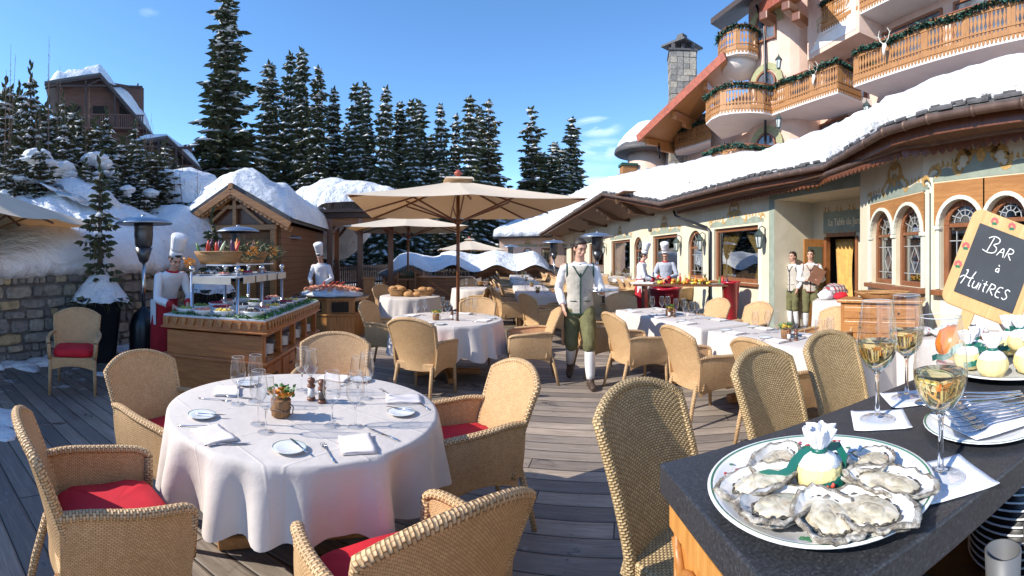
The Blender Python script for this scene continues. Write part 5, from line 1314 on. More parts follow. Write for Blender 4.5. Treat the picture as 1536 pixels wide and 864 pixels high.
m = MB(); m.lathe([(2.0, 8.80), (1.85, 9.15), (1.4, 9.75), (.7, 10.4), (.05, 10.65)], 28, (0, 0, 0), fn=lambda a, z: 1+.05*math.sin(a*31)); o = m.build('turret_snow', M['snow'], loc=D(972, 31, 0)); props(o, 'snow cap on the round turret', 'snow', kind='stuff')
o = thing('corner_balcony', 'tiny garlanded balcony end sticking out left of the turret', 'balcony', D(942, 30, 0), 0); m = MB(); m.box((0, 0, 6.9), (.9, .9, 1.0)); m.build('railing', M['balcony_wood'], o); m = MB(); m.box((0, 0, 7.45), (1.05, 1.05, .16)); m.build('garland', M['garland'], o)
# ================================================================== FURNITURE
def shell(mb, fn, nu, nv, th, scale=None):
 """thin double-skinned surface; fn(u,v)->Vector, u,v in 0..1. UV in metres"""
 P = [[fn(i/nu, j/nv) for i in range(nu+1)] for j in range(nv+1)]
 N = []
 for j in range(nv+1):
  row = []
  for i in range(nu+1):
   a = P[j][min(i+1, nu)]-P[j][max(i-1, 0)]; b = P[min(j+1, nv)][i]-P[max(j-1, 0)][i]; n = a.cross(b)
   row.append(n.normalized() if n.length > 1e-9 else Vector((0, 1, 0)))
  N.append(row)
 wmax = max(sum((P[j][i+1]-P[j][i]).length for i in range(nu)) for j in range(nv+1)); hmax = max(sum((P[j+1][i]-P[j][i]).length for j in range(nv)) for i in range(nu+1))
 us = [wmax*i/nu for i in range(nu+1)]; vs = [hmax*j/nv for j in range(nv+1)]
 A = [[P[j][i]+N[j][i]*th/2 for i in range(nu+1)] for j in range(nv+1)]; B = [[P[j][i]-N[j][i]*th/2 for i in range(nu+1)] for j in range(nv+1)]
 mb.grid(A, uv=(us, vs)); mb.grid(B, uv=(us, vs), flip=True)
 rim = [(j, 0) for j in range(nv+1)]
 for (ra, rb) in (([A[0][i] for i in range(nu+1)], [B[0][i] for i in range(nu+1)]), ([A[nv][i] for i in range(nu+1)], [B[nv][i] for i in range(nu+1)]), ([A[j][0] for j in range(nv+1)], [B[j][0] for j in range(nv+1)]), ([A[j][nu] for j in range(nv+1)], [B[j][nu] for j in range(nv+1)])):
  mb.grid([ra, rb], smooth=False)
def make_chair(kind='arm', cushion=True):
 """woven armchair; local +Y is the way the sitter faces"""
 coarse = kind == 'coarse'
 cane = M['cane_coarse'] if coarse else M['cane']; rim = M['cane_coarse'] if coarse else M['cane_rim']
 o = thing('wicker_armchair' if kind != 'coarse' else 'wicker_side_chair', 'woven cane chair', 'chair')
 topz = .93 if not coarse else 1.02
 def back(u, v):
  x = 2*u-1; zt_ = topz-.085*abs(x)**2.3; z = .34+(zt_-.34)*v
  hw_ = (.245+.045*v) if not coarse else (.235+.03*v)
  f = max(0, (z-.42)/.5)
  return Vector((x*hw_, -.235-.15*f**1.35+(.055*(1-.35*f) if not coarse else .035)*x*x, z))
 m = MB(); shell(m, back, 14, 14, .028); m.build('backrest', cane, o, recalc=False)
 m = MB(); e = [back(0, k/12) for k in range(13)]+[back(k/14, 1) for k in range(1, 14)]+[back(1, 1-k/12) for k in range(13)]
 m.tube(e, .021 if not coarse else .026, 8); m.build('back_rim', rim, o, recalc=False)
 m = MB(); sy0, sy1 = -.24, .27
 m.M = None
 def sw(y): return .235+.035*(y-sy0)/(sy1-sy0)
 P = []
 for z in (.345, .43):
  P.append([Vector((-sw(sy0), sy0, z)), Vector((sw(sy0), sy0, z)), Vector((sw(sy1), sy1, z)), Vector((-sw(sy1), sy1, z))])
 m.add(P[0]+P[1], [(0, 3, 2, 1), (4, 5, 6, 7), (0, 1, 5, 4), (1, 2, 6, 5), (2, 3, 7, 6), (3, 0, 4, 7)],
   [((0, 0), (0, .5), (.5, .5), (.5, 0)), ((0, 0), (.5, 0), (.5, .5), (0, .5))]+[((0, 0), (.5, 0), (.5, .085), (0, .085))]*4)
 for (a, b) in (((-sw(sy1), sy1), (sw(sy1), sy1)), ((-sw(sy0), sy0+.02), (-sw(sy1), sy1)), ((sw(sy0), sy0+.02), (sw(sy1), sy1))):
  a = Vector((*a, .335)); b = Vector((*b, .335)); V = []
  n = 10; top = [a.lerp(b, k/n)+Vector((0, 0, .02)) for k in range(n+1)]; bot = [a.lerp(b, k/n)-Vector((0, 0, .055*(2*k/n-1)**2)) for k in range(n+1)]
  m.grid([bot, top], uv=([.5*k/n for k in range(n+1)], [0, .05]))
 m.build('seat', cane, o, bevel=.008, segs=1)
 for (a, b, r0) in (((-.215, -.235, .40), (-.235, -.33, 0), .021), ((.215, -.235, .40), (.235, -.33, 0), .021), ((-.255, .255, .44), (-.265, .275, 0), .022), ((.255, .255, .44), (.265, .275, 0), .022)):
  m = MB(); a = Vector(a); b = Vector(b); m.tube([a, a.lerp(b, .5)+Vector((0, -.006 if a.y < 0 else .004, 0)), b], [r0, r0*.95, r0*.78], 8); m.build('leg', rim, o, recalc=False)
 if kind in ('arm', 'open'):
  for sg in (-1, 1):
   p0 = back(0 if sg < 0 else 1, .62); path = [p0+Vector((0, .0, 0)), Vector((sg*.292, -.13, .665)), Vector((sg*.305, .02, .650)), Vector((sg*.302, .16, .640)), Vector((sg*.288, .25, .628)), Vector((sg*.272, .285, .600))]
   for _ in range(2):
    q = [path[0]]
    for a, b in zip(path[:-1], path[1:]): q += [a.lerp(b, .25), a.lerp(b, .75)]
    q.append(path[-1]); path = q
   m = MB()
   if kind == 'arm':
    k = len(path)-1
    def side(u, v, path=path, k=k, sg=sg):
     t = path[min(k, int(u*k))]; t2 = path[min(k, int(u*k)+1)]; p = t.lerp(t2, u*k-int(u*k))
     bt = Vector((sg*(.240+.03*u), -.235+.505*u, .345)); q = bt.lerp(p, v); q.x += sg*.010*math.sin(v*PI); return q
    shell(m, side, 12, 8, .022); pa = m.build('arm', cane, o, recalc=False)
   m = MB(); m.tube(path, [.026]*(len(path)-3)+[.025, .024, .022], 8, flat=.72, up=(0, 0, 1))
   m.tube([path[-2]+Vector((0, -.004, -.005)), Vector((sg*.262, .275, .42))], [.024, .023], 8)
   m.build('armrest', rim, o, recalc=False)
 if cushion:
  m = MB(); rows = []; n = 28
  for (k, z) in ((.90, .432), (.985, .446), (1.0, .475), (.985, .505), (.90, .523), (.6, .533), (.25, .536), (.02, .536)):
   row = []
   for i in range(n):
    a = 2*PI*i/n; c_, s_ = math.cos(a), math.sin(a); e_ = 2/5.0; x = math.copysign(abs(c_)**e_, c_)*.235*k; y = math.copysign(abs(s_)**e_, s_)*.235*k+.03
    row.append(Vector((x*(1+.06*(y+.2)), y, z+.004*math.sin(i*2.1)*(k > .5))))
   rows.append(row)
  m.grid(rows, closed_u=True, cap=True); m.build('cushion', M['cushion'], o)
 return o
PROTO = {}
def chair(kind, x, y, az, label, group):
 if kind not in PROTO:
  PROTO[kind] = make_chair({'arm': 'arm', 'armplain': 'arm', 'open': 'open', 'coarse': 'coarse'}[kind], kind in ('arm', 'open'))
  o = PROTO[kind]; o.location = (x, y, 0); o.rotation_euler = (0, 0, -R(az)); o['label'] = label; o['group'] = group; return o
 return dup(PROTO[kind], (x, y, 0), az, label, group)
GF = 'armchairs around the big round table in front'
chair('arm', -1.53, 1.30, 27, 'wicker armchair with a half-sunlit red cushion, front left of the big round table', GF)
chair('arm', -.37, 1.52, -42, 'wicker armchair seen from behind in the middle of the bottom edge, red cushion', GF)
chair('arm', -.27, 2.78, -118, 'wicker armchair with its inner back in full sun, right of the big round table', GF)
chair('arm', -1.98, 2.22, 97, 'wicker armchair in the shade between the big round table and the buffet', GF)
chair('arm', -1.40, 3.42, 165, 'wicker armchair behind the glasses of the big round table', GF)
chair('open', -4.55, 3.35, 132, 'open-armed wicker chair with red cushion alone by the black planter', 'open-armed chairs')
GB = 'armless chairs by the stone-topped bar'
chair('coarse', .76, 1.70, 148, 'coarsely woven chair whose tall back is nearest the camera, left of the oyster bar', GB)
chair('coarse', 1.58, 2.10, 160, 'coarsely woven chair second behind the bar corner, its left rim sunlit', GB)
chair('coarse', 2.26, 2.36, 171, 'coarsely woven chair nearest the wine glasses on the bar', GB)
GS = 'armchairs around the second round table'
chair('arm', -1.0, 5.28, 17, 'wicker armchair seen from behind at the near side of the second round table', GS)
chair('armplain', -1.78, 6.55, 98, 'wicker armchair on the buffet side of the second round table', GS)
chair('armplain', -.58, 7.22, 185, 'wicker armchair on the far side of the second round table, before the parasol pole', GS)
chair('arm', .24, 6.0, -92, 'wicker armchair in profile on the right of the second round table', GS)
GR = 'armchairs along the white rectangular tables'
chair('armplain', 1.22, 6.35, 78, 'wicker armchair directly behind the walking waiter', GR)
chair('arm', 1.50, 5.50, 76, 'sunlit wicker armchair just right of the walking waiter', GR)
chair('arm', 1.86, 4.28, 78, 'sunlit wicker armchair seen from behind between the two rectangular tables', GR)
chair('arm', 2.20, 3.38, 76, 'wicker armchair half hidden behind the coarse chairs, red cushion showing', GR)
chair('armplain', 2.85, 6.62, -102, 'wicker armchair whose sunlit back stands before the red serving tub', GR)
chair('armplain', 3.10, 5.78, -102, 'wicker armchair with a sunlit rounded back between the red tub and the two staff', GR)
chair('armplain', 3.60, 4.62, -100, 'wicker armchair with a sunlit back below the wooden sideboard', GR)
chair('armplain', 1.98, 7.85, 172, 'wicker armchair in shade at the far head of the rectangular table', GR)
GM = 'chairs on the middle of the terrace'
mid = [(.55, 8.5, 62, 'shaded wicker chair at the elbow of the waiter'), (-.02, 9.9, 80, 'dark-looking wicker chair right of the parasol pole'), (.05, 11.6, 85, 'wicker chair second along the shaded aisle'), (-.15, 13.6, 85, 'wicker chair third along the shaded aisle'), (-.3, 15.6, 85, 'wicker chair fourth along the shaded aisle'),
  (-.86, 11.0, -80, 'wicker chair angled beside the parasol pole'), (-1.35, 13.6, -170, 'wicker chair behind the small white table with the goblets'), (1.0, 10.3, -90, 'wicker chair facing the aisle behind the waiter'), (1.2, 12.4, -95, 'wicker chair farther up behind the waiter'), (.85, 9.3, -60, 'wicker chair turned aside close behind the waiter'), (-2.75, 10.4, 120, 'wicker chair beyond the bread table'), (1.55, 8.9, 170, 'wicker chair backing on to the shade behind the waiter')]
for x, y, a, lb in mid: chair('armplain', x, y, a, lb, GM)
# ---------------------------------------------------------------- tables and cloths
def outline_round(r, n): return [Vector((r*math.cos(2*PI*i/n), r*math.sin(2*PI*i/n), 0)) for i in range(n)], [Vector((math.cos(2*PI*i/n), math.sin(2*PI*i/n), 0)) for i in range(n)]
def outline_rect(w_, l, n, rc=.03):
 P = []; N = []; per = 2*(w_+l)
 def pt(s):
  s %= per
  if s < w_: return Vector((-w_/2+s, -l/2, 0)), Vector((0, -1, 0)), min(s, w_-s)
  s -= w_
  if s < l: return Vector((w_/2, -l/2+s, 0)), Vector((1, 0, 0)), min(s, l-s)
  s -= l
  if s < w_: return Vector((w_/2-s, l/2, 0)), Vector((0, 1, 0)), min(s, w_-s)
  s -= w_; return Vector((-w_/2, l/2-s, 0)), Vector((-1, 0, 0)), min(s, l-s)
 for i in range(n):
  s = per*i/n; p, nn, dist = pt(s)
  k = max(0, 1-dist/.10)
  if k > 0: c = Vector((math.copysign(1, p.x), math.copysign(1, p.y), 0)).normalized(); nn = nn.lerp(c, k*.9).normalized()
  P.append(p); N.append(nn)
 return P, N
def cloth(shape, drop, seed, folds=.035, n=200, corner=0.0, flare=.05):
 r = random.Random(seed); m = MB(); P, N = shape
 ph = [r.uniform(0, 6.3) for _ in range(6)]; fr = [9, 14, 19, 27, 5, 3]; am = [.8, 1, .85, .5, .4, .3]
 n = len(P); rows = [[Vector((p.x*.02, p.y*.02, .7665)) for p in P], [Vector((p.x*.6, p.y*.6, .7665)) for p in P], [Vector((p.x*.985, p.y*.985, .7665)) for p in P]]
 rows.append([P[i]+N[i]*.006+Vector((0, 0, .762)) for i in range(n)])
 K = 12
 for k in range(1, K+1):
  f = k/K; row = []
  for i in range(n):
   t = 2*PI*i/n
   w_ = sum(a*math.sin(q*t+p_+.25*f*math.sin(3*t)) for a, q, p_ in zip(am, fr, ph))/1.9
   dl = drop*(1+corner*max(0, math.cos(4*(t)))**3+.05*math.sin(2*t+ph[2])+.05*w_)
   amp = folds*f**.75
   wv = math.copysign(abs(w_)**.8, w_)
   row.append(P[i]+N[i]*(.010+flare*f+amp*wv)+Vector((0, 0, .756-dl*f)))
  rows.append(row)
 m.grid(rows, closed_u=True, cap=False); m.add([rows[0][i] for i in range(n)], [tuple(range(n))])
 return m
def pedestal(o, r, feet=4):
 m = MB(); m.box((0, 0, .735), (.9*r, .9*r, .03)); m.lathe([(r*.97, .742), (r*.97, .758)], 40); m.build('tabletop', M['honey_x'], o)
 m = MB(); m.box((0, 0, .38), (.13, .13, .68));
 m.build('pedestal', M['honey'], o, bevel=.01)
 for k in range(feet):
  a = 2*PI*k/feet+.6; m = MB(); m.bar((.05*math.cos(a), .05*math.sin(a), .07), (r*.62*math.cos(a), r*.62*math.sin(a), .035), .075, .07); m.build('foot', M['honey_x'], o, bevel=.008, segs=1)
t = thing('round_table', 'big round pedestal table laid for five in the foreground', 'table', (-1.13, 2.34, 0), 0); pedestal(t, .75)
o = cloth(outline_round(.738, 240), .30, 5, .062, corner=.22, flare=.020).build('tablecloth', M['linen'], loc=(-1.13, 2.34, 0), az=28); props(o, 'pinkish white cloth hanging in deep folds over the big round table', 'tablecloth')
t2 = thing('round_table', 'second round pedestal table, beyond the big one', 'table', (-.875, 6.25, 0), 20); pedestal(t2, .73)
o = cloth(outline_round(.74, 180), .42, 9, .045, corner=.12).build('tablecloth', M['linen'], loc=(-.875, 6.25, 0), az=0); props(o, 'white cloth over the second round table', 'tablecloth')
t3 = dup(t2, (-2.15, 9.7, 0), 0, 'round table that carries the bread baskets', scale=(.85, .85, 1)); o = cloth(outline_round(.63, 140), .5, 12, .025).build('tablecloth', M['linen'], loc=(-2.15, 9.7, 0)); props(o, 'white cloth under the bread baskets', 'tablecloth')
t4 = dup(t2, (-.95, 12.3, 0), 0, 'small round table set with goblets left of the aisle', scale=(.85, .85, 1)); o = cloth(outline_round(.63, 140), .5, 13, .025).build('tablecloth', M['linen'], loc=(-.95, 12.3, 0)); props(o, 'white cloth on the small table with goblets', 'tablecloth')
def trestle(o, w_, l):
 m = MB(); m.box((0, 0, .745), (w_-.02, l-.02, .03)); m.build('tabletop', M['honey_x'], o)
 for y in (-l*.36, l*.36):
  m = MB(); m.box((0, y, .38), (.10, .12, .68)); m.box((0, y, .05), (w_*.8, .10, .09)); m.box((0, y, .70), (w_*.7, .08, .05)); m.build('leg', M['honey'], o, bevel=.01, segs=1)
 m = MB(); m.box((0, 0, .22), (.06, l*.72, .09)); m.build('stretcher', M['honey_x'], o)
RT = {}
def rect(nm, c, az, w_, l, lb, clb, drop=.42, seed=3, group=None):
 o = thing('rectangular_table', lb, 'table', (c[0], c[1], 0), az, group); trestle(o, w_, l)
 k = cloth(outline_rect(w_, l, 220), drop, seed, .016, flare=.03).build('tablecloth', M['linen'], loc=(c[0], c[1], 0), az=az); props(k, clb, 'tablecloth', group=(group+' cloths') if group else None); RT[nm] = (c, az, w_, l)
rect('R1', (2.24, 6.14), -12.7, .76, 2.25, 'farther long rectangular table just right of the waiter', 'white cloth on the farther rectangular table', seed=4)
rect('R2', (2.70, 3.90), -12.3, .70, 2.0, 'nearer long rectangular table behind the wine glasses', 'white cloth in pleats on the nearer rectangular table', .44, 6)
farT = []
k = 0
desc = ['first', 'second', 'third', 'fourth', 'fifth', 'sixth', 'seventh']
for row, (x0, side) in enumerate([(.75, 'aisle row'), (2.7, 'middle row'), (4.6, 'window row')]):
 for j in range(6):
  y = 9.8+3.0*j+.4*row
  if row == 0 and j == 0: y = 10.6
  if row == 1 and j == 0: continue
  if row == 2 and j == 0: continue
  x = x0-.02*y
  rect('F%d%d' % (row, j), (x, y), -3, .85, 1.5, 'white-clothed table, %s from the front in the %s of the far terrace' % (desc[j], side), 'cloth on the %s table of the %s' % (desc[j], side), .4, 20+k, 'far terrace tables'); farT.append((x, y, row, j)); k += 1
  for (dx, dy, a) in ((-.68, -.38, 87), (-.68, .38, 87), (.68, -.38, -93), (.68, .38, -93)):
   if rnd.random() < .12: continue
   chair('armplain', x+dx+rnd.uniform(-.06, .06), y+dy+rnd.uniform(-.05, .05), a+rnd.uniform(-9, 9), 'wicker chair on the %s side, %s end, of the %s table of the %s' % ('left' if dx < 0 else 'right', 'near' if dy < 0 else 'far', desc[j], side), 'chairs of the far terrace')
# ---------------------------------------------------------------- the big buffet
def bump_trim(mb, a, b, z, n, w_=.05, h=.07, out=.02):
 """row of hanging drop-shaped carvings between plan points a and b"""
 a = Vector((*a, z)); b = Vector((*b, z)); u = (b-a).normalized(); nn = Vector((u.y, -u.x, 0))
 for k in range(n):
  c = a.lerp(b, (k+.5)/n)+nn*.004
  ring = [(-w_/2, 0), (w_/2, 0), (w_*.5, -h*.35), (w_*.22, -h*.5), (w_*.30, -h*.75), (0, -h), (-w_*.30, -h*.75), (-w_*.22, -h*.5), (-w_*.5, -h*.35)]
  P = [c+u*x+Vector((0, 0, q)) for x, q in ring]+[c+u*x+Vector((0, 0, q))+nn*out for x, q in ring]; L = len(ring)
  mb.add(P, [tuple(range(L))[::-1], tuple(range(L, 2*L))]+[(i, (i+1) % L, L+(i+1) % L, L+i) for i in range(L)])
BW, BL = 1.27, 2.36
buf = thing('buffet_counter', 'long carved brown pine buffet counter with open plate shelves', 'buffet', (-3.145, 4.21, 0), -10)
m = MB(); x0, x1 = -BW/2, BW/2
m.box((0, BL/2, .215), (BW-.06, BL-.06, .43)); m.box((0, BL/2, .02), (BW+.02, BL+.02, .04)); m.box((0, BL/2, .445), (BW+.05, BL+.05, .035))
m.box((0, .04, .60), (BW-.06, .06, .28)); m.box((x0+.06, BL/2, .60), (.06, BL-.1, .28)); m.box((x0+.35, BL/2, .60), (.02, BL-.1, .28))
m.build('cabinet', M['walnut'] if False else m_wood('chestnut_pine', (.28, .078, .016), (.56, .21, .052), 1, .4, 'X', coat=.3), buf, bevel=.006, segs=1)
CHN = bpy.data.materials['chestnut_pine']
m = MB()
for k in range(5): m.box((x1-.055, .05+(BL-.1)*k/4, .60), (.07, .06, .28))
m.box((x1-.035, BL/2, .755), (.05, BL-.04, .05)); m.build('shelf_post', CHN, buf, bevel=.005, segs=1)
m = MB()
for k in range(4):
 yc_ = .05+(BL-.1)*(k+.5)/4; w_ = (BL-.1)/4-.05
 for s_ in (-1, 1): m.box((x1-.02, yc_+s_*w_/4, .22), (.024, w_/2-.03, .33))
m.build('door', CHN, buf, bevel=.01, segs=1)
m = MB()
for k in range(4):
 yc_ = .05+(BL-.1)*(k+.5)/4
 for s_ in (-1, 1): m.ball((x1+.012, yc_+s_*.035, .28), .014, 1)
m.build('handle', M['dark_metal'], buf)
m = MB(); m.box((0, BL/2, .84), (BW+.03, BL+.03, .12)); m.box((0, BL/2, .775), (BW+.07, BL+.07, .022)); m.build('apron', CHN, buf, bevel=.005, segs=1)
m = MB(); bump_trim(m, (x0, -.017), (x1, -.017), .895, 11, .055, .085, .018); bump_trim(m, (x1+.017, 0), (x1+.017, BL), .895, 24, .055, .085, .018); m.build('carved_trim', M['honey'], buf, recalc=True)
m = MB(); m.box((0, BL/2, .91), (BW+.02, BL+.02, .022)); m.build('counter_top', m_plain('frosted_marble', (.58, .60, .62), .3, var=.12, scale=5), buf, bevel=.004, segs=1)
for k in range(4):
 yc_ = .05+(BL-.1)*(k+.5)/4
 for q in (-.12, .12):
  m = MB()
  for j in range(7): m.lathe([(.045, 0), (.10, .012), (.105, .016)], 20, (x1-.17, yc_+q, .465+.016*j))
  mtx = Matrix.Translation((-3.145, 4.21, 0)) @ Matrix.Rotation(R(10), 4, 'Z'); c = mtx @ Vector((0, 0, 0))
  o = m.build('plate_stack', M['china'], loc=(-3.145, 4.21, 0), az=-10); props(o, 'stack of white plates in shelf bay %s of the buffet, %s one of its pair' % (desc[k], 'near' if q < 0 else 'far'), 'plates', group='plate stacks in the buffet shelves')
gd = thing('serving_gantry', 'steel-posted gantry with ball finials and two pale shelves over the buffet', 'gantry', (-3.145, 4.21, .922), -10)
for (x, y) in ((-.36, .18), (.18, .30), (.18, 1.10), (.18, 1.95), (-.36, 1.10), (-.36, 1.95)):
 p = MB(); p.lathe([(.034, 0), (.034, .02), (.022, .03), (.022, .50)], 12, (x, y, 0)); p.ball((x, y, .53), .040, 2); p.build('post', M['steel'], gd)
m = MB(); m.box((-.09, 1.07, .44), (.60, 1.80, .018)); m.box((-.09, 1.10, .575), (.34, 1.50, .016)); m.build('shelf', m_plain('frosted_shelf', (.62, .66, .72), .25, var=.05), gd)
m = MB()
for k in range(4): m.box((.225, .55+.42*k, .40), (.008, .36, .085))
m.box((-.09, .155, .40), (.50, .008, .085)); m.build('label_strip', m_plain('label_board', (.62, .56, .47), .6), gd)
def BUF(x, y, z=.922): v = Matrix.Rotation(R(10), 4, 'Z') @ Vector((x, y, 0)); return Vector((-3.145+v.x, 4.21+v.y, z))
sf = thing('seafood_counter', 'eight-sided pine counter heaped with seafood, behind the buffet', 'counter', D(497, 9.9, 0), 12)
m = MB(); oct_ = [(.78*math.cos(PI/8+PI/4*k), .66*math.sin(PI/8+PI/4*k)) for k in range(8)]; m.prism(oct_, 0, .42); m.prism([(x*.97, y*.97) for x, y in oct_], .46, .74); m.prism([(x*1.04, y*1.04) for x, y in oct_], .42, .46); m.prism([(x*1.05, y*1.05) for x, y in oct_], .74, .78); m.build('cabinet', M['honey'], sf, bevel=.006, segs=1)
m = MB()
for k in (4, 5, 6, 7):
 a = PI/4*k+PI/4; m.box((.715*math.cos(a), .61*math.sin(a), .60), (.03, .34, .20), rz=a)  # near-black panels on the solid faces stand in for shaded shelf openings
m.build('shelf_shade_panel', M['interior'], sf); m = MB(); m.prism([(x*1.08, y*1.08) for x, y in oct_], .782, .80); m.build('counter_top', M['black_plastic'], sf)
# ---------------------------------------------------------------- parasols
def parasol(label, loc, rot, half, ze, za, zh, group='cream parasols', sag=.06, pole=M['walnut']):
 o = thing('parasol', label, 'parasol', loc, 0, group); o.rotation_euler = (0, 0, rot)
 hx, hy = half
 m = MB(); n = 12; rows = []
 per = []
 for (a, b) in (((-hx, -hy), (hx, -hy)), ((hx, -hy), (hx, hy)), ((hx, hy), (-hx, hy)), ((-hx, hy), (-hx, -hy))):
  for k in range(n):
   f = k/n; x = a[0]+(b[0]-a[0])*f; y = a[1]+(b[1]-a[1])*f; e = min(abs(f), abs(f-.5), abs(f-1))*4; s_ = math.sin(min(1, e)*PI/2)
   per.append((x*(1-.022*s_), y*(1-.022*s_), s_))
 K = 10
 for j in range(K+1):
  q = j/K; row = []
  for (x, y, s_) in per:
   z = za+(ze-za)*q-.03*math.sin(q*PI)*1.0-.035*s_*q
   row.append(Vector((x*max(q, .02), y*max(q, .02), z)))
  rows.append(row)
 m.grid(rows, closed_u=True, smooth=False); m.build('canopy', M['canvas'], o, solid=.004)
 m = MB(); rows = [[Vector((x*f, y*f, za+dz)) for (x, y, s_) in per] for f, dz in ((.01, .075), (.13, .03), (.15, -.008))]; m.grid(rows, closed_u=True, smooth=False); m.build('vent', M['canvas'], o, solid=.004)
 m = MB(); m.lathe([(.045, za+.07), (.05, za+.10), (.075, za+.12), (.075, za+.155), (.05, za+.17), (.03, za+.20), (.005, za+.205)], 12); m.build('finial', m_plain('terracotta_finial', (.36, .075, .045), .5) if 'terracotta_finial' not in bpy.data.materials else bpy.data.materials['terracotta_finial'], o)
 m = MB(); m.tube([(0, 0, 0), (0, 0, za)], .034, 12); m.build('pole', pole, o)
 for k, (x, y) in enumerate([(-hx, -hy), (0, -hy), (hx, -hy), (hx, 0), (hx, hy), (0, hy), (-hx, hy), (-hx, 0)]):
  r_b = MB(); s_ = .0 if k % 2 == 0 else 1.0
  z_at = lambda q: za+(ze-za)*q-.03*math.sin(q*PI)-.035*s_*q-.022
  pts = [Vector((x*q*.975, y*q*.975, z_at(q))) for q in (.03, .3, .6, 1.0)]
  for a, b in zip(pts[:-1], pts[1:]): r_b.bar(a, b, .022, .032)
  rb = r_b.build('rib', pole, o)
  s2 = MB(); s2.bar((x/math.hypot(x, y)*.05, y/math.hypot(x, y)*.05, zh), pts[2].lerp(pts[1], .15)+Vector((0, 0, -.03)), .020, .030); s2.build('strut', pole, rb)
 m = MB(); m.lathe([(.05, zh-.05), (.075, zh-.03), (.075, zh+.03), (.05, zh+.05)], 12); m.lathe([(.06, za-.10), (.07, za-.03)], 12); m.build('hub', pole, o)
 m = MB(); m.box((0, 0, .04), (.60, .60, .08)); m.lathe([(.06, .08), (.05, .32)], 12); m.build('base', m_plain('parasol_base', (.18, .17, .16), .8) if 'parasol_base' not in bpy.data.materials else bpy.data.materials['parasol_base'], o)
 return o
P1_ = parasol('biggest cream parasol, open over the second round table', D(687, 8.85), R(12), (1.82, 2.05), 2.51, 3.04, 2.26)
parasol('middle cream parasol left behind the biggest one', D(612, 15.2), R(10), (1.8, 1.95), 2.48, 2.98, 2.24)
parasol('small distant cream parasol between the poles', D(704, 28), R(10), (1.9, 1.9), 2.0, 2.62, 1.9)
parasol('cream parasol cut off by the left edge, its corner over the snow bank', (-6.9, 3.1, 0), R(25.5), (1.5, 1.5), 2.14, 2.78, 1.95)
# ---------------------------------------------------------------- patio heaters
def heater():
 o = thing('patio_heater', 'heater', 'patio heater')
 m = MB(); m.lathe([(.05, 2.12), (.12, 2.215), (.30, 2.19), (.445, 2.125), (.45, 2.11), (.44, 2.10), (.30, 2.155), (.12, 2.175)], 28, cap=False); m.lathe([(.05, 2.215), (.03, 2.25), (.001, 2.255)], 10); m.build('reflector', m_plain('heater_reflector', (.40, .44, .50), .35, .85), o)
 m = MB(); m.lathe([(.10, 1.72), (.135, 1.78), (.15, 1.95), (.145, 2.02), (.15, 2.03), (.15, 2.06), (.155, 2.12)], 18); m.lathe([(.035, 1.50), (.07, 1.53), (.14, 1.74)], 18); m.build('burner', m_plain('burner_mesh', (.10, .10, .105), .35, .8), o)
 m = MB(); m.tube([(0, 0, .8), (0, 0, 1.52)], .032, 10); m.build('pole', M['steel'], o)
 m = MB(); m.lathe([(.22, 0), (.23, .02), (.22, .5), (.20, .62), (.15, .72), (.06, .80), (.035, .83)], 24); m.build('gas_housing', M['dark_metal'], o)
 return o
h0 = heater(); h0.location = (-5.15, 5.12, 0); h0['label'] = 'dark patio heater behind the chef at the near end of the buffet'; h0['group'] = 'patio heaters'
for (px, py, d, lb) in ((357, 337, 9.6, 'patio heater behind the vegetable baskets before the cabin gable'), (430, 350, 13.2, 'patio heater whose pale hood shows beside the cabin windows'), (896, 347, 12.1, 'patio heater rising behind the head of the waiter, right'), (831, 361, 17.5, 'patio heater left of the head of the waiter'), (766, 369, 24.5, 'most distant patio heater, standing before the kiosk snow')):
 o = dup(h0, D(px, d), rnd.uniform(0, 360), lb)
# ================================================================== PEOPLE
M['skin'] = m_plain('skin', (0.58, 0.33, 0.235), 0.5, var=0.08, scale=9)
M['skin'].node_tree.nodes['Principled BSDF'].inputs['Subsurface Weight'].default_value = 0.05
M['white_cloth'] = m_plain('white_cotton', (0.72, 0.72, 0.75), 0.85, var=0.03, bump=0.25, bscale=14)
M['stripe_cloth'] = m_plain('grey_blue_cotton', (0.40, 0.43, 0.50), 0.85, var=0.06, bump=0.25, bscale=14)
M['red_cloth'] = m_plain('red_apron_cotton', (0.42, 0.012, 0.022), 0.85, var=0.12, bump=0.25, bscale=12)
M['vest_cloth'] = m_plain('oatmeal_felt', (0.47, 0.43, 0.37), 0.95, var=0.07, scale=22, bump=0.3, bscale=160)
M['green_cloth'] = m_plain('dark_green_braid', (0.020, 0.062, 0.045), 0.8)
M['olive_cloth'] = m_plain('olive_corduroy', (0.135, 0.128, 0.055), 0.9, var=0.2, scale=9, bump=0.4, bscale=60)
M['burgundy'] = m_plain('burgundy_braid', (0.16, 0.02, 0.022), 0.8)
M['sock'] = m_plain('pale_sock', (0.66, 0.66, 0.66), 0.95, bump=0.3, bscale=120)
M['boot'] = m_plain('brown_boot', (0.060, 0.038, 0.026), 0.5, var=0.2)
M['hair'] = m_plain('dark_brown_hair', (0.026, 0.016, 0.011), 0.5, var=0.3, scale=40, bump=0.6, bscale=90)
M['eye'] = m_plain('dark_eye', (0.02, 0.015, 0.012), 0.25)
M['lip'] = m_plain('lip', (0.42, 0.17, 0.14), 0.5)
def rem(o, vox, it=6, fac=.5):
 md = o.modifiers.new('remesh', 'REMESH'); md.mode = 'VOXEL'; md.voxel_size = vox; md.use_smooth_shade = True
 sm = o.modifiers.new('smooth', 'SMOOTH'); sm.factor = fac; sm.iterations = it
 return o
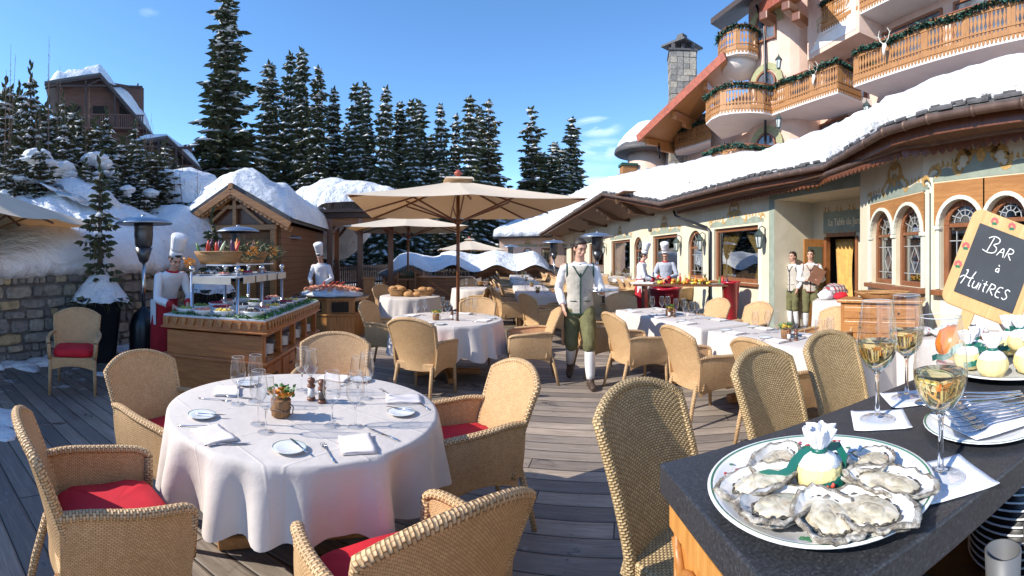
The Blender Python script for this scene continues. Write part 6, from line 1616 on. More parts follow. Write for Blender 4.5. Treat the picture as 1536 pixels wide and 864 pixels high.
def chain(mb, pts, rad, seg=12, balls=True, fx=1.0):
 pts = [Vector(p) for p in pts]; mb.tube(pts, rad, seg, cap=True)
 if balls:
  for p, r in ((pts[0], rad[0]), (pts[-1], rad[-1])): mb.ball(p, r*.995, 2)
def ell(mb, c, r, sub=3): mb.ball(c, r, sub)
def limb(a, b, ra, rm, rb, n=5):
 """points and radii of a tapered, slightly bellied segment"""
 a = Vector(a); b = Vector(b); P = []; Q = []
 for k in range(n+1):
  f = k/n; P.append(a.lerp(b, f)); Q.append((ra*(1-f)+rb*f)+(rm-(ra+rb)/2)*math.sin(PI*f))
 return P, Q
def hand(mb, wrist, d, palm_n, s=1.0, curl=.5, thumb=1):
 """palm + four fingers + thumb; d = pointing direction, palm_n = palm normal"""
 d = Vector(d).normalized(); n = Vector(palm_n); n = (n-d*n.dot(d)).normalized(); x = d.cross(n)*thumb
 w = Vector(wrist)
 mb.tube([w-d*.02, w+d*.02*s, w+d*.055*s, w+d*.088*s], [.027*s, .030*s, .037*s, .036*s], 10, flat=.55, up=n)
 for k, (off, L) in enumerate(((-.027, .066), (-.009, .075), (.009, .071), (.026, .055))):
  p = w+d*.080*s+x*off*s; a = curl*.9
  q1 = p+(d*math.cos(a*.5)+n*math.sin(a*.5))*L*.45*s; q2 = q1+(d*math.cos(a*1.3)+n*math.sin(a*1.3))*L*.32*s; q3 = q2+(d*math.cos(a*1.9)+n*math.sin(a*1.9))*L*.23*s
  mb.tube([p, q1, q2, q3], [.0092*s, .0088*s, .0080*s, .0065*s], 7)
 p = w+d*.025*s-x*.026*s; q = p+(d*.55-x*.75+n*.35).normalized()*.038*s; q2 = q+(d*.9-x*.15+n*.5).normalized()*.032*s
 mb.tube([p, q, q2], [.014*s, .0105*s, .0085*s], 7)
def person(label, loc, az, H=1.78, outfit='chef', pose=None, group=None, hair_len=0):
 P = dict(lean=0.0, twist=0.0, look=(0, 1, -.05), hipz=.92, sh=.185,
    kneeR=(.10, .03, .49), kneeL=(-.10, .03, .49), ankR=(.11, -.02, .085), ankL=(-.11, -.02, .085),
    elbR=(.27, -.03, 1.15), elbL=(-.27, -.03, 1.15), wrR=(.27, .12, .93), wrL=(-.27, .12, .93),
    hdR=(0, .3, -1), hdL=(0, .3, -1), pnR=(-1, 0, 0), pnL=(1, 0, 0), toeR=0.0, toeL=0.0, curl=.5)
 P.update(pose or {})
 k = H/1.78; V = lambda p: Vector(p)*k
 o = thing('person', label, 'person', loc, az, group)
 le = P['lean']; ca = lambda z: Vector((0, math.sin(le)*max(0, z-.92), .92+math.cos(le)*(z-.92) if z > .92 else z))*k
 hip = {1: V((.092, 0, P['hipz'])), -1: V((-.092, 0, P['hipz']))}
 neck = ca(1.485); chest = ca(1.30); waist = ca(1.08); shz = 1.435
 sh = {1: ca(shz)+V((P['sh'], 0, 0)), -1: ca(shz)+V((-P['sh'], 0, 0))}
 look = Vector(P['look']).normalized(); hc = ca(1.535)+Vector((0, .02+.07*max(0, -look.z), .135))*k+Vector((0, math.sin(le)*.05, -.03*max(0, -look.z)))*k
 elb = {1: V(P['elbR']), -1: V(P['elbL'])}; wr = {1: V(P['wrR']), -1: V(P['wrL'])}
 kn = {1: V(P['kneeR']), -1: V(P['kneeL'])}; an = {1: V(P['ankR']), -1: V(P['ankL'])}
 # ---- body (one skin)
 b = MB()
 b.lathe([(.06, -.02), (.12, .0), (.145, .10), (.150, .2), (.13, .3), (.115, .42), (.135, .52), (.155, .60), (.165, .66), (.13, .71), (.055, .745)], 20, (0, 0, 0), sx=1.0, sy=.68)
 for i, v in enumerate(b.v): z = v.z*.83+.86; q = ca(z); b.v[i] = Vector((v.x*k*1.02, v.y*k+q.y, q.z))
 chain(b, [neck-Vector((0, .01, .03)), hc-Vector((0, .02, .07))*k], [.062*k, .056*k])
 fwd = look; rt = Vector((fwd.y, -fwd.x, 0)).normalized(); upv = rt.cross(fwd).normalized()
 hm = Matrix((rt, fwd, upv)).transposed().to_4x4(); hm.translation = hc; hm = hm @ Matrix.Scale(k, 4)
 b.M = hm; b.ball((0, -.008, .025), (.074, .093, .095), 3); b.ball((0, .022, -.045), (.056, .062, .068), 3); b.ball((0, .052, -.088), (.026, .022, .018), 2)
 b.tube([(0, .078, .018), (0, .098, -.012), (0, .104, -.026)], [.009, .012, .013], 7); b.ball((.012, .092, -.029), .009, 1); b.ball((-.012, .092, -.029), .009, 1)
 for s_ in (-1, 1): b.ball((s_*.074, -.008, -.005), (.010, .020, .030), 2); b.ball((s_*.036, .060, -.022), (.022, .02, .018), 2)
 b.tube([(-.045, .072, .040), (0, .083, .040), (.045, .072, .040)], [.010, .011, .010], 6); b.tube([(-.020, .083, -.053), (0, .089, -.053), (.020, .083, -.053)], [.007, .009, .007], 6); b.M = None
 for s_ in (1, -1):
  A, Q = limb(sh[s_], elb[s_], .050*k, .047*k, .038*k); B, Q2 = limb(elb[s_], wr[s_], .038*k, .036*k, .025*k); b.tube(A+B[1:], Q+Q2[1:], 10); b.ball(sh[s_], .054*k, 2)
  hd = P['hdR'] if s_ > 0 else P['hdL']; pn = P['pnR'] if s_ > 0 else P['pnL']
  hand(b, wr[s_], hd, pn, k*1.0, P['curl'], thumb=s_)
  A, Q = limb(hip[s_], kn[s_], .082*k, .080*k, .055*k); B, Q2 = limb(kn[s_], an[s_], .053*k, .056*k, .036*k); b.tube(A+B[1:], Q+Q2[1:], 12); b.ball(hip[s_], .084*k, 2)
  ft = Vector((s_*.12, 1, 0)).normalized(); toe = P['toeR'] if s_ > 0 else P['toeL']; f = Vector((ft.x*math.cos(toe), ft.y*math.cos(toe), -math.sin(toe)))
  b.tube([an[s_]-f*.05*k-Vector((0, 0, .035))*k, an[s_]+f*.06*k-Vector((0, 0, .05))*k, an[s_]+f*.16*k-Vector((0, 0, .058))*k], [.03*k, .034*k, .022*k], 8)
 rem(b.build('body', M['skin'], o), .0065, 5)
 f = MB(); f.M = hm
 for s_ in (-1, 1): f.ball((s_*.030, .077, .014), (.0125, .008, .0075), 2)
 f.build('eyes', M['eye'], o)
 f = MB(); f.M = hm
 for s_ in (-1, 1): f.tube([(s_*.046, .076, .034), (s_*.032, .085, .040), (s_*.015, .087, .034)], [.003, .005, .003], 5)
 f.build('eyebrows', M['hair'], o)
 f = MB(); f.M = hm; f.tube([(-.024, .082, -.052), (-.008, .093, -.055), (.008, .093, -.055), (.024, .082, -.052)], [.003, .006, .006, .003], 6); f.build('mouth', M['lip'], o)
 h = MB(); h.M = hm
 def hf(c): return 1.0
 h.ball((0, -.022, .048), (.082, .094, .086), 3); h.ball((0, -.055, .0), (.074, .060, .082), 3); h.ball((.0, .045, .098), (.055, .035, .028), 2)
 for s_ in (-1, 1): h.ball((s_*.066, .012, .035), (.015, .03, .035), 2)
 for i, v in enumerate(h.v):
  l = hm.inverted() @ v
  if l.y > .048 and l.z < .066 or (l.y > .03 and l.z < .03): l = Vector((l.x*.6, min(l.y, .03)*.5, l.z)); h.v[i] = hm @ l
 h.build('hair', M['hair'], o)
 # ---- clothes
 def torso(mat, name, r0, zlo, zhi, sleeves=None, vox=.010, flare=0.0, neckhole=True):
  c = MB(); prof = [(.150, .86), (.160, .98), (.143, 1.10), (.150, 1.2), (.170, 1.32), (.178, 1.40), (.155, 1.455), (.085, 1.492)]
  pr = [(r+r0+(flare*(1.0-z)*2 if z < 1.0 else 0), z) for r, z in prof if zlo <= z <= zhi]
  c.lathe([(.03, pr[0][1]+.0)]+pr+[(.05, pr[-1][1]+.006)], 24, sx=1.0, sy=.70)
  for i, v in enumerate(c.v): q = ca(v.z); c.v[i] = Vector((v.x*k, v.y*k+q.y, q.z))
  if sleeves:
   for s_ in (1, -1):
    c.ball(sh[s_]-Vector((s_*.012, 0, .01))*k, (.066*k, .066*k, .062*k), 2)
    A, Q = limb(sh[s_], elb[s_], .062*k, .062*k, .054*k)
    if sleeves == 'long':
     B, Q2 = limb(elb[s_], wr[s_]-(wr[s_]-elb[s_])*.07, .055*k, .054*k, .044*k); A += B[1:]; Q += Q2[1:]
    c.tube(A, Q, 12)
  g = c.build(name, mat, o); rem(g, vox*1.0, 4);
  dm = bpy.data.textures.get('cloth_noise') or bpy.data.textures.new('cloth_noise', 'CLOUDS'); dm.noise_scale = .09; dm.noise_depth = 2
  md = g.modifiers.new('wrinkles', 'DISPLACE'); md.texture = dm; md.strength = .016; md.mid_level = .5; md.texture_coords = 'GLOBAL'
  return g
 def legs(mat, name, zk=None, r=.018, vox=.010):
  c = MB()
  c.lathe([(.05, .80), (.145, .84), (.160, .92), (.158, 1.0), (.145, 1.05), (.05, 1.055)], 20, sy=.70)
  for i, v in enumerate(c.v): q = ca(v.z); c.v[i] = Vector((v.x*k, v.y*k+q.y, q.z))
  for s_ in (1, -1):
   A, Q = limb(hip[s_], kn[s_], .096*k, .098*k, .078*k)
   if zk is None: B, Q2 = limb(kn[s_], an[s_]+Vector((0, 0, .01)), .076*k, .074*k, .066*k)
   else: e = kn[s_].lerp(an[s_], zk); B, Q2 = limb(kn[s_], e, .080*k, .084*k, .066*k)
   c.tube(A+B[1:], Q+Q2[1:], 14)
  g = c.build(name, mat, o); rem(g, vox, 4)
  dm = bpy.data.textures['cloth_noise']; md = g.modifiers.new('wrinkles', 'DISPLACE'); md.texture = dm; md.strength = .02; md.mid_level = .5; md.texture_coords = 'GLOBAL'
 def boots():
  for s_ in (1, -1):
   c = MB(); ft = Vector((s_*.12, 1, 0)).normalized(); toe = P['toeR'] if s_ > 0 else P['toeL']; f = Vector((ft.x*math.cos(toe), ft.y*math.cos(toe), -math.sin(toe))); a = an[s_]
   c.tube([a+(kn[s_]-a)*.16, a, a-Vector((0, 0, .045))*k], [.050*k, .047*k, .045*k], 12)
   c.tube([a-f*.065*k-Vector((0, 0, .045))*k, a+f*.05*k-Vector((0, 0, .042))*k, a+f*.13*k-Vector((0, 0, .050))*k, a+f*.185*k-Vector((0, 0, .056))*k], [.040*k, .046*k, .044*k, .030*k], 12)
   rem(c.build('boot', M['boot'], o), .009, 3)
 def socks():
  for s_ in (1, -1):
   c = MB(); A, Q = limb(kn[s_].lerp(an[s_], .12), an[s_], .058*k, .064*k, .044*k); c.tube(A, Q, 14); c.build('sock', M['sock'], o)
 def toque(h=.22, tilt=(0, 0, 0)):
  c = MB(); c.M = hm @ Matrix.Translation((0, -.022, .090)) @ Matrix.Rotation(R(8), 4, 'X')
  c.lathe([(.086, -.035), (.088, .05)], 28, cap=False); c.lathe([(.088, .05), (.092, .10), (.104, .19), (.112, .235), (.105, .262), (.07, .278), (.01, .280)], 48, fn=lambda a, z: 1+.045*math.cos(a*2*PI*16)*min(1, max(0, z-.05)*12))
  c.build('chef_hat', M['white_cloth'], o, solid=.003)
 def neck_band(mat, name, r=.074, w=.022, z=1.490):
  c = MB(); q = ca(z); c.tube([q+Vector((r*math.cos(a)*k, r*.85*math.sin(a)*k+.012, .012*math.sin(-a)*k)) for a in [2*PI*i/20 for i in range(20)]], w*k*.6, 8, closed=True); c.build(name, mat, o)
 if outfit.startswith('chef'):
  jm = M['stripe_cloth'] if outfit == 'chef_grey' else M['white_cloth']
  legs(m_plain('dark_trousers', (.03, .03, .035), .85) if 'dark_trousers' not in bpy.data.materials else bpy.data.materials['dark_trousers'], 'trousers') if 'cloth_noise' in bpy.data.textures else None
  torso(jm, 'jacket', .012, .86, 1.5, 'long', flare=.06); boots(); toque()
  neck_band(M['red_cloth'] if outfit != 'chef_plain' else M['white_cloth'], 'collar', .078, .034)
  if outfit != 'chef_plain':
   for s_ in (1, -1):
    d = (elb[s_]-wr[s_]).normalized(); c = MB(); a = wr[s_]+d*.012; c.tube([a, a+d*.075*k], [.050*k, .053*k], 14); c.build('cuff', M['red_cloth'], o)
   c = MB(); rows = []
   for z, r in ((1.06, .163), (1.0, .170), (.86, .185), (.6, .20), (.35, .205), (.13, .21)):
    rows.append([Vector((r*math.cos(R(-58+296*i/40)+PI/2*0+R(-0))*k*1.02, 0, 0)) for i in range(0)])
   rows = []
   for j, (z, r) in enumerate(((1.06, .166), (1.0, .174), (.86, .190), (.7, .200), (.5, .206), (.3, .212), (.13, .216))):
    row = []
    for i in range(61):
     a = R(-62+304*i/60); q = ca(z) if z > .92 else Vector((0, 0, z*k)); rr_ = r*(1+.035*math.sin(i*.9+j*.4)*j/6)
     row.append(Vector((rr_*math.cos(a)*k, rr_*.74*math.sin(a)*k+q.y+.012, q.z)))
    rows.append(row)
   c.grid(rows); c.build('apron', M['red_cloth'], o, solid=.006)
   c = MB(); q = ca(1.05); c.tube([q+Vector((.172*math.cos(a)*k, .172*.74*math.sin(a)*k+.012, 0)) for a in [2*PI*i/24 for i in range(24)]], .012, 6, closed=True); c.build('apron_string', M['red_cloth'], o)
   c = MB(); c.box((.185*k, .03, .86*k), (.02, .16, .34)); c.build('side_towel', M['white_cloth'], o, bevel=.008)
 else:
  torso(M['white_cloth'], 'shirt', .002, .98, 1.5, 'long')
  legs(M['olive_cloth'], 'breeches', zk=.22); socks(); boots()
  vm = M['vest_cloth']; tr = M['green_cloth'] if outfit == 'waiter' else M['burgundy']
  if outfit == 'staff_navy': tr = m_plain('navy_braid', (.02, .025, .05), .8)
  torso(vm, 'vest', .014, .86, 1.46, None)
  c = MB()
  def on(x, z, off=.020):
   prof = [(.150, .86), (.160, .98), (.143, 1.10), (.150, 1.2), (.170, 1.32), (.178, 1.40), (.155, 1.455), (.085, 1.492)]; r = .15
   for (r0, z0), (r1_, z1) in zip(prof[:-1], prof[1:]):
    if z0 <= z <= z1: r = r0+(r1_-r0)*(z-z0)/(z1-z0)
   r += off; y = .70*math.sqrt(max(0, r*r-x*x)); q = ca(z); return Vector((x*k, y*k+q.y, q.z))
  c.tube([on(0, z) for z in (.87, .95, 1.05, 1.15, 1.25, 1.31)], .010, 6)
  for s_ in (-1, 1):
   c.tube([on(0, 1.31), on(s_*.04, 1.37), on(s_*.075, 1.43, .022), on(s_*.095, 1.455, .02)], .009, 6)
   c.tube([on(s_*.05, 1.02), on(s_*.125, 1.02)], .006, 5)
   shp = sh[s_]; ring = [shp+Vector((-s_*.022*k, .074*math.cos(a)*k, (-.045+.092*math.sin(a))*k)) for a in [2*PI*i/20 for i in range(20)]]
   c.tube(ring, .010, 6, closed=True)
  q = [Vector((.172*math.cos(a)*k, .172*.71*math.sin(a)*k, .865*k)) for a in [2*PI*i/28 for i in range(28)]]; c.tube(q, .011, 6, closed=True)
  c.build('braid', tr, o)
  c = MB()
  for z in (.93, 1.03, 1.13, 1.23): c.ball(on(.014, z, .028), .008*k, 1)
  c.build('buttons', M['steel'], o)
  neck_band(M['white_cloth'], 'collar', .070, .026); c = MB(); q = ca(1.47); c.tube([q+Vector((0, .075*k, .0)), q+Vector((0, .098*k, -.05)), on(0, 1.33, .012)], [.016, .018, .014], 8); c.build('neck_scarf', tr, o)
 return o
bpy.data.textures.new('cloth_noise', 'CLOUDS')
wt = person('waiter in oatmeal vest, olive knee breeches and pale socks, walking and carrying a tray', (.86, 5.90, 0), 184, 1.82, 'waiter',
 dict(lean=.05, look=(-.42, 1, -.36), kneeR=(.10, .02, .50), ankR=(.105, -.30, .17), toeR=.45, kneeL=(-.10, .24, .53), ankL=(-.11, .27, .085), elbR=(.26, -.12, 1.16), wrR=(.21, .06, .96), hdR=(-.2, .6, -.8), pnR=(-1, 0, -.2),
   elbL=(-.26, .02, 1.16), wrL=(-.25, .24, 1.13), hdL=(.1, 1, .05), pnL=(0, 0, 1), curl=.25))
tr = thing('serving_tray', 'round pale tray with small dishes carried by the walking waiter', 'tray', (1.07, 5.47, 1.185)); m = MB(); m.lathe([(.15, 0), (.19, .006), (.20, .018), (.195, .018), (.15, .006), (.01, .005)], 32); m.build('tray', M['steel'], tr)
m = MB(); m.lathe([(.05, .006), (.08, .016), (.05, .010)], 20, (.05, .03, 0)); m.lathe([(.02, .006), (.03, .05)], 14, (-.07, .02, 0)); m.lathe([(.02, .006), (.028, .05)], 14, (-.04, -.07, 0)); m.build('dishes', M['china'], tr)
person('chef in white jacket and long red apron bending over the near end of the buffet', (-4.42, 4.80, 0), 112, 1.74, 'chef',
 dict(lean=.45, look=(0, .9, -.6), elbR=(.25, .30, 1.06), wrR=(.12, .54, .99), elbL=(-.25, .30, 1.08), wrL=(-.08, .56, 1.01), hdR=(-.3, .8, -.4), hdL=(.3, .8, -.35), pnR=(0, 0, -1), pnL=(0, 0, -1), curl=.7))
person('chef in plain white behind the heaped seafood, head bowed', tuple(D(483, 11.1)), 172, 1.72, 'chef_plain',
 dict(lean=.18, look=(.1, .8, -.5), elbR=(.28, .12, 1.12), wrR=(.16, .36, 1.02), elbL=(-.28, .12, 1.12), wrL=(-.14, .36, 1.02), hdR=(-.2, 1, -.3), hdL=(.2, 1, -.3), pnR=(0, 0, -1), pnL=(0, 0, -1), curl=.6))
person('younger chef in profile with red apron at the left end of the fruit table', tuple(D(960, 12.1)), 112, 1.74, 'chef',
 dict(lean=.10, look=(0, .9, -.35), elbR=(.26, .14, 1.10), wrR=(.15, .38, 1.00), elbL=(-.26, .14, 1.12), wrL=(-.14, .38, 1.02), hdR=(-.2, 1, -.1), hdL=(.2, 1, -.1), pnR=(0, 0, -1), pnL=(0, 0, -1), curl=.6))
person('moustached chef with red cuffs slicing behind the middle of the fruit table', tuple(D(999, 12.2)), 205, 1.76, 'chef_grey',
 dict(lean=.14, look=(.05, .8, -.5), elbR=(.30, .10, 1.14), wrR=(.12, .34, 1.08), elbL=(-.30, .10, 1.14), wrL=(-.08, .36, 1.06), hdR=(-.8, .6, -.2), hdL=(.8, .6, -.2), pnR=(0, 0, -1), pnL=(0, 0, -1), curl=.8))
person('young man in pale vest with dark braid, turned in profile at the entrance', tuple(D(1190, 10.55)), 262, 1.70, 'staff_navy',
 dict(look=(-.15, 1, -.02), elbR=(.27, -.06, 1.13), wrR=(.22, .08, .92), elbL=(-.27, -.06, 1.13), wrL=(-.22, .08, .92)))
s2 = person('smiling woman in pale vest with burgundy braid holding a brown menu by the entrance', tuple(D(1216, 10.15)), 218, 1.74, 'staff_red',
 dict(look=(.25, 1, -.02), elbR=(.27, .0, 1.13), wrR=(.10, .20, 1.12), elbL=(-.28, -.0, 1.13), wrL=(-.16, .22, 1.10), hdR=(-.8, .5, .1), hdL=(.3, .9, .1), pnR=(0, .2, 1), pnL=(0, -.2, 1), curl=.6))
p_ = D(1216, 10.15); d_ = Vector((math.sin(R(218)), math.cos(R(218)), 0)); mb_ = thing('menu_board', 'tilted brown leather menu held by the woman at the entrance', 'menu', p_+d_*.27+Vector((.10, -.10, 1.17)), 218)
m = MB(); m.box((0, 0, .03), (.27, .02, .36), rx=.35, ry=-.5); m.build('cover', m_plain('brown_leather', (.16, .065, .03), .5, var=.2), mb_, bevel=.004)
# ================================================================== THINGS ON THE TABLES
TZ = .768
def glass_proto(wine=False, s=1.0):
 o = thing('wine_glass', 'wine glass', 'glass')
 m = MB(); m.lathe([(.0365, .0004), (.037, .0012), (.030, .0030), (.012, .006), (.0060, .010)], 32, cap=False); m.build('foot', M['glass'], o)
 m = MB(); m.lathe([(.0060, .0085), (.0052, .014), (.0042, .03), (.0040, .07), (.0048, .088), (.0075, .0955)], 28); m.build('stem', M['solid_glass'], o)
 m = MB(); m.lathe([(.001, .0962), (.010, .0970), (.024, .108), (.035, .126), (.0405, .146), (.0412, .160), (.039, .185), (.0345, .215), (.0315, .238)], 36, cap=False)
 m.build('bowl', M['glass'], o, recalc=True); m = MB(); m.tube([(.0315*math.cos(a), .0315*math.sin(a), .238) for a in [2*PI*i/32 for i in range(32)]], .0007, 5, closed=True); m.build('rim', M['rim_glass'], o)
 if wine:
  m = MB(); m.lathe([(.001, .0985), (.012, .1005), (.0235, .110), (.0340, .1265), (.0392, .146), (.0400, .157), (.0390, .1575), (.001, .1572)], 36, cap=True)
  m.build('wine', M['wine'], o)
 return o
M['wine'] = bpy.data.materials.new('white_wine'); M['wine'].use_nodes = True
_b = M['wine'].node_tree.nodes['Principled BSDF']; _b.inputs['Base Color'].default_value = (.93, .76, .36, 1); _b.inputs['Transmission Weight'].default_value = 1; _b.inputs['Roughness'].default_value = 0.0; _b.inputs['IOR'].default_value = 1.34
GL = {}
M['solid_glass'] = bpy.data.materials.new('solid_glass'); M['solid_glass'].use_nodes = True
_b = M['solid_glass'].node_tree.nodes['Principled BSDF']; _b.inputs['Transmission Weight'].default_value = 1; _b.inputs['Roughness'].default_value = 0.0; _b.inputs['IOR'].default_value = 1.48; _b.inputs['Base Color'].default_value = (.97, .98, .98, 1)
M['rim_glass'] = m_plain('bright_glass_rim', (.62, .65, .68), .08, coat=1.0)
def glass(p, label, group, wine=False, s=1.0):
 if wine not in GL:
  o = glass_proto(wine); GL[wine] = o; o.location = p; o['label'] = label; o['group'] = group; o.scale = (s, s, s); return o
 return dup(GL[wine], p, rnd.uniform(0, 360), label, group, scale=s)
def m_flower_china():
 t = NT('flowered_china'); co = t.coord(); sp = t.n('SeparateXYZ'); t.l(co, sp.inputs[0])
 r = t.math('SQRT', t.math('ADD', t.math('POWER', sp.outputs[0], 2.0), t.math('POWER', sp.outputs[1], 2.0)));
 return t, r
M['green_line'] = m_plain('green_glaze_line', (.05, .20, .11), .2)
def plate(p, label, group, r=.075, key='side'):
 k = ('plate', r)
 if k not in GL:
  o = thing('side_plate', label, 'plate', p, 0, group)
  m = MB(); m.lathe([(r*.55, 0), (r*.60, .003), (r*.95, .012), (r, .0145), (r*.985, .0155), (r*.66, .0065), (.002, .0055)], 40); m.build('dish', M['china'], o)
  m = MB(); m.lathe([(r*.955, .0152), (r*.97, .0160), (r*.985, .0158)], 40, cap=False); m.build('rim_line', M['green_line'], o, recalc=False); GL[k] = o; return o
 return dup(GL[k], p, 0, label, group)
def blade(mb, a, b, w0, w1, th=.0012):
 a = Vector(a); b = Vector(b); d = (b-a).normalized(); x = Vector((d.y, -d.x, 0)); up = Vector((0, 0, th))
 P = [a-x*w0, a+x*w0, b+x*w1, b-x*w1]; mb.add(P+[q+up for q in P], [(0, 1, 2, 3), (7, 6, 5, 4), (0, 4, 5, 1), (1, 5, 6, 2), (2, 6, 7, 3), (3, 7, 4, 0)])
def cutlery(kind, p, az, label, group, s=1.0):
 k = ('c', kind)
 if k not in GL:
  o = thing('table_'+kind, label, kind, p, az, group); m = MB()
  if kind == 'knife':
   m.tube([(0, -.105, .004), (0, -.06, .0045), (0, 0, .004)], [.0055, .0060, .0040], 8, flat=.6); m.build('handle', M['cutlery'], o)
   m = MB(); blade(m, (0, 0, .003), (.0015, .075, .003), .0065, .0078); blade(m, (.0015, .075, .003), (-.002, .105, .003), .0078, .001); m.build('blade', M['cutlery'], o)
  elif kind == 'fork':
   m.tube([(0, -.10, .004), (0, -.04, .004), (0, .02, .007), (0, .045, .004)], [.0055, .0035, .0026, .0045], 8, flat=.5); m.build('handle', M['cutlery'], o)
   m = MB(); blade(m, (0, .042, .003), (0, .062, .002), .006, .011)
   for q in (-1, -.33, .33, 1): m.tube([(q*.0095, .06, .003), (q*.0098, .08, .002), (q*.0088, .102, .006)], [.0014, .0014, .0008], 5)
   m.build('tines', M['cutlery'], o)
  else:
   m.tube([(0, -.10, .004), (0, -.04, .004), (0, .02, .007), (0, .045, .004)], [.0055, .0035, .0026, .0040], 8, flat=.5); m.build('handle', M['cutlery'], o)
   m = MB(); m.ball((0, .072, .006), (.020, .031, .006), 3); m.build('bowl', M['cutlery'], o)
  GL[k] = o
  if s != 1: o.scale = (s, s, s)
  return o
 return dup(GL[k], p, az, label, group, scale=s)
def napkin(p, az, label, group, w_=.20, l=.15):
 k = ('n', 0)
 if k not in GL:
  o = thing('folded_napkin', label, 'napkin', p, az, group); m = MB()
  for j in range(3):
   z = .001+.0035*j; rows = []
   for a in range(9):
    rows.append([Vector((-w_/2+w_*b/12+.002*math.sin(a+j), -l/2+l*a/8+.0015*math.sin(b*1.3+j), z+.003+.0022*math.sin(b*.7+a*.5+j*2)*(1 if j == 2 else .3))) for b in range(13)])
   m.grid(rows)
  m.build('cloth', M['napkin'], o, solid=.003); GL[k] = o; return o
 return dup(GL[k], p, az, label, group)
M['rose'] = m_plain('orange_rose', (.78, .30, .035), .6, var=.35, scale=40); M['yellow_rose'] = m_plain('yellow_rose', (.80, .55, .10), .6, var=.3, scale=40)
M['leaf'] = m_plain('fresh_leaf', (.06, .16, .035), .6, var=.5, scale=30); M['pot_wood'] = m_wood('bark_pot', (.14, .06, .025), (.40, .22, .10), 3, .8, 'Z')
def flowerpot(p, label, group, rose='rose', s=1.0):
 k = ('pot', rose)
 if k not in GL:
  o = thing('flower_pot', label, 'flower pot', p, 0, group)
  m = MB(); m.lathe([(.034, 0), (.042, .005), (.046, .075), (.044, .080), (.038, .078)], 24, fn=lambda a, z: 1+.03*math.cos(a*2*PI*11)); m.build('pot', M['pot_wood'], o)
  m = MB(); m.tube([(.046*math.cos(a), .046*math.sin(a), .035+.006*math.sin(a*3)) for a in [2*PI*i/16 for i in range(16)]], .003, 5, closed=True); m.tube([(.04, 0, .07), (.065, 0, .05), (.06, 0, .02), (.046, 0, .012)], .003, 5); m.build('string', M['twig'], o)
  rr = random.Random(4)
  for c in ((.025, -.02, .095), (-.028, -.012, .10), (.0, .028, .105), (.03, .02, .09)):
   m = MB()
   for j in range(3):
    for q in range(6):
     a = q*PI/3+j*.5; r0 = .006+.006*j; b_ = Vector(c)+Vector((math.cos(a)*r0, math.sin(a)*r0, 0)); x = Vector((-math.sin(a), math.cos(a), 0)); u = Vector((math.cos(a)*(.2+.25*j), math.sin(a)*(.2+.25*j), 1)).normalized()
     m.add([b_-x*.006, b_+x*.006, b_+x*.010+u*.014, b_+u*.020, b_-x*.010+u*.014], [(0, 1, 2, 3, 4)])
   m.build('rose', M[rose], o, recalc=False)
  m = MB()
  for q in range(70):
   a = rr.uniform(0, 6.3); r0 = rr.uniform(.01, .055); c = Vector((math.cos(a)*r0, math.sin(a)*r0, rr.uniform(.08, .13))); d = Vector((math.cos(a), math.sin(a), rr.uniform(-.2, 1.2))).normalized(); x = d.orthogonal().normalized(); L = rr.uniform(.016, .030)
   m.add([c, c+d*L*.5+x*L*.3, c+d*L, c+d*L*.5-x*L*.3], [(0, 1, 2, 3)])
  m.build('leaves', M['leaf'], o, recalc=False); GL[k] = o; o.scale = (s, s, s); return o
 return dup(GL[k], p, rnd.uniform(0, 360), label, group, scale=s)
def mill(p, label, group, s=1.0, dark=False):
 k = ('mill', dark)
 if k not in GL:
  o = thing('pepper_mill', label, 'pepper mill', p, 0, group)
  m = MB(); m.lathe([(.022, 0), (.023, .004), (.021, .016)], 20); m.lathe([(.015, .064), (.021, .068), (.022, .078), (.012, .084), (.018, .092), (.021, .102), (.017, .112), (.006, .116), (.005, .120)], 20); m.build('wood_body', M['walnut'], o)
  m = MB(); m.lathe([(.018, .016), (.0185, .040), (.0175, .066)], 20); m.build('glass_body', m_plain('salt_glass', (.70, .70, .68), .2, var=.1) if not dark else m_plain('pepper_glass', (.09, .07, .06), .2, var=.3, scale=80), o); GL[k] = o; o.scale = (s, s, s); return o
 return dup(GL[k], p, 0, label, group, scale=s)
# ---- the big round table, laid for five
seat = {'front': 'the nearest place at the bottom edge', 'right': 'the place before the sunlit right-hand chair', 'back': 'the place by the back chair, behind the glasses', 'shade': 'the shaded buffet-side place', 'left': 'the place before the front left chair'}
for (px, py, k, sd) in ((434, 675, 'front', 0), (602, 621, 'right', 0), (541, 571, 'back', 0), (371, 577, 'shade', 0), (303, 625, 'left', 0)): plate(G(px, py, TZ), 'side plate with green rim at '+seat[k], 'side plates on the big round table')
for (px, py, az, k) in ((535, 668, 64, 'front'), (605, 600, -15, 'right'), (503, 568, 5, 'back'), (341, 588, 60, 'shade'), (320, 654, 28, 'left')): napkin(G(px, py, TZ), az, 'folded cream napkin at '+seat[k], 'napkins on the big round table')
for (px, py, az, k, ds) in ((447, 668, -52, 'front', .014), (598, 613, -78, 'right', .014), (545, 566, -50, 'back', .014), (374, 572, 60, 'shade', .014), (316, 622, 62, 'left', .014)): cutlery('knife', G(px, py, TZ+ds), az, 'butter knife on the side plate at '+seat[k], 'butter knives on the big round table', .8)
for (px, py, az, k) in ((574, 652, -58, 'front'), (632, 607, -35, 'right'), (480, 570, 10, 'back'), (362, 597, 72, 'shade'), (341, 667, 52, 'left')): cutlery('knife', G(px, py, TZ), az, 'table knife at '+seat[k], 'table knives on the big round table')
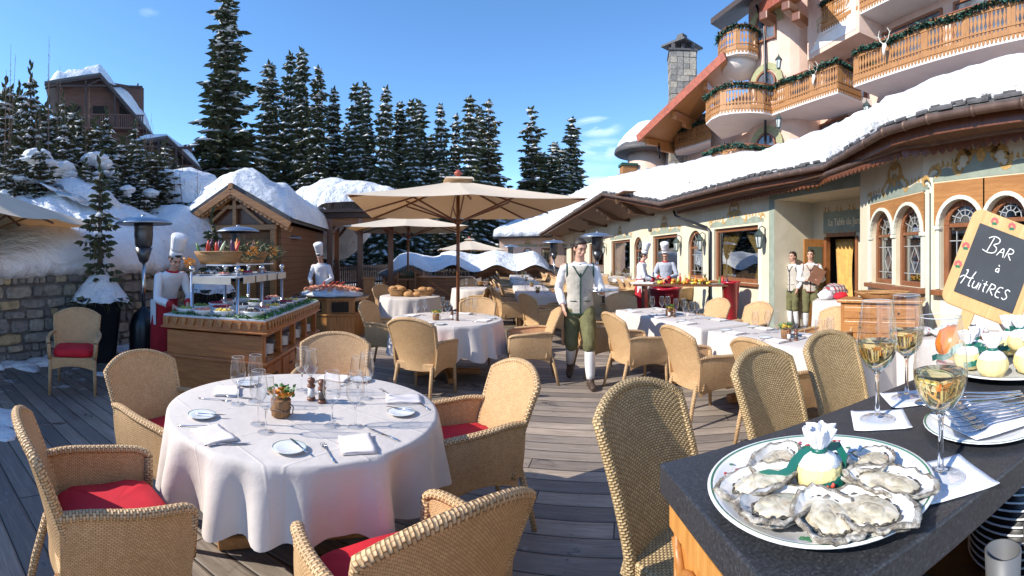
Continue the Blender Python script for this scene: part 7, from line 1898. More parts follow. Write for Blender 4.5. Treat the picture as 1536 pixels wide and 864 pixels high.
for (px, py, az, k) in ((492, 679, -38, 'front'), (580, 590, -40, 'right'), (524, 575, 15, 'back'), (322, 600, 70, 'shade'), (296, 640, 55, 'left')): cutlery('fork', G(px, py, TZ), az, 'fork beside the napkin at '+seat[k], 'forks on the big round table')
for i, (px, py, lb) in enumerate([(357, 606, 'empty wine glass farthest left on the big round table'), (383, 602, 'empty wine glass second from the left, back, on the big round table'), (388, 636, 'empty glass directly left of the flower pot'), (399, 648, 'front left empty glass, nearest the viewer beside the flower pot'), (453, 585, 'tall empty glass behind the pepper mills, left one of the pair'), (466, 590, 'tall empty glass behind the pepper mills, right one of the pair'), (498, 638, 'front centre empty glass right of the pepper mills'), (533, 640, 'front right empty glass of the big round table'), (550, 598, 'back right empty glass near the back chair'), (537, 606, 'empty glass second from the back right on the big round table')]):
 glass(G(px, py, TZ), lb, 'empty glasses on the big round table', s=1.12)
flowerpot(G(421, 624, TZ), 'bark flower pot of orange roses on the big round table', 'flower pots', s=1.15)
mill(G(467, 600, TZ), 'salt mill with wooden top beside the roses', 'mills', 1.12); mill(G(483, 604, TZ), 'dark-filled pepper mill beside the salt mill', 'mills', 1.12, True)
# ---- second round table
c = Vector((-.875, 6.25, TZ))
for i, a in enumerate((20, 110, 200, 290)):
 d = Vector((math.sin(R(a)), math.cos(R(a)), 0)); x = Vector((d.y, -d.x, 0)); lb = ('far right', 'near right', 'near left', 'far left')[i]
 plate(c+d*.56-x*.20, 'side plate at the %s place of the second round table' % lb, 'side plates on the second round table'); napkin(c+d*.55, a, 'napkin at the %s place of the second round table' % lb, 'napkins on the second round table'); cutlery('knife', c+d*.55+x*.14, a, 'knife at the %s place of the second round table' % lb, 'knives on the second round table'); cutlery('fork', c+d*.55-x*.125, a, 'fork at the %s place of the second round table' % lb, 'forks on the second round table')
for i, (px, py) in enumerate([(625, 476), (637, 473), (664, 470), (671, 478), (701, 470), (712, 473)]): glass(G(px, py, TZ), 'empty glass on the second round table, %s from the left' % desc[i], 'glasses on the second round table')
flowerpot(G(654, 480, TZ), 'small flower pot with yellow roses on the second round table', 'flower pots', 'yellow_rose'); mill(G(678, 480, TZ), 'salt mill on the second round table', 'mills'); mill(G(686, 481, TZ), 'pepper mill on the second round table', 'mills', 1, True)
# ---- rectangular tables
def lay_rect(key, nm):
 (cx, cy), az, w_, l = RT[key]; Mx = Matrix.Translation((cx, cy, TZ)) @ Matrix.Rotation(-R(az), 4, 'Z')
 P = lambda x, y: tuple(Mx @ Vector((x, y, 0)))
 for sd, sn in ((-1, 'waiter side'), (1, 'window side')):
  for q, qn in ((-l*.30, 'near'), (l*.02, 'middle'), (l*.34, 'far')):
   x = sd*(w_/2-.13); a = az+(90 if sd < 0 else -90); e = '%s place, %s of the %s table' % (qn, sn, nm); g_ = ' on the %s table' % nm
   plate(P(x-sd*.02, q+.19), 'side plate, '+e, 'side plates'+g_); napkin(P(x, q), a, 'napkin, '+e, 'napkins'+g_); cutlery('knife', P(x, q-.13), a, 'knife, '+e, 'knives'+g_); cutlery('fork', P(x, q+.115), a, 'fork, '+e, 'forks'+g_)
 k = 0
 for (x, y) in ((-.10, -.40), (-.04, -.46), (.10, -.38), (.05, .45), (-.09, .50), (.12, .40), (.02, .02), (.12, -.02)):
  glass(P(x, y), 'empty glass on the %s table, %s from its near end' % (nm, desc[k] if k < 7 else 'last'), 'glasses on the %s table' % nm); k += 1
 flowerpot(P(-.05, .08), 'flower pot of yellow roses on the %s table' % nm, 'flower pots', 'yellow_rose', 1.15); mill(P(-.12, -.03), 'salt mill on the %s table' % nm, 'mills'); mill(P(-.07, -.08), 'pepper mill on the %s table' % nm, 'mills', 1, True)
lay_rect('R1', 'farther rectangular'); lay_rect('R2', 'nearer rectangular')
n_ = 0
for (x, y, row, j) in farT:
 side = ('aisle row', 'middle row', 'window row')[row]
 for (dx, dy) in ((-.2, -.45), (.2, -.45), (-.2, .4), (.2, .4), (0, 0)):
  glass((x+dx+rnd.uniform(-.05, .05), y+dy+rnd.uniform(-.1, .1), TZ), 'empty glass on the %s table of the %s' % (desc[j], side), 'glasses on the far terrace')
 if j < 3:
  for (dx, dy) in ((-.28, -.3), (.28, -.3), (-.28, .35), (.28, .35)): napkin((x+dx, y+dy, TZ), 87, 'folded napkin on the %s table of the %s' % (desc[j], side), 'napkins on the far terrace')
 flowerpot((x+.05, y+.12, TZ), 'little flower pot on the %s table of the %s' % (desc[j], side), 'flower pots', 'yellow_rose')
for i in range(7): glass((-.95+rnd.uniform(-.4, .4), 12.2+rnd.uniform(-.35, .35), TZ), 'goblet on the small round table left of the aisle', 'goblets on the small round table')
# ---- baskets and bread
M['wicker'] = m_weave('basket_wicker', .02, .010, (.10, .045, .015), (.36, .17, .06), (.58, .32, .13)); M['crust'] = m_plain('bread_crust', (.46, .24, .09), .7, var=.35, scale=14, bump=.4, bscale=50)
def basket(p, az, a, b, h, label, group='baskets', handle=False):
 o = thing('wicker_basket', label, 'basket', p, az, group); m = MB(); n = 36
 rows = []
 for (k, z) in ((.72, 0), (.80, h*.33), (.92, h*.7), (1, h), (.95, h), (.86, h*.7), (.70, .012)): rows.append([Vector((a*k*math.copysign(abs(math.cos(t))**.8, math.cos(t)), b*k*math.copysign(abs(math.sin(t))**.8, math.sin(t)), z)) for t in [2*PI*i/n for i in range(n)]])
 m.grid(rows, uv=([2*PI*a*i/n for i in range(n+1)], [0, h*.33, h*.7, h, h+.02, h*1.4, h*2]), closed_u=True, cap=True); m.build('body', M['wicker'], o)
 m = MB(); m.tube([(a*math.cos(t), b*math.sin(t), h) for t in [2*PI*i/28 for i in range(28)]], .012, 7, closed=True); m.build('rim', M['wicker'], o); return o
c3 = Vector((-2.15, 9.7, TZ))
basket(c3+Vector((-.25, -.12, 0)), 10, .20, .15, .14, 'bread basket at the left of the bread table'); basket(c3+Vector((.28, .16, 0)), -8, .22, .16, .12, 'flat bread basket at the back right of the bread table')
for i, (x, y, z, r0) in enumerate([(-.34, -.12, .16, .075), (-.24, -.06, .17, .08), (-.15, -.14, .16, .075), (.02, -.22, .05, .09), (.20, -.22, .055, .075), (.25, .15, .12, .09), (.38, .18, .12, .08), (-.05, .05, .06, .09)]):
 m = MB(); m.ball((0, 0, 0), (r0*1.25, r0, r0*.75), 3, lambda c: 1+.06*nz(c.x*3+i, c.y*3, c.z*3)); o = m.build('bread_loaf', M['crust'], loc=c3+Vector((x, y, z))); props(o, 'round crusty loaf on the bread table', 'bread', 'loaves on the bread table')
# ================================================================== THE BUFFET FOOD
M['salad'] = m_plain('mixed_salad', (.22, .30, .06), .7, var=.8, scale=30, bump=.8, bscale=60); M['beet'] = m_plain('beetroot_salad', (.40, .03, .07), .6, var=.6, scale=30, bump=.8, bscale=60); M['egg_y'] = m_plain('yellow_salad', (.75, .52, .10), .7, var=.4, scale=30, bump=.8, bscale=60); M['ham'] = m_plain('sliced_ham', (.62, .26, .20), .6, var=.4, scale=20, bump=.6, bscale=40); M['dark_food'] = m_plain('dark_olives', (.06, .04, .03), .4, var=.6, scale=50, bump=.8, bscale=60)
foods = ['salad', 'egg_y', 'beet', 'ham', 'dark_food']; fname = ['green salad', 'yellow salad', 'beetroot', 'sliced ham', 'dark olives']
bowls = [(-.42, .16, .12), (-.18, .10, .11), (.08, .13, .12), (.42, .22, .13), (.40, .56, .11), (.42, .86, .11), (.40, 1.14, .12), (.42, 1.42, .11), (.40, 1.72, .12), (.42, 2.05, .13), (-.10, .45, .13), (-.42, .50, .12), (.0, .82, .12), (-.36, .88, .13), (.02, 1.22, .12), (-.38, 1.28, .12), (.05, 1.62, .12), (-.38, 1.75, .12), (.0, 2.05, .11)]
for i, (x, y, r0) in enumerate(bowls):
 f = (i*3+i//4) % 5; p = BUF(x, y); sd = 'front edge' if y < .3 else ('right edge' if x > .3 else ('middle' if x > -.2 else 'left side'))
 o = thing('salad_bowl', 'white bowl of %s on the %s of the buffet, %s' % (fname[f], sd, ('near', 'second quarter', 'third quarter', 'far end')[min(3, int(y/.6))]), 'bowl', p, 0, 'bowls on the buffet')
 m = MB(); m.lathe([(r0*.5, 0), (r0*.62, .006), (r0*.92, .045), (r0, .066), (r0*.96, .067), (r0*.86, .045), (r0*.5, .012)], 28); m.build('bowl', M['china'], o)
 m = MB()
 rr = random.Random(i)
 for q in range(26): a = rr.uniform(0, 6.3); r_q = r0*.78*math.sqrt(rr.random()); m.ball((r_q*math.cos(a), r_q*math.sin(a), .052+rr.uniform(0, .022)), rr.uniform(.014, .026), 1, lambda c: 1+.3*nz(c.x*5+q, c.y*5, c.z*5))
 m.build('food', M[foods[f]], o)
m = MB(); rr = random.Random(3)
for i in range(260):
 e = rr.random(); x, y = ((rr.uniform(-.6, .6), rr.uniform(.0, .1)) if e < .35 else (rr.uniform(.50, .62), rr.uniform(0, 2.3))); p = BUF(x, y)+Vector((0, 0, rr.uniform(0, .02))); d = Vector((rr.uniform(-1, 1), rr.uniform(-1, 1), rr.uniform(0, .5))).normalized(); q = d.orthogonal().normalized()*.012
 m.add([p-q, p+d*.07, p+q, p-d*.03], [(0, 1, 2, 3)])
o = m.build('fir_sprigs', M['leaf']); props(o, 'loose green sprigs strewn along the edges of the buffet', 'greenery', kind='stuff')
for i, (x, y, k) in enumerate([(-.25, .30, 'dark_food'), (-.05, .42, 'ham'), (-.2, .75, 'salad'), (.02, 1.0, 'beet'), (-.22, 1.3, 'egg_y'), (0, 1.6, 'ham')]):
 p = BUF(x, y, .922+.45); o = thing('serving_dish', 'low dish of %s on the lower gantry shelf, %s from the near end' % (fname[foods.index(k)], desc[i]), 'dish', p, 0, 'dishes on the gantry shelf'); m = MB(); m.lathe([(.06, 0), (.10, .014), (.105, .018), (.06, .008)], 24); m.build('dish', M['china'], o); m = MB()
 for q in range(14): a = q*2.4; m.ball((.06*math.sqrt(q/14)*math.cos(a), .06*math.sqrt(q/14)*math.sin(a), .028), .02, 1, lambda c: 1+.3*nz(c.x*5+q, c.y*5, c.z*5))
 m.build('food', M[k], o)
veg = {'carrot': (.75, .25, .04), 'courgette': (.10, .20, .05), 'corn': (.72, .55, .16), 'leek': (.55, .62, .38), 'pepper': (.60, .05, .03), 'squash': (.70, .42, .12), 'aubergine': (.08, .02, .07)}
VM = {k: m_plain(k+'_skin', v, .45, var=.2, scale=12) for k, v in veg.items()}
def vegbasket(p, az, label, seed, a=.30):
 basket(p, az, a, .19, .15, label, 'vegetable baskets'); rr = random.Random(seed)
 for i in range(13):
  k = rr.choice(list(veg)); L = rr.uniform(.12, .24); r0 = rr.uniform(.018, .032); q = Matrix.Rotation(-R(az), 4, 'Z') @ Vector((rr.uniform(-a*.75, a*.75), rr.uniform(-.11, .11), 0)); d = Vector((rr.uniform(-.6, .6), rr.uniform(-.3, .3), 1)).normalized(); b_ = Vector(p)+q+Vector((0, 0, .10))
  m = MB(); m.tube([(0, 0, 0), d*L*.3, d*L*.7, d*L], [r0*.8, r0, r0*.85, r0*.25], 10); o = m.build(k, VM[k], loc=b_); props(o, '%s standing in the %s' % (k, label), 'vegetable', 'vegetables in the '+label)
vegbasket(BUF(-.18, .52, 1.507), -6, 'wide vegetable basket at the near end of the gantry', 2, .32); vegbasket(BUF(-.10, 1.35, 1.507), 4, 'second vegetable basket farther along the gantry', 5, .28)
m = MB(); rr = random.Random(9)
for i in range(520):
 a = rr.random(); c = BUF(-.35+.5*rr.random(), .75+1.4*a, 1.56+.22*rr.random()*(1-.5*abs(a-.4))); d = Vector((rr.uniform(-.6, 1), rr.uniform(-.6, .6), rr.uniform(-.3, 1))).normalized(); q = d.orthogonal().normalized()*.010; L = rr.uniform(.08, .20)
 m.add([c-q, c+d*L, c+q, c-d*L*.3], [(0, 1, 2, 3)])
o = m.build('fir_branches', M['needle2'], recalc=False); props(o, 'spray of fir branches behind the vegetable baskets', 'greenery', kind='stuff')
for i, (x, y, z, lb) in enumerate([(-.46, .30, 1.372, 'glass of orange blooms at the near left corner of the gantry'), (.10, .95, 1.507, 'glass of orange blooms between the two vegetable baskets'), (.10, 1.75, 1.507, 'glass of orange blooms beyond the second vegetable basket')]):
 o = thing('flower_vase', lb, 'vase', BUF(x, y, z), 0, 'vases of orange blooms'); m = MB(); m.lathe([(.03, 0), (.004, .01), (.004, .06), (.03, .09), (.042, .13), (.035, .18)], 20, cap=False); m.build('glass', M['glass'], o); m = MB()
 rr = random.Random(i)
 for q in range(60): c = Vector((rr.gauss(0, .035), rr.gauss(0, .035), .16+rr.gauss(0, .03))); d = Vector((rr.uniform(-1, 1), rr.uniform(-1, 1), rr.uniform(-.2, 1))).normalized(); x_ = d.orthogonal().normalized()*.014; m.add([c-x_, c+d*.035, c+x_, c-d*.02], [(0, 1, 2, 3)])
 m.build('petals', M['rose'], o, recalc=False)
shr = m_plain('prawn_shell', (.72, .27, .14), .4, var=.35, scale=14); ice = m_plain('crushed_ice', (.62, .66, .70), .25, var=.2, scale=30, bump=.6, bscale=60); lem = m_plain('lemon_peel', (.82, .66, .08), .5); lob = m_plain('lobster_red', (.50, .05, .02), .35, var=.3, scale=20)
sfp = D(497, 9.9, .80)
m = MB(); m.ball((0, 0, 0), (.68, .56, .14), 4, lambda c: 1+.12*nz(c.x*4, c.y*4, c.z*4)); o = m.build('crushed_ice', ice, loc=sfp); props(o, 'mound of crushed ice under the seafood', 'ice', kind='stuff')
m = MB(); rr = random.Random(6)
for i in range(170):
 a = rr.uniform(0, 6.3); r0 = .62*math.sqrt(rr.random()); x, y = r0*math.cos(a), r0*.8*math.sin(a); z = .15*math.sqrt(max(0, 1-(r0/.68)**2))+.02; t_ = rr.uniform(0, 6.3); u = Vector((math.cos(t_), math.sin(t_), 0)); L = rr.uniform(.05, .09)
 m.tube([Vector((x, y, z)), Vector((x, y, z+.03))+u*L*.5, Vector((x, y, z+.02))+u*L, Vector((x, y, z-.005))+u*L*1.25], [.012, .016, .011, .003], 6)
o = m.build('prawns', shr, loc=sfp); props(o, 'uncounted heap of pink prawns on the ice of the seafood counter', 'prawns', kind='stuff')
for i, (x, y) in enumerate([(-.1, -.1), (.05, -.05)]):
 o = thing('lobster', ('left' if i == 0 else 'right')+' one of two red lobsters standing out of the prawn heap', 'lobster', sfp+Vector((x, y, .12)), 30*i, 'lobsters'); m = MB(); m.tube([(0, -.12, .02), (0, 0, .05), (0, .10, .05)], [.015, .035, .02], 8); m.build('shell', lob, o)
 for s_ in (-1, 1): m = MB(); m.tube([(s_*.02, .08, .05), (s_*.09, .12, .10), (s_*.10, .20, .13)], [.010, .012, .02], 6); m.ball((s_*.10, .22, .14), (.022, .04, .014), 2); m.build('claw', lob, o)
for i, a in enumerate((200, 240, 285, 320, 350)):
 m = MB(); m.ball((0, 0, 0), (.035, .028, .028), 2); o = m.build('lemon', lem, loc=sfp+Vector((.55*math.cos(R(a)), .45*math.sin(R(a)), .07))); props(o, 'whole lemon at the edge of the seafood', 'lemon', 'lemons around the seafood')
# ================================================================== FRUIT TABLE AND RED TUBS
fc = D(1026, 11.15); FAZ = 116-90
ft = thing('fruit_table', 'long dark board on trestles carrying fruit, in front of two chefs', 'table', (fc.x, fc.y, 0), 26); m = MB(); m.box((0, 0, .925), (2.35, .62, .04)); m.build('board', M['walnut'], ft, bevel=.006)
for x in (-.95, .95): m = MB(); m.box((x, 0, .45), (.07, .45, .90)); m.build('leg', M['walnut'], ft)
def FT(x, y, z=.945): v = Matrix.Rotation(-R(26), 4, 'Z') @ Vector((x, y, 0)); return Vector((fc.x+v.x, fc.y+v.y, z))
m = MB(); m.box((0, 0, 0), (.55, .40, .03)); o = m.build('carving_board', m_plain('white_board', (.70, .70, .68), .5), loc=FT(-1.0, .05, .962), az=26, bevel=.008); props(o, 'white cutting board at the left end of the fruit table', 'board')
def tub(label, p, r, h):
 o = thing('red_tub', label, 'tub', p, 0, 'glossy red tubs'); m = MB(); m.lathe([(r*.62, 0), (r*.66, .02), (r*.97, h-.05), (r*1.06, h-.05), (r*1.07, h), (r*.98, h), (r*.92, h-.06), (r*.6, .06)], 32); m.build('body', m_plain('glossy_red', (.36, .008, .02), .25, coat=.5) if 'glossy_red' not in bpy.data.materials else bpy.data.materials['glossy_red'], o); return o
tb = tub('flared red tub with raised lettering band, under the fruit', FT(-.38, -.60, 0), .36, .90); text_obj('lettering', 'BAR', .11, m_plain('faded_red_lettering', (.22, .02, .025), .4), tb, (-.02, -.355, .74), (PI/2-.1, 0, 0), .003)
tub('tall plain red tub standing alone by the big window', D(1096, 11.0), .22, 1.02)
fk = [('orange', (.80, .30, .03), .042), ('apple', (.55, .05, .03), .038), ('lemon', (.82, .64, .08), .032), ('pear', (.45, .50, .10), .038), ('clementine', (.82, .36, .03), .034)]
FM = {n: m_plain(n+'_peel', c, .4, var=.12, scale=20) for n, c, r0 in fk}
rr = random.Random(12)
for i in range(46):
 n, c, r0 = fk[rr.choice([0, 0, 1, 2, 3, 4])]; x = -.62+1.25*rr.random(); y = rr.uniform(-.26, .2); lay = 0 if i < 30 else 1; m = MB(); m.ball((0, 0, 0), (r0, r0, r0*(.95 if n != 'pear' else 1.25)), 2); o = m.build(n, FM[n], loc=FT(x*(1-.25*lay), y*(1-.3*lay), .948+r0+lay*.055)); props(o, '%s in the fruit display before the chefs' % n, n, '%ss in the fruit display' % n)
for i, (x, h, k) in enumerate([(-.10, .26, 'pepper'), (.02, .22, 'squash'), (.12, .28, 'corn'), (.28, .20, 'carrot'), (.85, .17, 'courgette'), (.92, .20, 'pepper'), (1.02, .18, 'aubergine')]):
 m = MB(); m.lathe([(.034, 0), (.036, .01), (.036, h*.55), (.012, h*.75), (.012, h*.95), (.015, h*.96), (.015, h)], 16); o = m.build('bottle', VM[k], loc=FT(x, .06, .946)); props(o, '%s bottle or jar %s on the fruit table' % (['tall red', 'short amber', 'tall golden', 'orange', 'green', 'small red', 'dark'][i], 'among the fruit' if i < 4 else 'at the right end'), 'bottle', 'bottles on the fruit table')
m = MB(); m.lathe([(.05, 0), (.065, .05), (.06, .12), (.045, .16)], 14);
o = thing('pineapple', 'pineapple with its leafy top at the right of the fruit', 'pineapple', FT(.50, .0, .946)); m.build('fruit', m_plain('pineapple_skin', (.40, .24, .05), .7, var=.5, scale=60, bump=.8, bscale=80), o)
m = MB()
for q in range(18): a = q*2.4; d = Vector((math.cos(a)*(.2+.03*q), math.sin(a)*(.2+.03*q), 1)).normalized(); b_ = Vector((0, 0, .15)); x_ = d.orthogonal().normalized()*.012; m.add([b_-x_, b_+x_, b_+d*.14], [(0, 1, 2)])
m.build('crown', M['leaf'], o, recalc=False)
for i, (x, y) in enumerate([(.75, -.1), (.95, -.15), (1.10, .02)]): plate(FT(x, y, .946), 'plate on the right end of the fruit table, %s from the fruit' % desc[i], 'plates on the fruit table', .12)
basket(c3+Vector((1.3, 3.9, 0)), 0, .16, .12, .10, 'tiny basket on the small round table left of the aisle')
sb = thing('service_sideboard', 'low wooden service counter crowded with glasses, far down beside the parasol pole', 'sideboard', D(668, 15.2), 178); m = MB(); m.box((0, 0, .47), (1.7, .55, .90)); m.build('cabinet', M['cabin_wood'], sb, bevel=.01); m = MB(); m.box((0, 0, .94), (1.8, .65, .04)); m.build('top', M['honey_x'], sb)
q0 = D(668, 15.2)
for i in range(16): glass((q0.x-.75+.1*i, q0.y+rnd.uniform(-.2, .2), .962), 'glass in the row on the distant service counter', 'glasses on the service counter', s=1.0)
for i in range(6):
 m = MB(); m.lathe([(.035, 0), (.037, .01), (.037, .18), (.013, .24), (.013, .30)], 12); o = m.build('wine_bottle', bpy.data.materials['green_bottle'] if 'green_bottle' in bpy.data.materials else m_plain('green_bottle', (.02, .035, .015), .15), loc=(D(610, 14.5).x-.2+.08*i, D(610, 14.5).y, .94)); props(o, 'dark wine bottle standing in the wooden wine stand left of the middle parasol pole', 'bottle', 'wine bottles in the stand')
ws = thing('wine_stand', 'wooden stand holding wine bottles beside the middle parasol pole', 'stand', D(610, 14.5), 170); m = MB(); m.box((0, 0, .90), (.62, .35, .04)); m.box((0, 0, 1.05), (.62, .03, .05)); m.build('shelf', M['cabin_wood'], ws)
for x in (-.27, .27): m = MB(); m.box((x, 0, .55), (.05, .30, 1.1)); m.build('leg', M['cabin_wood'], ws)
pg = thing('orange_box', 'orange wooden menu box at the foot of the pavilion post', 'box', D(553, 14.6), 160); m = MB(); m.box((0, 0, .45), (.34, .30, .90)); m.build('body', M['honey'], pg, bevel=.01); m = MB(); m.box((0, .0, .93), (.42, .36, .06)); m.build('lid', M['honey_x'], pg, bevel=.01)
# ================================================================== PLANTERS
def planter(label, p, az, fir_seed, H=1.9):
 o = thing('planter', label, 'planter', p, az, 'black planters'); m = MB()
 prof = [(.235, 0), (.24, .02), (.345, .93), (.36, .94), (.36, .985), (.32, .985), (.31, .90)]
 rows = [[Vector((r*math.copysign(abs(math.cos(t))**.38, math.cos(t)), r*math.copysign(abs(math.sin(t))**.38, math.sin(t)), z)) for t in [2*PI*(i+.5)/40 for i in range(40)]] for r, z in prof]
 m.grid(rows, closed_u=True, cap=True); m.build('pot', M['black_plastic'], o)
 m = MB(); rows = []
 for j in range(9):
  q = j/8; rows.append([Vector(((.46*q)*math.cos(t)*(1+.15*fbm(math.cos(t)+3, math.sin(t), q, 1.5, 3)), (.46*q)*math.sin(t)*(1+.15*fbm(math.cos(t), math.sin(t)+5, q, 1.5, 3)), 1.42-.50*q**1.4+.06*fbm(math.cos(t)*q*3, math.sin(t)*q*3, 1, 1, 3))) for t in [2*PI*i/40 for i in range(40)]])
 m.grid(rows, closed_u=True); m.build('snow', M['snow'], o)
 c, t, s = spruce_mesh(H, .36, fir_seed, levels=15, per=6, tufts=5, snow=.12, droop=.05, bare=.16, size=.42)
 for mb_ in (c, t, s): mb_.v = [v+Vector((0, 0, .98)) for v in mb_.v]
 rr = random.Random(fir_seed)
 for q in range(150):
  a = rr.uniform(0, 6.3); r0 = rr.uniform(.25, .40); b_ = Vector((math.cos(a)*r0, math.sin(a)*r0, rr.uniform(.92, 1.02))); d = Vector((math.cos(a), math.sin(a), rr.uniform(-1.4, .1))).normalized(); x_ = d.orthogonal().normalized()*.025; c.add([b_-x_, b_+x_, b_+d*.22], [(0, 1, 2)])
 c.build('foliage', M['needle'], o, recalc=False); t.build('trunk', M['bark'], o, recalc=False); s.build('snow_on_boughs', M['snow'], o, recalc=False); return o
planter('tall black planter with a thin young fir and snow, before the stone wall', D(150, 7.25), 130, 31)
planter('black planter half hidden under the buffet gantry', D(318, 9.0), 120, 37, 1.2)
# ================================================================== RIGHT SIDE FURNITURE
sd = thing('wooden_sideboard', 'honey pine sideboard with drawers below the paired arched windows', 'sideboard', (4.28, 4.22, 0), 235); m = MB(); m.box((0, 0, .52), (1.0, .42, 1.0)); m.box((0, 0, 1.04), (1.08, .50, .04)); m.build('cabinet', M['honey'], sd, bevel=.008)
for z in (.90, .72):
 for x in (-.24, .24): m = MB(); m.box((x, .215, z), (.42, .02, .14)); d_ = m.build('drawer', M['honey_x'], sd, bevel=.005); m = MB(); m.ball((x, .235, z), .014, 1); m.build('knob', M['dark_metal'], d_)
basket(Vector((4.28, 4.22, 1.062)), 235, .36, .20, .085, 'flat wicker tray on the pine sideboard')
dt = thing('side_table', 'small table hidden under a long white cloth at the entrance recess', 'table', (5.0, 6.05, 0), 225); m = MB(); m.box((0, 0, .42), (.55, .45, .84)); m.build('frame', M['honey'], dt)
o = cloth(outline_rect(.66, .54, 120), .80, 31, .02).build('tablecloth', M['linen'], loc=(5.0, 6.05, .11), az=225); props(o, 'floor-length white cloth on the small table by the entrance', 'tablecloth')
m = MB(); m.ball((0, 0, 0), (.13, .10, .07), 3, lambda c: 1+.2*nz(c.x*2, c.y*2, c.z*2)); o = m.build('crumpled_cloth', M['cushion'], loc=(5.08, 5.98, .94)); props(o, 'crumpled red cloth on the small table by the entrance', 'cloth')
m = MB(); m.ball((0, 0, 0), (.15, .11, .09), 3, lambda c: 1+.2*nz(c.x*2+4, c.y*2, c.z*2)); o = m.build('crumpled_cloth', M['white_cloth'], loc=(4.90, 6.16, .95)); props(o, 'crumpled white cloth on the small table by the entrance', 'cloth')
def m_plaid():
 t = NT('plaid_wool'); co = t.coord(); sp = t.n('SeparateXYZ'); t.l(co, sp.inputs[0]); a = t.math('SINE', t.math('MULTIPLY', sp.outputs[0], 90)); b = t.math('SINE', t.math('MULTIPLY', sp.outputs[2], 90)); c = t.mix(t.math('GREATER_THAN', a, .3), (.45, .42, .40), (.30, .05, .05)); c = t.mix(t.math('MULTIPLY', t.math('GREATER_THAN', b, .3), .6), c, (.06, .07, .10)); t.base(c); t.rough(.95); return t.m
m = MB(); m.ball((0, 0, 0), (.24, .18, .13), 3, lambda c: 1+.2*nz(c.x*2+2, c.y*2, c.z*2)); o = m.build('plaid_blankets', m_plaid(), loc=(5.22, 6.30, 1.0)); props(o, 'bundle of plaid blankets behind the small table by the entrance', 'blanket')
o = thing('service_table', 'service table under white cloth in front of the arched windows', 'table', (3.75, 2.75, 0), -35); m = MB(); m.box((0, 0, .42), (.5, .9, .80)); m.build('frame', M['honey'], o)
k = cloth(outline_rect(.60, 1.0, 160), .72, 33, .02).build('tablecloth', M['linen'], loc=(3.75, 2.75, .06), az=-35); props(k, 'long white cloth on the service table behind the wine glasses', 'tablecloth')
def m_floral():
 t = NT('flower_print_cloth'); co = t.coord(); v = t.n('TexVoronoi'); v.inputs['Scale'].default_value = 16; t.l(co, v.inputs['Vector']); n = t.noise(co, 25, 3); f = t.math('LESS_THAN', v.outputs['Distance'], .22); g = t.math('LESS_THAN', t.noise(co, 20, 3, .5, 1.0), .40); c = t.mix(t.math('MULTIPLY', g, .55), (.74, .74, .72), (.08, .20, .12)); c = t.mix(f, c, (.55, .05, .08)); t.base(c); t.rough(.9); return t.m
fl = m_floral()
for i, (x, y, s_) in enumerate([(3.52, 2.95, .12), (3.66, 2.72, .14), (3.88, 2.55, .13), (3.95, 2.85, .12)]):
 m = MB(); m.ball((0, 0, 0), (s_*1.3, s_, s_*.32), 4, lambda c: 1+.25*fbm(c.x*2+i, c.y*2, c.z*2, 1, 3)); o = m.build('printed_cloth', fl, loc=(x, y, .87)); props(o, 'crumpled flower-print cloth on the service table, %s from the left' % desc[i], 'cloth', 'flower-print cloths')
# ================================================================== THE OYSTER BAR
BZ = 1.27
def m_granite():
 t = NT('dark_granite'); co = t.coord(); n = t.noise(co, 240, 3, .7); n2 = t.noise(co, 18, 4); v = t.n('TexVoronoi'); v.inputs['Scale'].default_value = 420; t.l(co, v.inputs['Vector'])
 c = t.ramp(n, [(.35, (.014, .015, .018)), (.6, (.040, .042, .048)), (.75, (.12, .125, .135))]); c = t.mix(t.math('MULTIPLY', n2, .35), c, (.045, .047, .055)); t.base(c); t.rough(t.ramp(n2, [(.3, .36), (.7, .52)])); t.bump(n, .25, .001); return t.m
M['granite'] = m_granite()
bar = thing('oyster_bar', 'pine bar with a thick speckled black stone top, filling the near right corner', 'bar')
top = [(.232, .712), (2.0, .985), (2.0, .352), (.245, .352)]
m = MB(); m.prism(top, BZ-.048, BZ); m.build('stone_top', M['granite'], bar, bevel=.004)
M['bar_pine'] = m_wood('bar_pine', (.44, .17, .032), (.72, .36, .10), 1.6, .4, 'Z', coat=.3)
m = MB()
def wallb(a, b, t_=.022, z0=0, z1=BZ-.049): m.bar((*a, (z0+z1)/2), (*b, (z0+z1)/2), t_, z1-z0)
wallb((.262, .690), (.270, .372)); wallb((.27, .695), (1.98, .960)); wallb((1.98, .95), (1.98, .38)); m.bar((.285, .375, .2), (.285, .375, BZ-.05), .04, .03); m.build('carcass', M['bar_pine'], bar, bevel=.003)
m = MB(); m.prism([(.50, .29), (1.96, .29), (1.96, .93), (.50, .71)], .955, .975); m.prism([(.285, .39), (1.96, .39), (1.96, .93), (.285, .68)], .30, .32); m.build('shelf', M['walnut'], bar)
m = MB()
pts = [(.246, .655-.30*f, 1.20) for f in (0, .25, .5, .75, 1)]
m.bar((.2475, .690, 1.196), (.2545, .372, 1.196), .012, .035); m.build('cornice', M['bar_pine'], bar)
m = MB(); c0 = Vector((.2475, .60, 1.10))
sc_p = [c0+Vector((0, .055*math.cos(a)*(1-.1*a), .055*math.sin(a)*(1-.1*a))) for a in [0.4*i for i in range(13)]]
m.tube([(.2475, .675, 1.17), (.2475, .655, 1.13)]+sc_p, [.008]*2+[.008*(1-.04*i) for i in range(13)], 8); m.tube([(.247, .668, 1.18), (.247, .668, .5)], .006, 6); m.build('carved_scroll', m_wood('scroll_pine', (.30, .10, .02), (.55, .25, .06), 2, .4, 'Z'), bar)
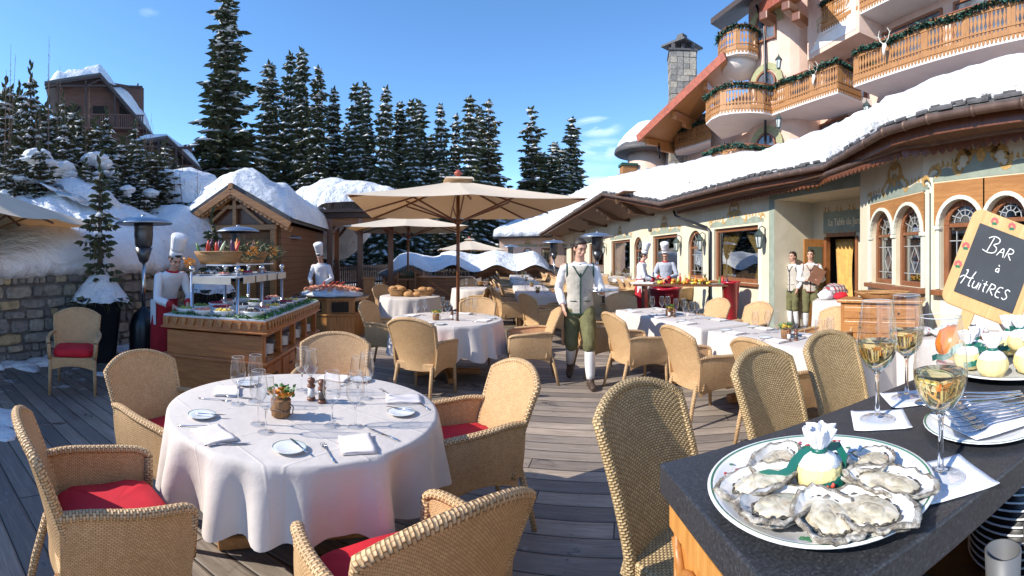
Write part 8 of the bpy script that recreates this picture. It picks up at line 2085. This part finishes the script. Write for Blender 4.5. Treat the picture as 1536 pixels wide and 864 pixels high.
for i in range(1):
 o = thing('plate_stack', 'stack of plates painted shade-dark, with pale rims, on the shelf inside the bar', 'plates', (.875, .465, .977)); m = MB()
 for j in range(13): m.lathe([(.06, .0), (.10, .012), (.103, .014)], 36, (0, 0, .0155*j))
 m.build('plates', M['black_plastic'], o, solid=.003)  # black plate colour stands in for the shade between the rims
 m = MB()
 for j in range(13): m.lathe([(.1030, .0125), (.1060, .0145), (.1060, .0165), (.1025, .0165)], 36, (0, 0, .0155*j), cap=False)
 m.build('rims', M['china'], o)
for i, (x, y) in enumerate([(.655, .375), (.745, .352)]): m = MB(); m.lathe([(.020, 0), (.024, .003), (.030, .150), (.027, .150), (.021, .006)], 28); o = m.build('white_cup', m_plain('shade_grey_beaker', (.12, .125, .135), .5), loc=(x, y, .977)); props(o, ('left' if i == 0 else 'right')+' white beaker painted shade-grey on the shelf inside the bar', 'cup', 'beakers inside the bar')  # dark grey colour on the white cups stands in for shade
o = thing('steel_tray', 'dented steel tray of ice and dark shells inside the bar', 'tray', (.50, .47, .977)); m = MB(); m.box((0, 0, .008), (.30, .14, .008));
for (x, y, a, b) in ((0, -.07, .30, .006), (0, .07, .30, .006)): m.box((x, y, .03), (a, b, .05))
for x in (-.15, .15): m.box((x, 0, .03), (.006, .146, .05))
m.build('tray', M['steel'], o); m = MB(); rr = random.Random(2)
for q in range(60): m.ball((rr.uniform(-.13, .13), rr.uniform(-.06, .06), .025+rr.uniform(0, .02)), rr.uniform(.01, .018), 1, lambda c: 1+.4*nz(c.x*4+q, c.y*4, c.z*4))
m.build('shells', m_plain('wet_shells', (.20, .16, .12), .35, var=.8, scale=60), o)
PC = Vector((.400, .512, BZ)); PR = .157
pl = thing('oyster_platter', 'round white platter with green rim lines, holding the oysters on the stone bar', 'platter', PC)
m = MB(); m.lathe([(.10, 0), (.108, .002), (PR*.90, .017), (PR, .021), (PR*1.005, .0225), (PR*.995, .024), (PR*.93, .021), (PR*.80, .012), (.10, .008), (.002, .0075)], 72); m.build('dish', M['china'], pl)
m = MB(); m.lathe([(PR*.962, .0229), (PR*.970, .0235), (PR*.978, .0238)], 72, cap=False); m.build('green_line', M['green_line'], pl, recalc=False)
m = MB(); m2 = MB(); rr = random.Random(5)
for q in range(90):
 a = R(rr.choice([235, 300, 60, 150])+rr.gauss(0, 13)); r0 = PR*(.86+rr.uniform(-.05, .04)); c = Vector((r0*math.cos(a), r0*math.sin(a), .0185+.0*r0)); c.z = .012+(r0/PR-.80)/.13*.009+.0012; s_ = rr.uniform(.0025, .005); (m if rr.random() < .6 else m2).add([c+Vector((s_*math.cos(t), s_*math.sin(t), .0004)) for t in [2*PI*k/6+rr.random() for k in range(6)]], [tuple(range(6))])
m.build('painted_leaves', M['green_line'], pl, recalc=False); m2.build('painted_flowers', m_plain('red_glaze', (.50, .04, .06), .3), pl, recalc=False)
def m_shell():
 t = NT('oyster_shell'); co = t.coord(); n = t.noise(co, 60, 6, .7, 1.0); n2 = t.noise(co, 160, 4, .7)
 t.base(t.ramp(n, [(.32, (.05, .042, .034)), (.47, (.26, .22, .17)), (.60, (.52, .49, .43)), (.78, (.72, .70, .66))])); t.rough(.55); b = t.bump(n, .8, .006); t.bump(n2, .6, .002, b); return t.m
def m_nacre():
 t = NT('nacre'); co = t.coord(); n = t.noise(co, 30, 5, .6); t.base(t.ramp(n, [(.35, (.60, .58, .55)), (.6, (.80, .79, .77))])); t.rough(.18); t.b.inputs['Coat Weight'].default_value = .6; t.bump(n, .3, .003); return t.m
def m_flesh():
 t = NT('oyster_flesh'); co = t.coord(); n = t.noise(co, 45, 5, .6, .6); t.base(t.ramp(n, [(.32, (.27, .23, .16)), (.46, (.56, .49, .35)), (.64, (.76, .70, .57))])); t.rough(.12); t.b.inputs['Coat Weight'].default_value = 1.0; t.b.inputs['Subsurface Weight'].default_value = .15; t.b.inputs['Subsurface Radius'].default_value = (.004, .003, .002); t.bump(n, .28, .003); return t.m
SHL, NAC, FLE = m_shell(), m_nacre(), m_flesh(); FRL = m_plain('oyster_frill', (.085, .075, .060), .3, var=.7, scale=90)
def oyster(p, az, L, W_, seed, label, tilt=0):
 o = thing('oyster', label, 'oyster', p, az, 'oysters on the platter'); o.rotation_euler = (R(tilt), 0, -R(az)); n = 48
 def rad(t): return 1+.10*noise.noise(Vector((math.cos(t)*1.6+seed, math.sin(t)*1.6, 0)))+.055*noise.noise(Vector((math.cos(t)*5+seed, math.sin(t)*5, 3)))
 def ring(k, z, wob=0): return [Vector((W_*k*rad(t)*math.cos(t)*(1-.18*math.sin(t)), L*k*rad(t)*math.sin(t), z+wob*noise.noise(Vector((math.cos(t)*4+seed, math.sin(t)*4, k*3))))) for t in [2*PI*i/n for i in range(n)]]
 m = MB(); rows = [ring(.35, -.004), ring(.7, .002, .002), ring(.88, .008, .004), ring(.80+.0, .0095, .003), ring(1.02, .0145, .006), ring(1.07, .0175, .007), ring(1.0, .0195, .007), ring(.92, .0185, .005)]
 m.grid(rows, closed_u=True); m.add(rows[0], [tuple(range(n))[::-1]]); m.build('shell', SHL, o)
 m = MB(); rows = [ring(.925, .0183, .005), ring(.86, .0150, .003), ring(.74, .0105), ring(.5, .0075), ring(.2, .0065), ring(.01, .006)]; m.grid(rows, closed_u=True); m.build('nacre', NAC, o)
 m = MB(); m.ball((W_*.02, L*.04, .0125), (W_*.66, L*.66, .0070), 4, lambda c: 1+.16*fbm(c.x*1.6+seed, c.y*1.6, c.z*1.6, 1, 4)); m.ball((-W_*.12, -L*.10, .0150), (W_*.30, L*.30, .0075), 3, lambda c: 1+.15*nz(c.x*2+seed, c.y*2, c.z*2)); m.build('flesh', FLE, o)
 m = MB(); pts = [Vector((W_*(.69+.035*math.sin(t*13+seed)+.02*math.sin(t*23))*math.cos(t), L*(.69+.035*math.sin(t*11+seed))*math.sin(t)+L*.04, .0125+.0016*math.sin(t*17))) for t in [R(200)+R(250)*i/70 for i in range(71)]]; m.tube(pts, [.0008+.0009*abs(math.sin(i*.23+seed)) for i in range(71)], 5); m.build('frill', FRL, o)
def ZC(x, y): return Vector((1000+x*.4444, 480+y*.4444, 0))
oy = [(318, 540, 95, .052, .034, 'oyster at the far left of the platter'), (375, 622, 70, .053, .036, 'oyster left of the front, tilted toward the left rim'), (540, 655, 10, .050, .035, 'front oyster with a dark frilled body'), (682, 635, -14, .056, .039, 'biggest oyster, pale and plump, at the front right'),
  (752, 545, -38, .056, .036, 'oyster by the right rim with a grey frill'), (690, 472, 65, .050, .030, 'oyster at the back right of the platter'), (372, 470, 55, .050, .031, 'oyster at the back left behind the green ribbon'), (620, 500, 20, .040, .026, 'half hidden oyster right of the wrapped lemon')]
for i, (x, y, az, L, W_, lb) in enumerate(oy):
 q = ZC(x, y); p = G(q.x, q.y, BZ+.030); p.z = BZ+.0155; oyster(p, az, L*1.10, W_*1.10, i*3.7, lb, tilt=(8, -6, 5, 0, 6, -5, 4, 2)[i])
M['gauze'] = m_plain('white_gauze', (.80, .80, .84), .9, var=.03, bump=.3, bscale=300); M['teal'] = m_plain('teal_ribbon', (.008, .115, .085), .35, var=.1); M['lemon_gauze'] = m_plain('lemon_under_gauze', (.80, .66, .30), .7, var=.12, scale=14, bump=.4, bscale=120)
def bundle(p, az, label, s=1.0, tail=True, group='wrapped lemons', mark=False):
 o = thing('wrapped_lemon', label, 'wrapped lemon', p, az, group, scale=s)
 m = MB(); m.lathe([(.012, 0), (.026, .003), (.036, .016), (.038, .028), (.034, .042), (.022, .054), (.010, .060)], 40, fn=lambda a, z: 1+.03*math.cos(a*2*PI*9+z*60)); m.build('lemon', M['lemon_gauze'], o)
 m = MB(); m.lathe([(.034, .042), (.024, .053), (.009, .061), (.010, .066), (.016, .076), (.020, .090), (.022, .097)], 60, cap=False, fn=lambda a, z: 1+(.28*math.cos(a*2*PI*7+z*30)+.15*math.cos(a*2*PI*13))*min(1, max(0, z-.055)*30)); m.build('gauze_tuft', M['gauze'], o, solid=.0008)
 m = MB(); rows = []
 for i in range(25):
  a = 2*PI*i/24; rows.append([Vector((.013*math.cos(a), .013*math.sin(a), .057)), Vector((.0125*math.cos(a), .0125*math.sin(a), .066))])
 m.grid(rows)
 def strip(pts, w_=.011):
  pts = [Vector(q) for q in pts]; rows = []
  for i, q in enumerate(pts):
   d = (pts[min(i+1, len(pts)-1)]-pts[max(i-1, 0)]).normalized(); nn = d.cross(Vector((0, .35, 1))).normalized(); nn = d.cross(nn).normalized(); rows.append([q-nn*w_/2, q+nn*w_/2])
  m.grid(rows, smooth=False)
 strip([(.012, .008, .061), (.030, .016, .060), (.040, .008, .046), (.0415, -.006, .032), (.034, -.024, .024), (.018, -.036, .020), (.0, -.041, .018)], .014)
 if tail: strip([(-.012, .0, .060), (-.026, -.004, .056), (-.038, -.010, .046), (-.046, -.016, .034), (-.062, -.020, .028), (-.078, -.020, .030), (-.092, -.016, .024)], .015)
 m.build('ribbon', M['teal'], o, solid=.0006)
 if mark:
  m = MB()
  for (x, y, z) in ((.020, -.0375, .0225), (.012, -.0405, .0205), (.004, -.0425, .0195)): m.ball((x, y, z), (.0042, .0014, .0042), 1, lambda c: 1+.5*nz(c.x*4+x*90, c.y, c.z*4))
  m.build('red_print', m_plain('ribbon_print', (.60, .08, .05), .4), o)
 return o
q = ZC(515, 520); p = G(q.x, q.y, BZ+.03); p.z = BZ+.010; bundle(p, 37, 'lemon wrapped in white gauze with a teal ribbon, in the middle of the oysters', .88, True, mark=True)
def paper(c, az, label, s=.105, seed=0):
 m = MB(); rows = []
 for j in range(13): rows.append([Vector((s*(i/12-.5), s*(j/12-.5), .0014+.0010*fbm(i*.3+seed, j*.3, 0, 1, 3)+.0022*max(0, (abs(i/6-1)+abs(j/6-1))-1.5)**2*3)) for i in range(13)])
 m.grid(rows); o = m.build('paper_napkin', M['paper'], loc=(c[0], c[1], BZ+.0008), az=az, solid=.0009); props(o, label, 'napkin', 'paper napkins on the bar'); return o
for (px, py, naz, lb, nl) in ((1316, 631, 38, 'glass of white wine, left one of the three on the bar', 'square paper napkin under the left wine glass'), (1360, 599, 30, 'glass of white wine, rear one of the three on the bar', 'square paper napkin under the rear wine glass'), (1411, 719, 25, 'glass of white wine nearest the viewer, between the oysters and the forks', 'square paper napkin under the nearest wine glass')):
 p = G(px, py, BZ); paper((p.x+.004, p.y-.004), naz, nl, .112 if px < 1400 else .118, px); glass(Vector((p.x, p.y, BZ+.0035)), lb, 'glasses of white wine', True, 1.0)
FP_ = Vector((.765, .480, BZ)); plate(FP_, 'white plate with green rim under the napkin and forks', 'plates on the bar', .118)
o = paper((FP_.x, FP_.y), 20, 'paper napkin lying under the forks', .155, 7); o.location.z = BZ+.016
rr = random.Random(3)
for i in range(8):
 a = -62+rr.uniform(-9, 9)+i*2.0; p = FP_+Vector((-.015+.008*i*math.cos(R(35))+.012, -.045+.0125*i, .020+.0025*i)); cutlery('fork', p, a, 'fork in the fan on the bar plate, %s from the viewer' % (desc+['eighth'])[i], 'forks fanned on the bar plate', .95)
cutlery('spoon', FP_+Vector((-.01, .035, .045)), -50, 'spoon on top of the fanned forks', 'spoons on the bar')
cutlery('spoon', FP_+Vector((.035, .05, .045)), -38, 'second spoon, behind the fanned forks', 'spoons on the bar')
p2 = Vector((1.20, .665, BZ)); o = thing('lemon_platter', 'second platter, heaped with wrapped lemons at the right edge', 'platter', p2); m = MB(); m.lathe([(.12, 0), (.13, .003), (.20, .020), (.215, .024), (.21, .027), (.17, .014), (.12, .009), (.002, .009)], 60); m.build('dish', M['china'], o)
for i, (x, y, z, s_) in enumerate([(-.13, -.02, .012, 1.15), (-.05, -.09, .012, 1.2), (.05, -.11, .012, 1.15), (-.10, .08, .012, 1.1), (.0, .0, .045, 1.15), (.09, -.02, .03, 1.15), (.0, .12, .012, 1.1), (.12, .07, .012, 1.1), (-.03, -.05, .065, 1.0)]):
 bundle(p2+Vector((x, y, z)), -70+47*i, 'gauze-wrapped lemon on the second platter, %s' % ['far left', 'front left', 'front right', 'back left', 'centre under the top one', 'right of centre', 'back', 'back right', 'topmost'][i], s_, i in (1, 3))
o = thing('pumpkin', 'ribbed orange pumpkin behind the wrapped lemons', 'pumpkin', (1.22, .855, BZ)); m = MB(); m.lathe([(.02, .002), (.055, .008), (.078, .035), (.082, .06), (.070, .092), (.040, .108), (.012, .104)], 72, fn=lambda a, z: 1-.07*abs(math.sin(a*2*PI*5))**3*1.2+.02); m.build('flesh', m_plain('pumpkin_skin', (.78, .20, .015), .35, var=.15, scale=20, coat=.3), o); m = MB(); m.tube([(0, 0, .10), (.005, 0, .118), (.016, .004, .128)], [.012, .009, .010], 7); m.build('stalk', m_plain('stalk', (.20, .18, .07), .8), o)
CB = PD(1494, 402, 1.42); th = TH(1494)
cb = bpy.data.objects.new('chalkboard', None); COL.objects.link(cb); cb.location = CB; props(cb, 'wooden paddle-shaped chalkboard with flowers on its frame and white chalk writing', 'chalkboard')
fw = Vector((-math.sin(th), -math.cos(th), .06)).normalized(); rt_ = Vector((math.cos(th), -math.sin(th), 0)); u_ = fw.cross(rt_)*-1; u_ = rt_.cross(-fw).normalized()
roll = R(-21); X_ = rt_*math.cos(roll)+u_*math.sin(roll); Z_ = -rt_*math.sin(roll)+u_*math.cos(roll); Y_ = Z_.cross(X_)
cb.rotation_euler = Matrix((X_, Y_, Z_)).transposed().to_euler()
def rr_rect(w_, h, r, n=8, wav=0.0):
 P = []
 for (cx, cz, a0) in ((w_/2-r, -h/2+r, -90), (w_/2-r, h/2-r, 0), (-w_/2+r, h/2-r, 90), (-w_/2+r, -h/2+r, 180)):
  for k in range(n+1): a = R(a0+90*k/n); P.append((cx+r*math.cos(a), cz+r*math.sin(a)))
 return P
IW, IH = .190, .222
m = MB(); m.plate(rr_rect(IW+.064, IH+.086, .032), 0, .022); m.build('frame', m_wood('pale_frame_wood', (.46, .25, .085), (.68, .44, .20), 2, .6, 'Z'), cb, bevel=.004)
m = MB(); m.plate(rr_rect(IW, IH, .003), -.0035, -.0005); m.build('slate', m_plain('slate_board', (.030, .036, .046), .7, var=.2, scale=12), cb)
m = MB(); m.plate([(-.045, -.34), (-.012, -.34), (-.010, -.145), (-.05, -.145)], .002, .020); m.build('handle', bpy.data.materials['pale_frame_wood'], cb, bevel=.004)
def chalk(mb, strokes, ox, oz, s, slant=.12):
 for st in strokes:
  pts = [Vector((ox+(x+slant*z)*s, -.0052, oz+z*s)) for x, z in st]
  if len(pts) > 2:
   for _ in range(2):
    q = [pts[0]]
    for a, b in zip(pts[:-1], pts[1:]): q += [a.lerp(b, .25), a.lerp(b, .75)]
    q.append(pts[-1]); pts = q
  mb.tube(pts, .0019, 5, flat=.5, up=(0, 1, 0))
LT = {'B': [[(.12, 0), (.16, 1), (.16, 1)], [(-.15, .85), (.1, 1.1), (.55, 1.05), (.6, .75), (.25, .55), (.62, .45), (.62, .08), (.2, -.05), (-.2, .05)]],
  'A': [[(0, 0), (.22, .72), (.42, 0)], [(.06, .28), (.38, .28)]], 'R': [[(0, 0), (.04, .72)], [(.02, .70), (.36, .68), (.36, .40), (.05, .36), (.42, 0)]],
  'a': [[(.34, .42), (.05, .40), (.02, .05), (.30, .05), (.34, .42), (.36, .0)], [(.08, .78), (.24, .62)]],
  'H': [[(.0, .95), (.14, 1.05), (.12, .4), (.06, 0)], [(.62, 1.08), (.52, .5), (.56, .0), (.68, .05)], [(-.18, .35), (.0, .62), (.4, .50), (.66, .62)]],
  'u': [[(0, .48), (.0, .08), (.16, 0), (.30, .15), (.32, .48)], [(.32, .48), (.34, 0)]], 'i': [[(0, .46), (.03, 0)], [(.0, .68), (.02, .70)]], 't': [[(.05, .75), (.06, .1), (.16, .0)], [(-.08, .52), (.22, .52)]],
  'E': [[(.32, .70), (.02, .70), (.0, 0), (.34, 0)], [(.02, .36), (.26, .36)]], 'S': [[(.34, .64), (.14, .74), (.02, .55), (.18, .38), (.34, .22), (.20, -.02), (.0, .08)]]}
m = MB()
def word(chars, x, z, s, adv):
 for ch, a in zip(chars, adv): chalk(m, LT[ch], x, z, s); x += a*s
word('BAR', -.050, .036, .048, (.78, .52, .5)); word('a', .000, -.012, .030, (.5,)); word('HuitRES', -.086, -.082, .046, (.80, .46, .24, .36, .54, .48, .4))
m.build('chalk_writing', m_plain('white_chalk', (.80, .80, .78), .95), cb)
m = MB(); m3 = MB(); rr = random.Random(8)
for (x, z) in ((-.055, .132), (.0, .136), (.06, .130), (-.112, -.03), (-.110, .03)):
 for q in range(7): a = q*.9; (m if q < 5 else m3).add([(x+.008*math.cos(a)+.005*math.cos(t), -.0012, z+.008*math.sin(a)+.005*math.sin(t)) for t in [2*PI*k/6 for k in range(6)]], [tuple(range(6))])
m.build('painted_roses', m_plain('pink_red_paint', (.60, .10, .10), .6), cb, recalc=False); m3.build('painted_leaves', M['green_line'], cb, recalc=False)
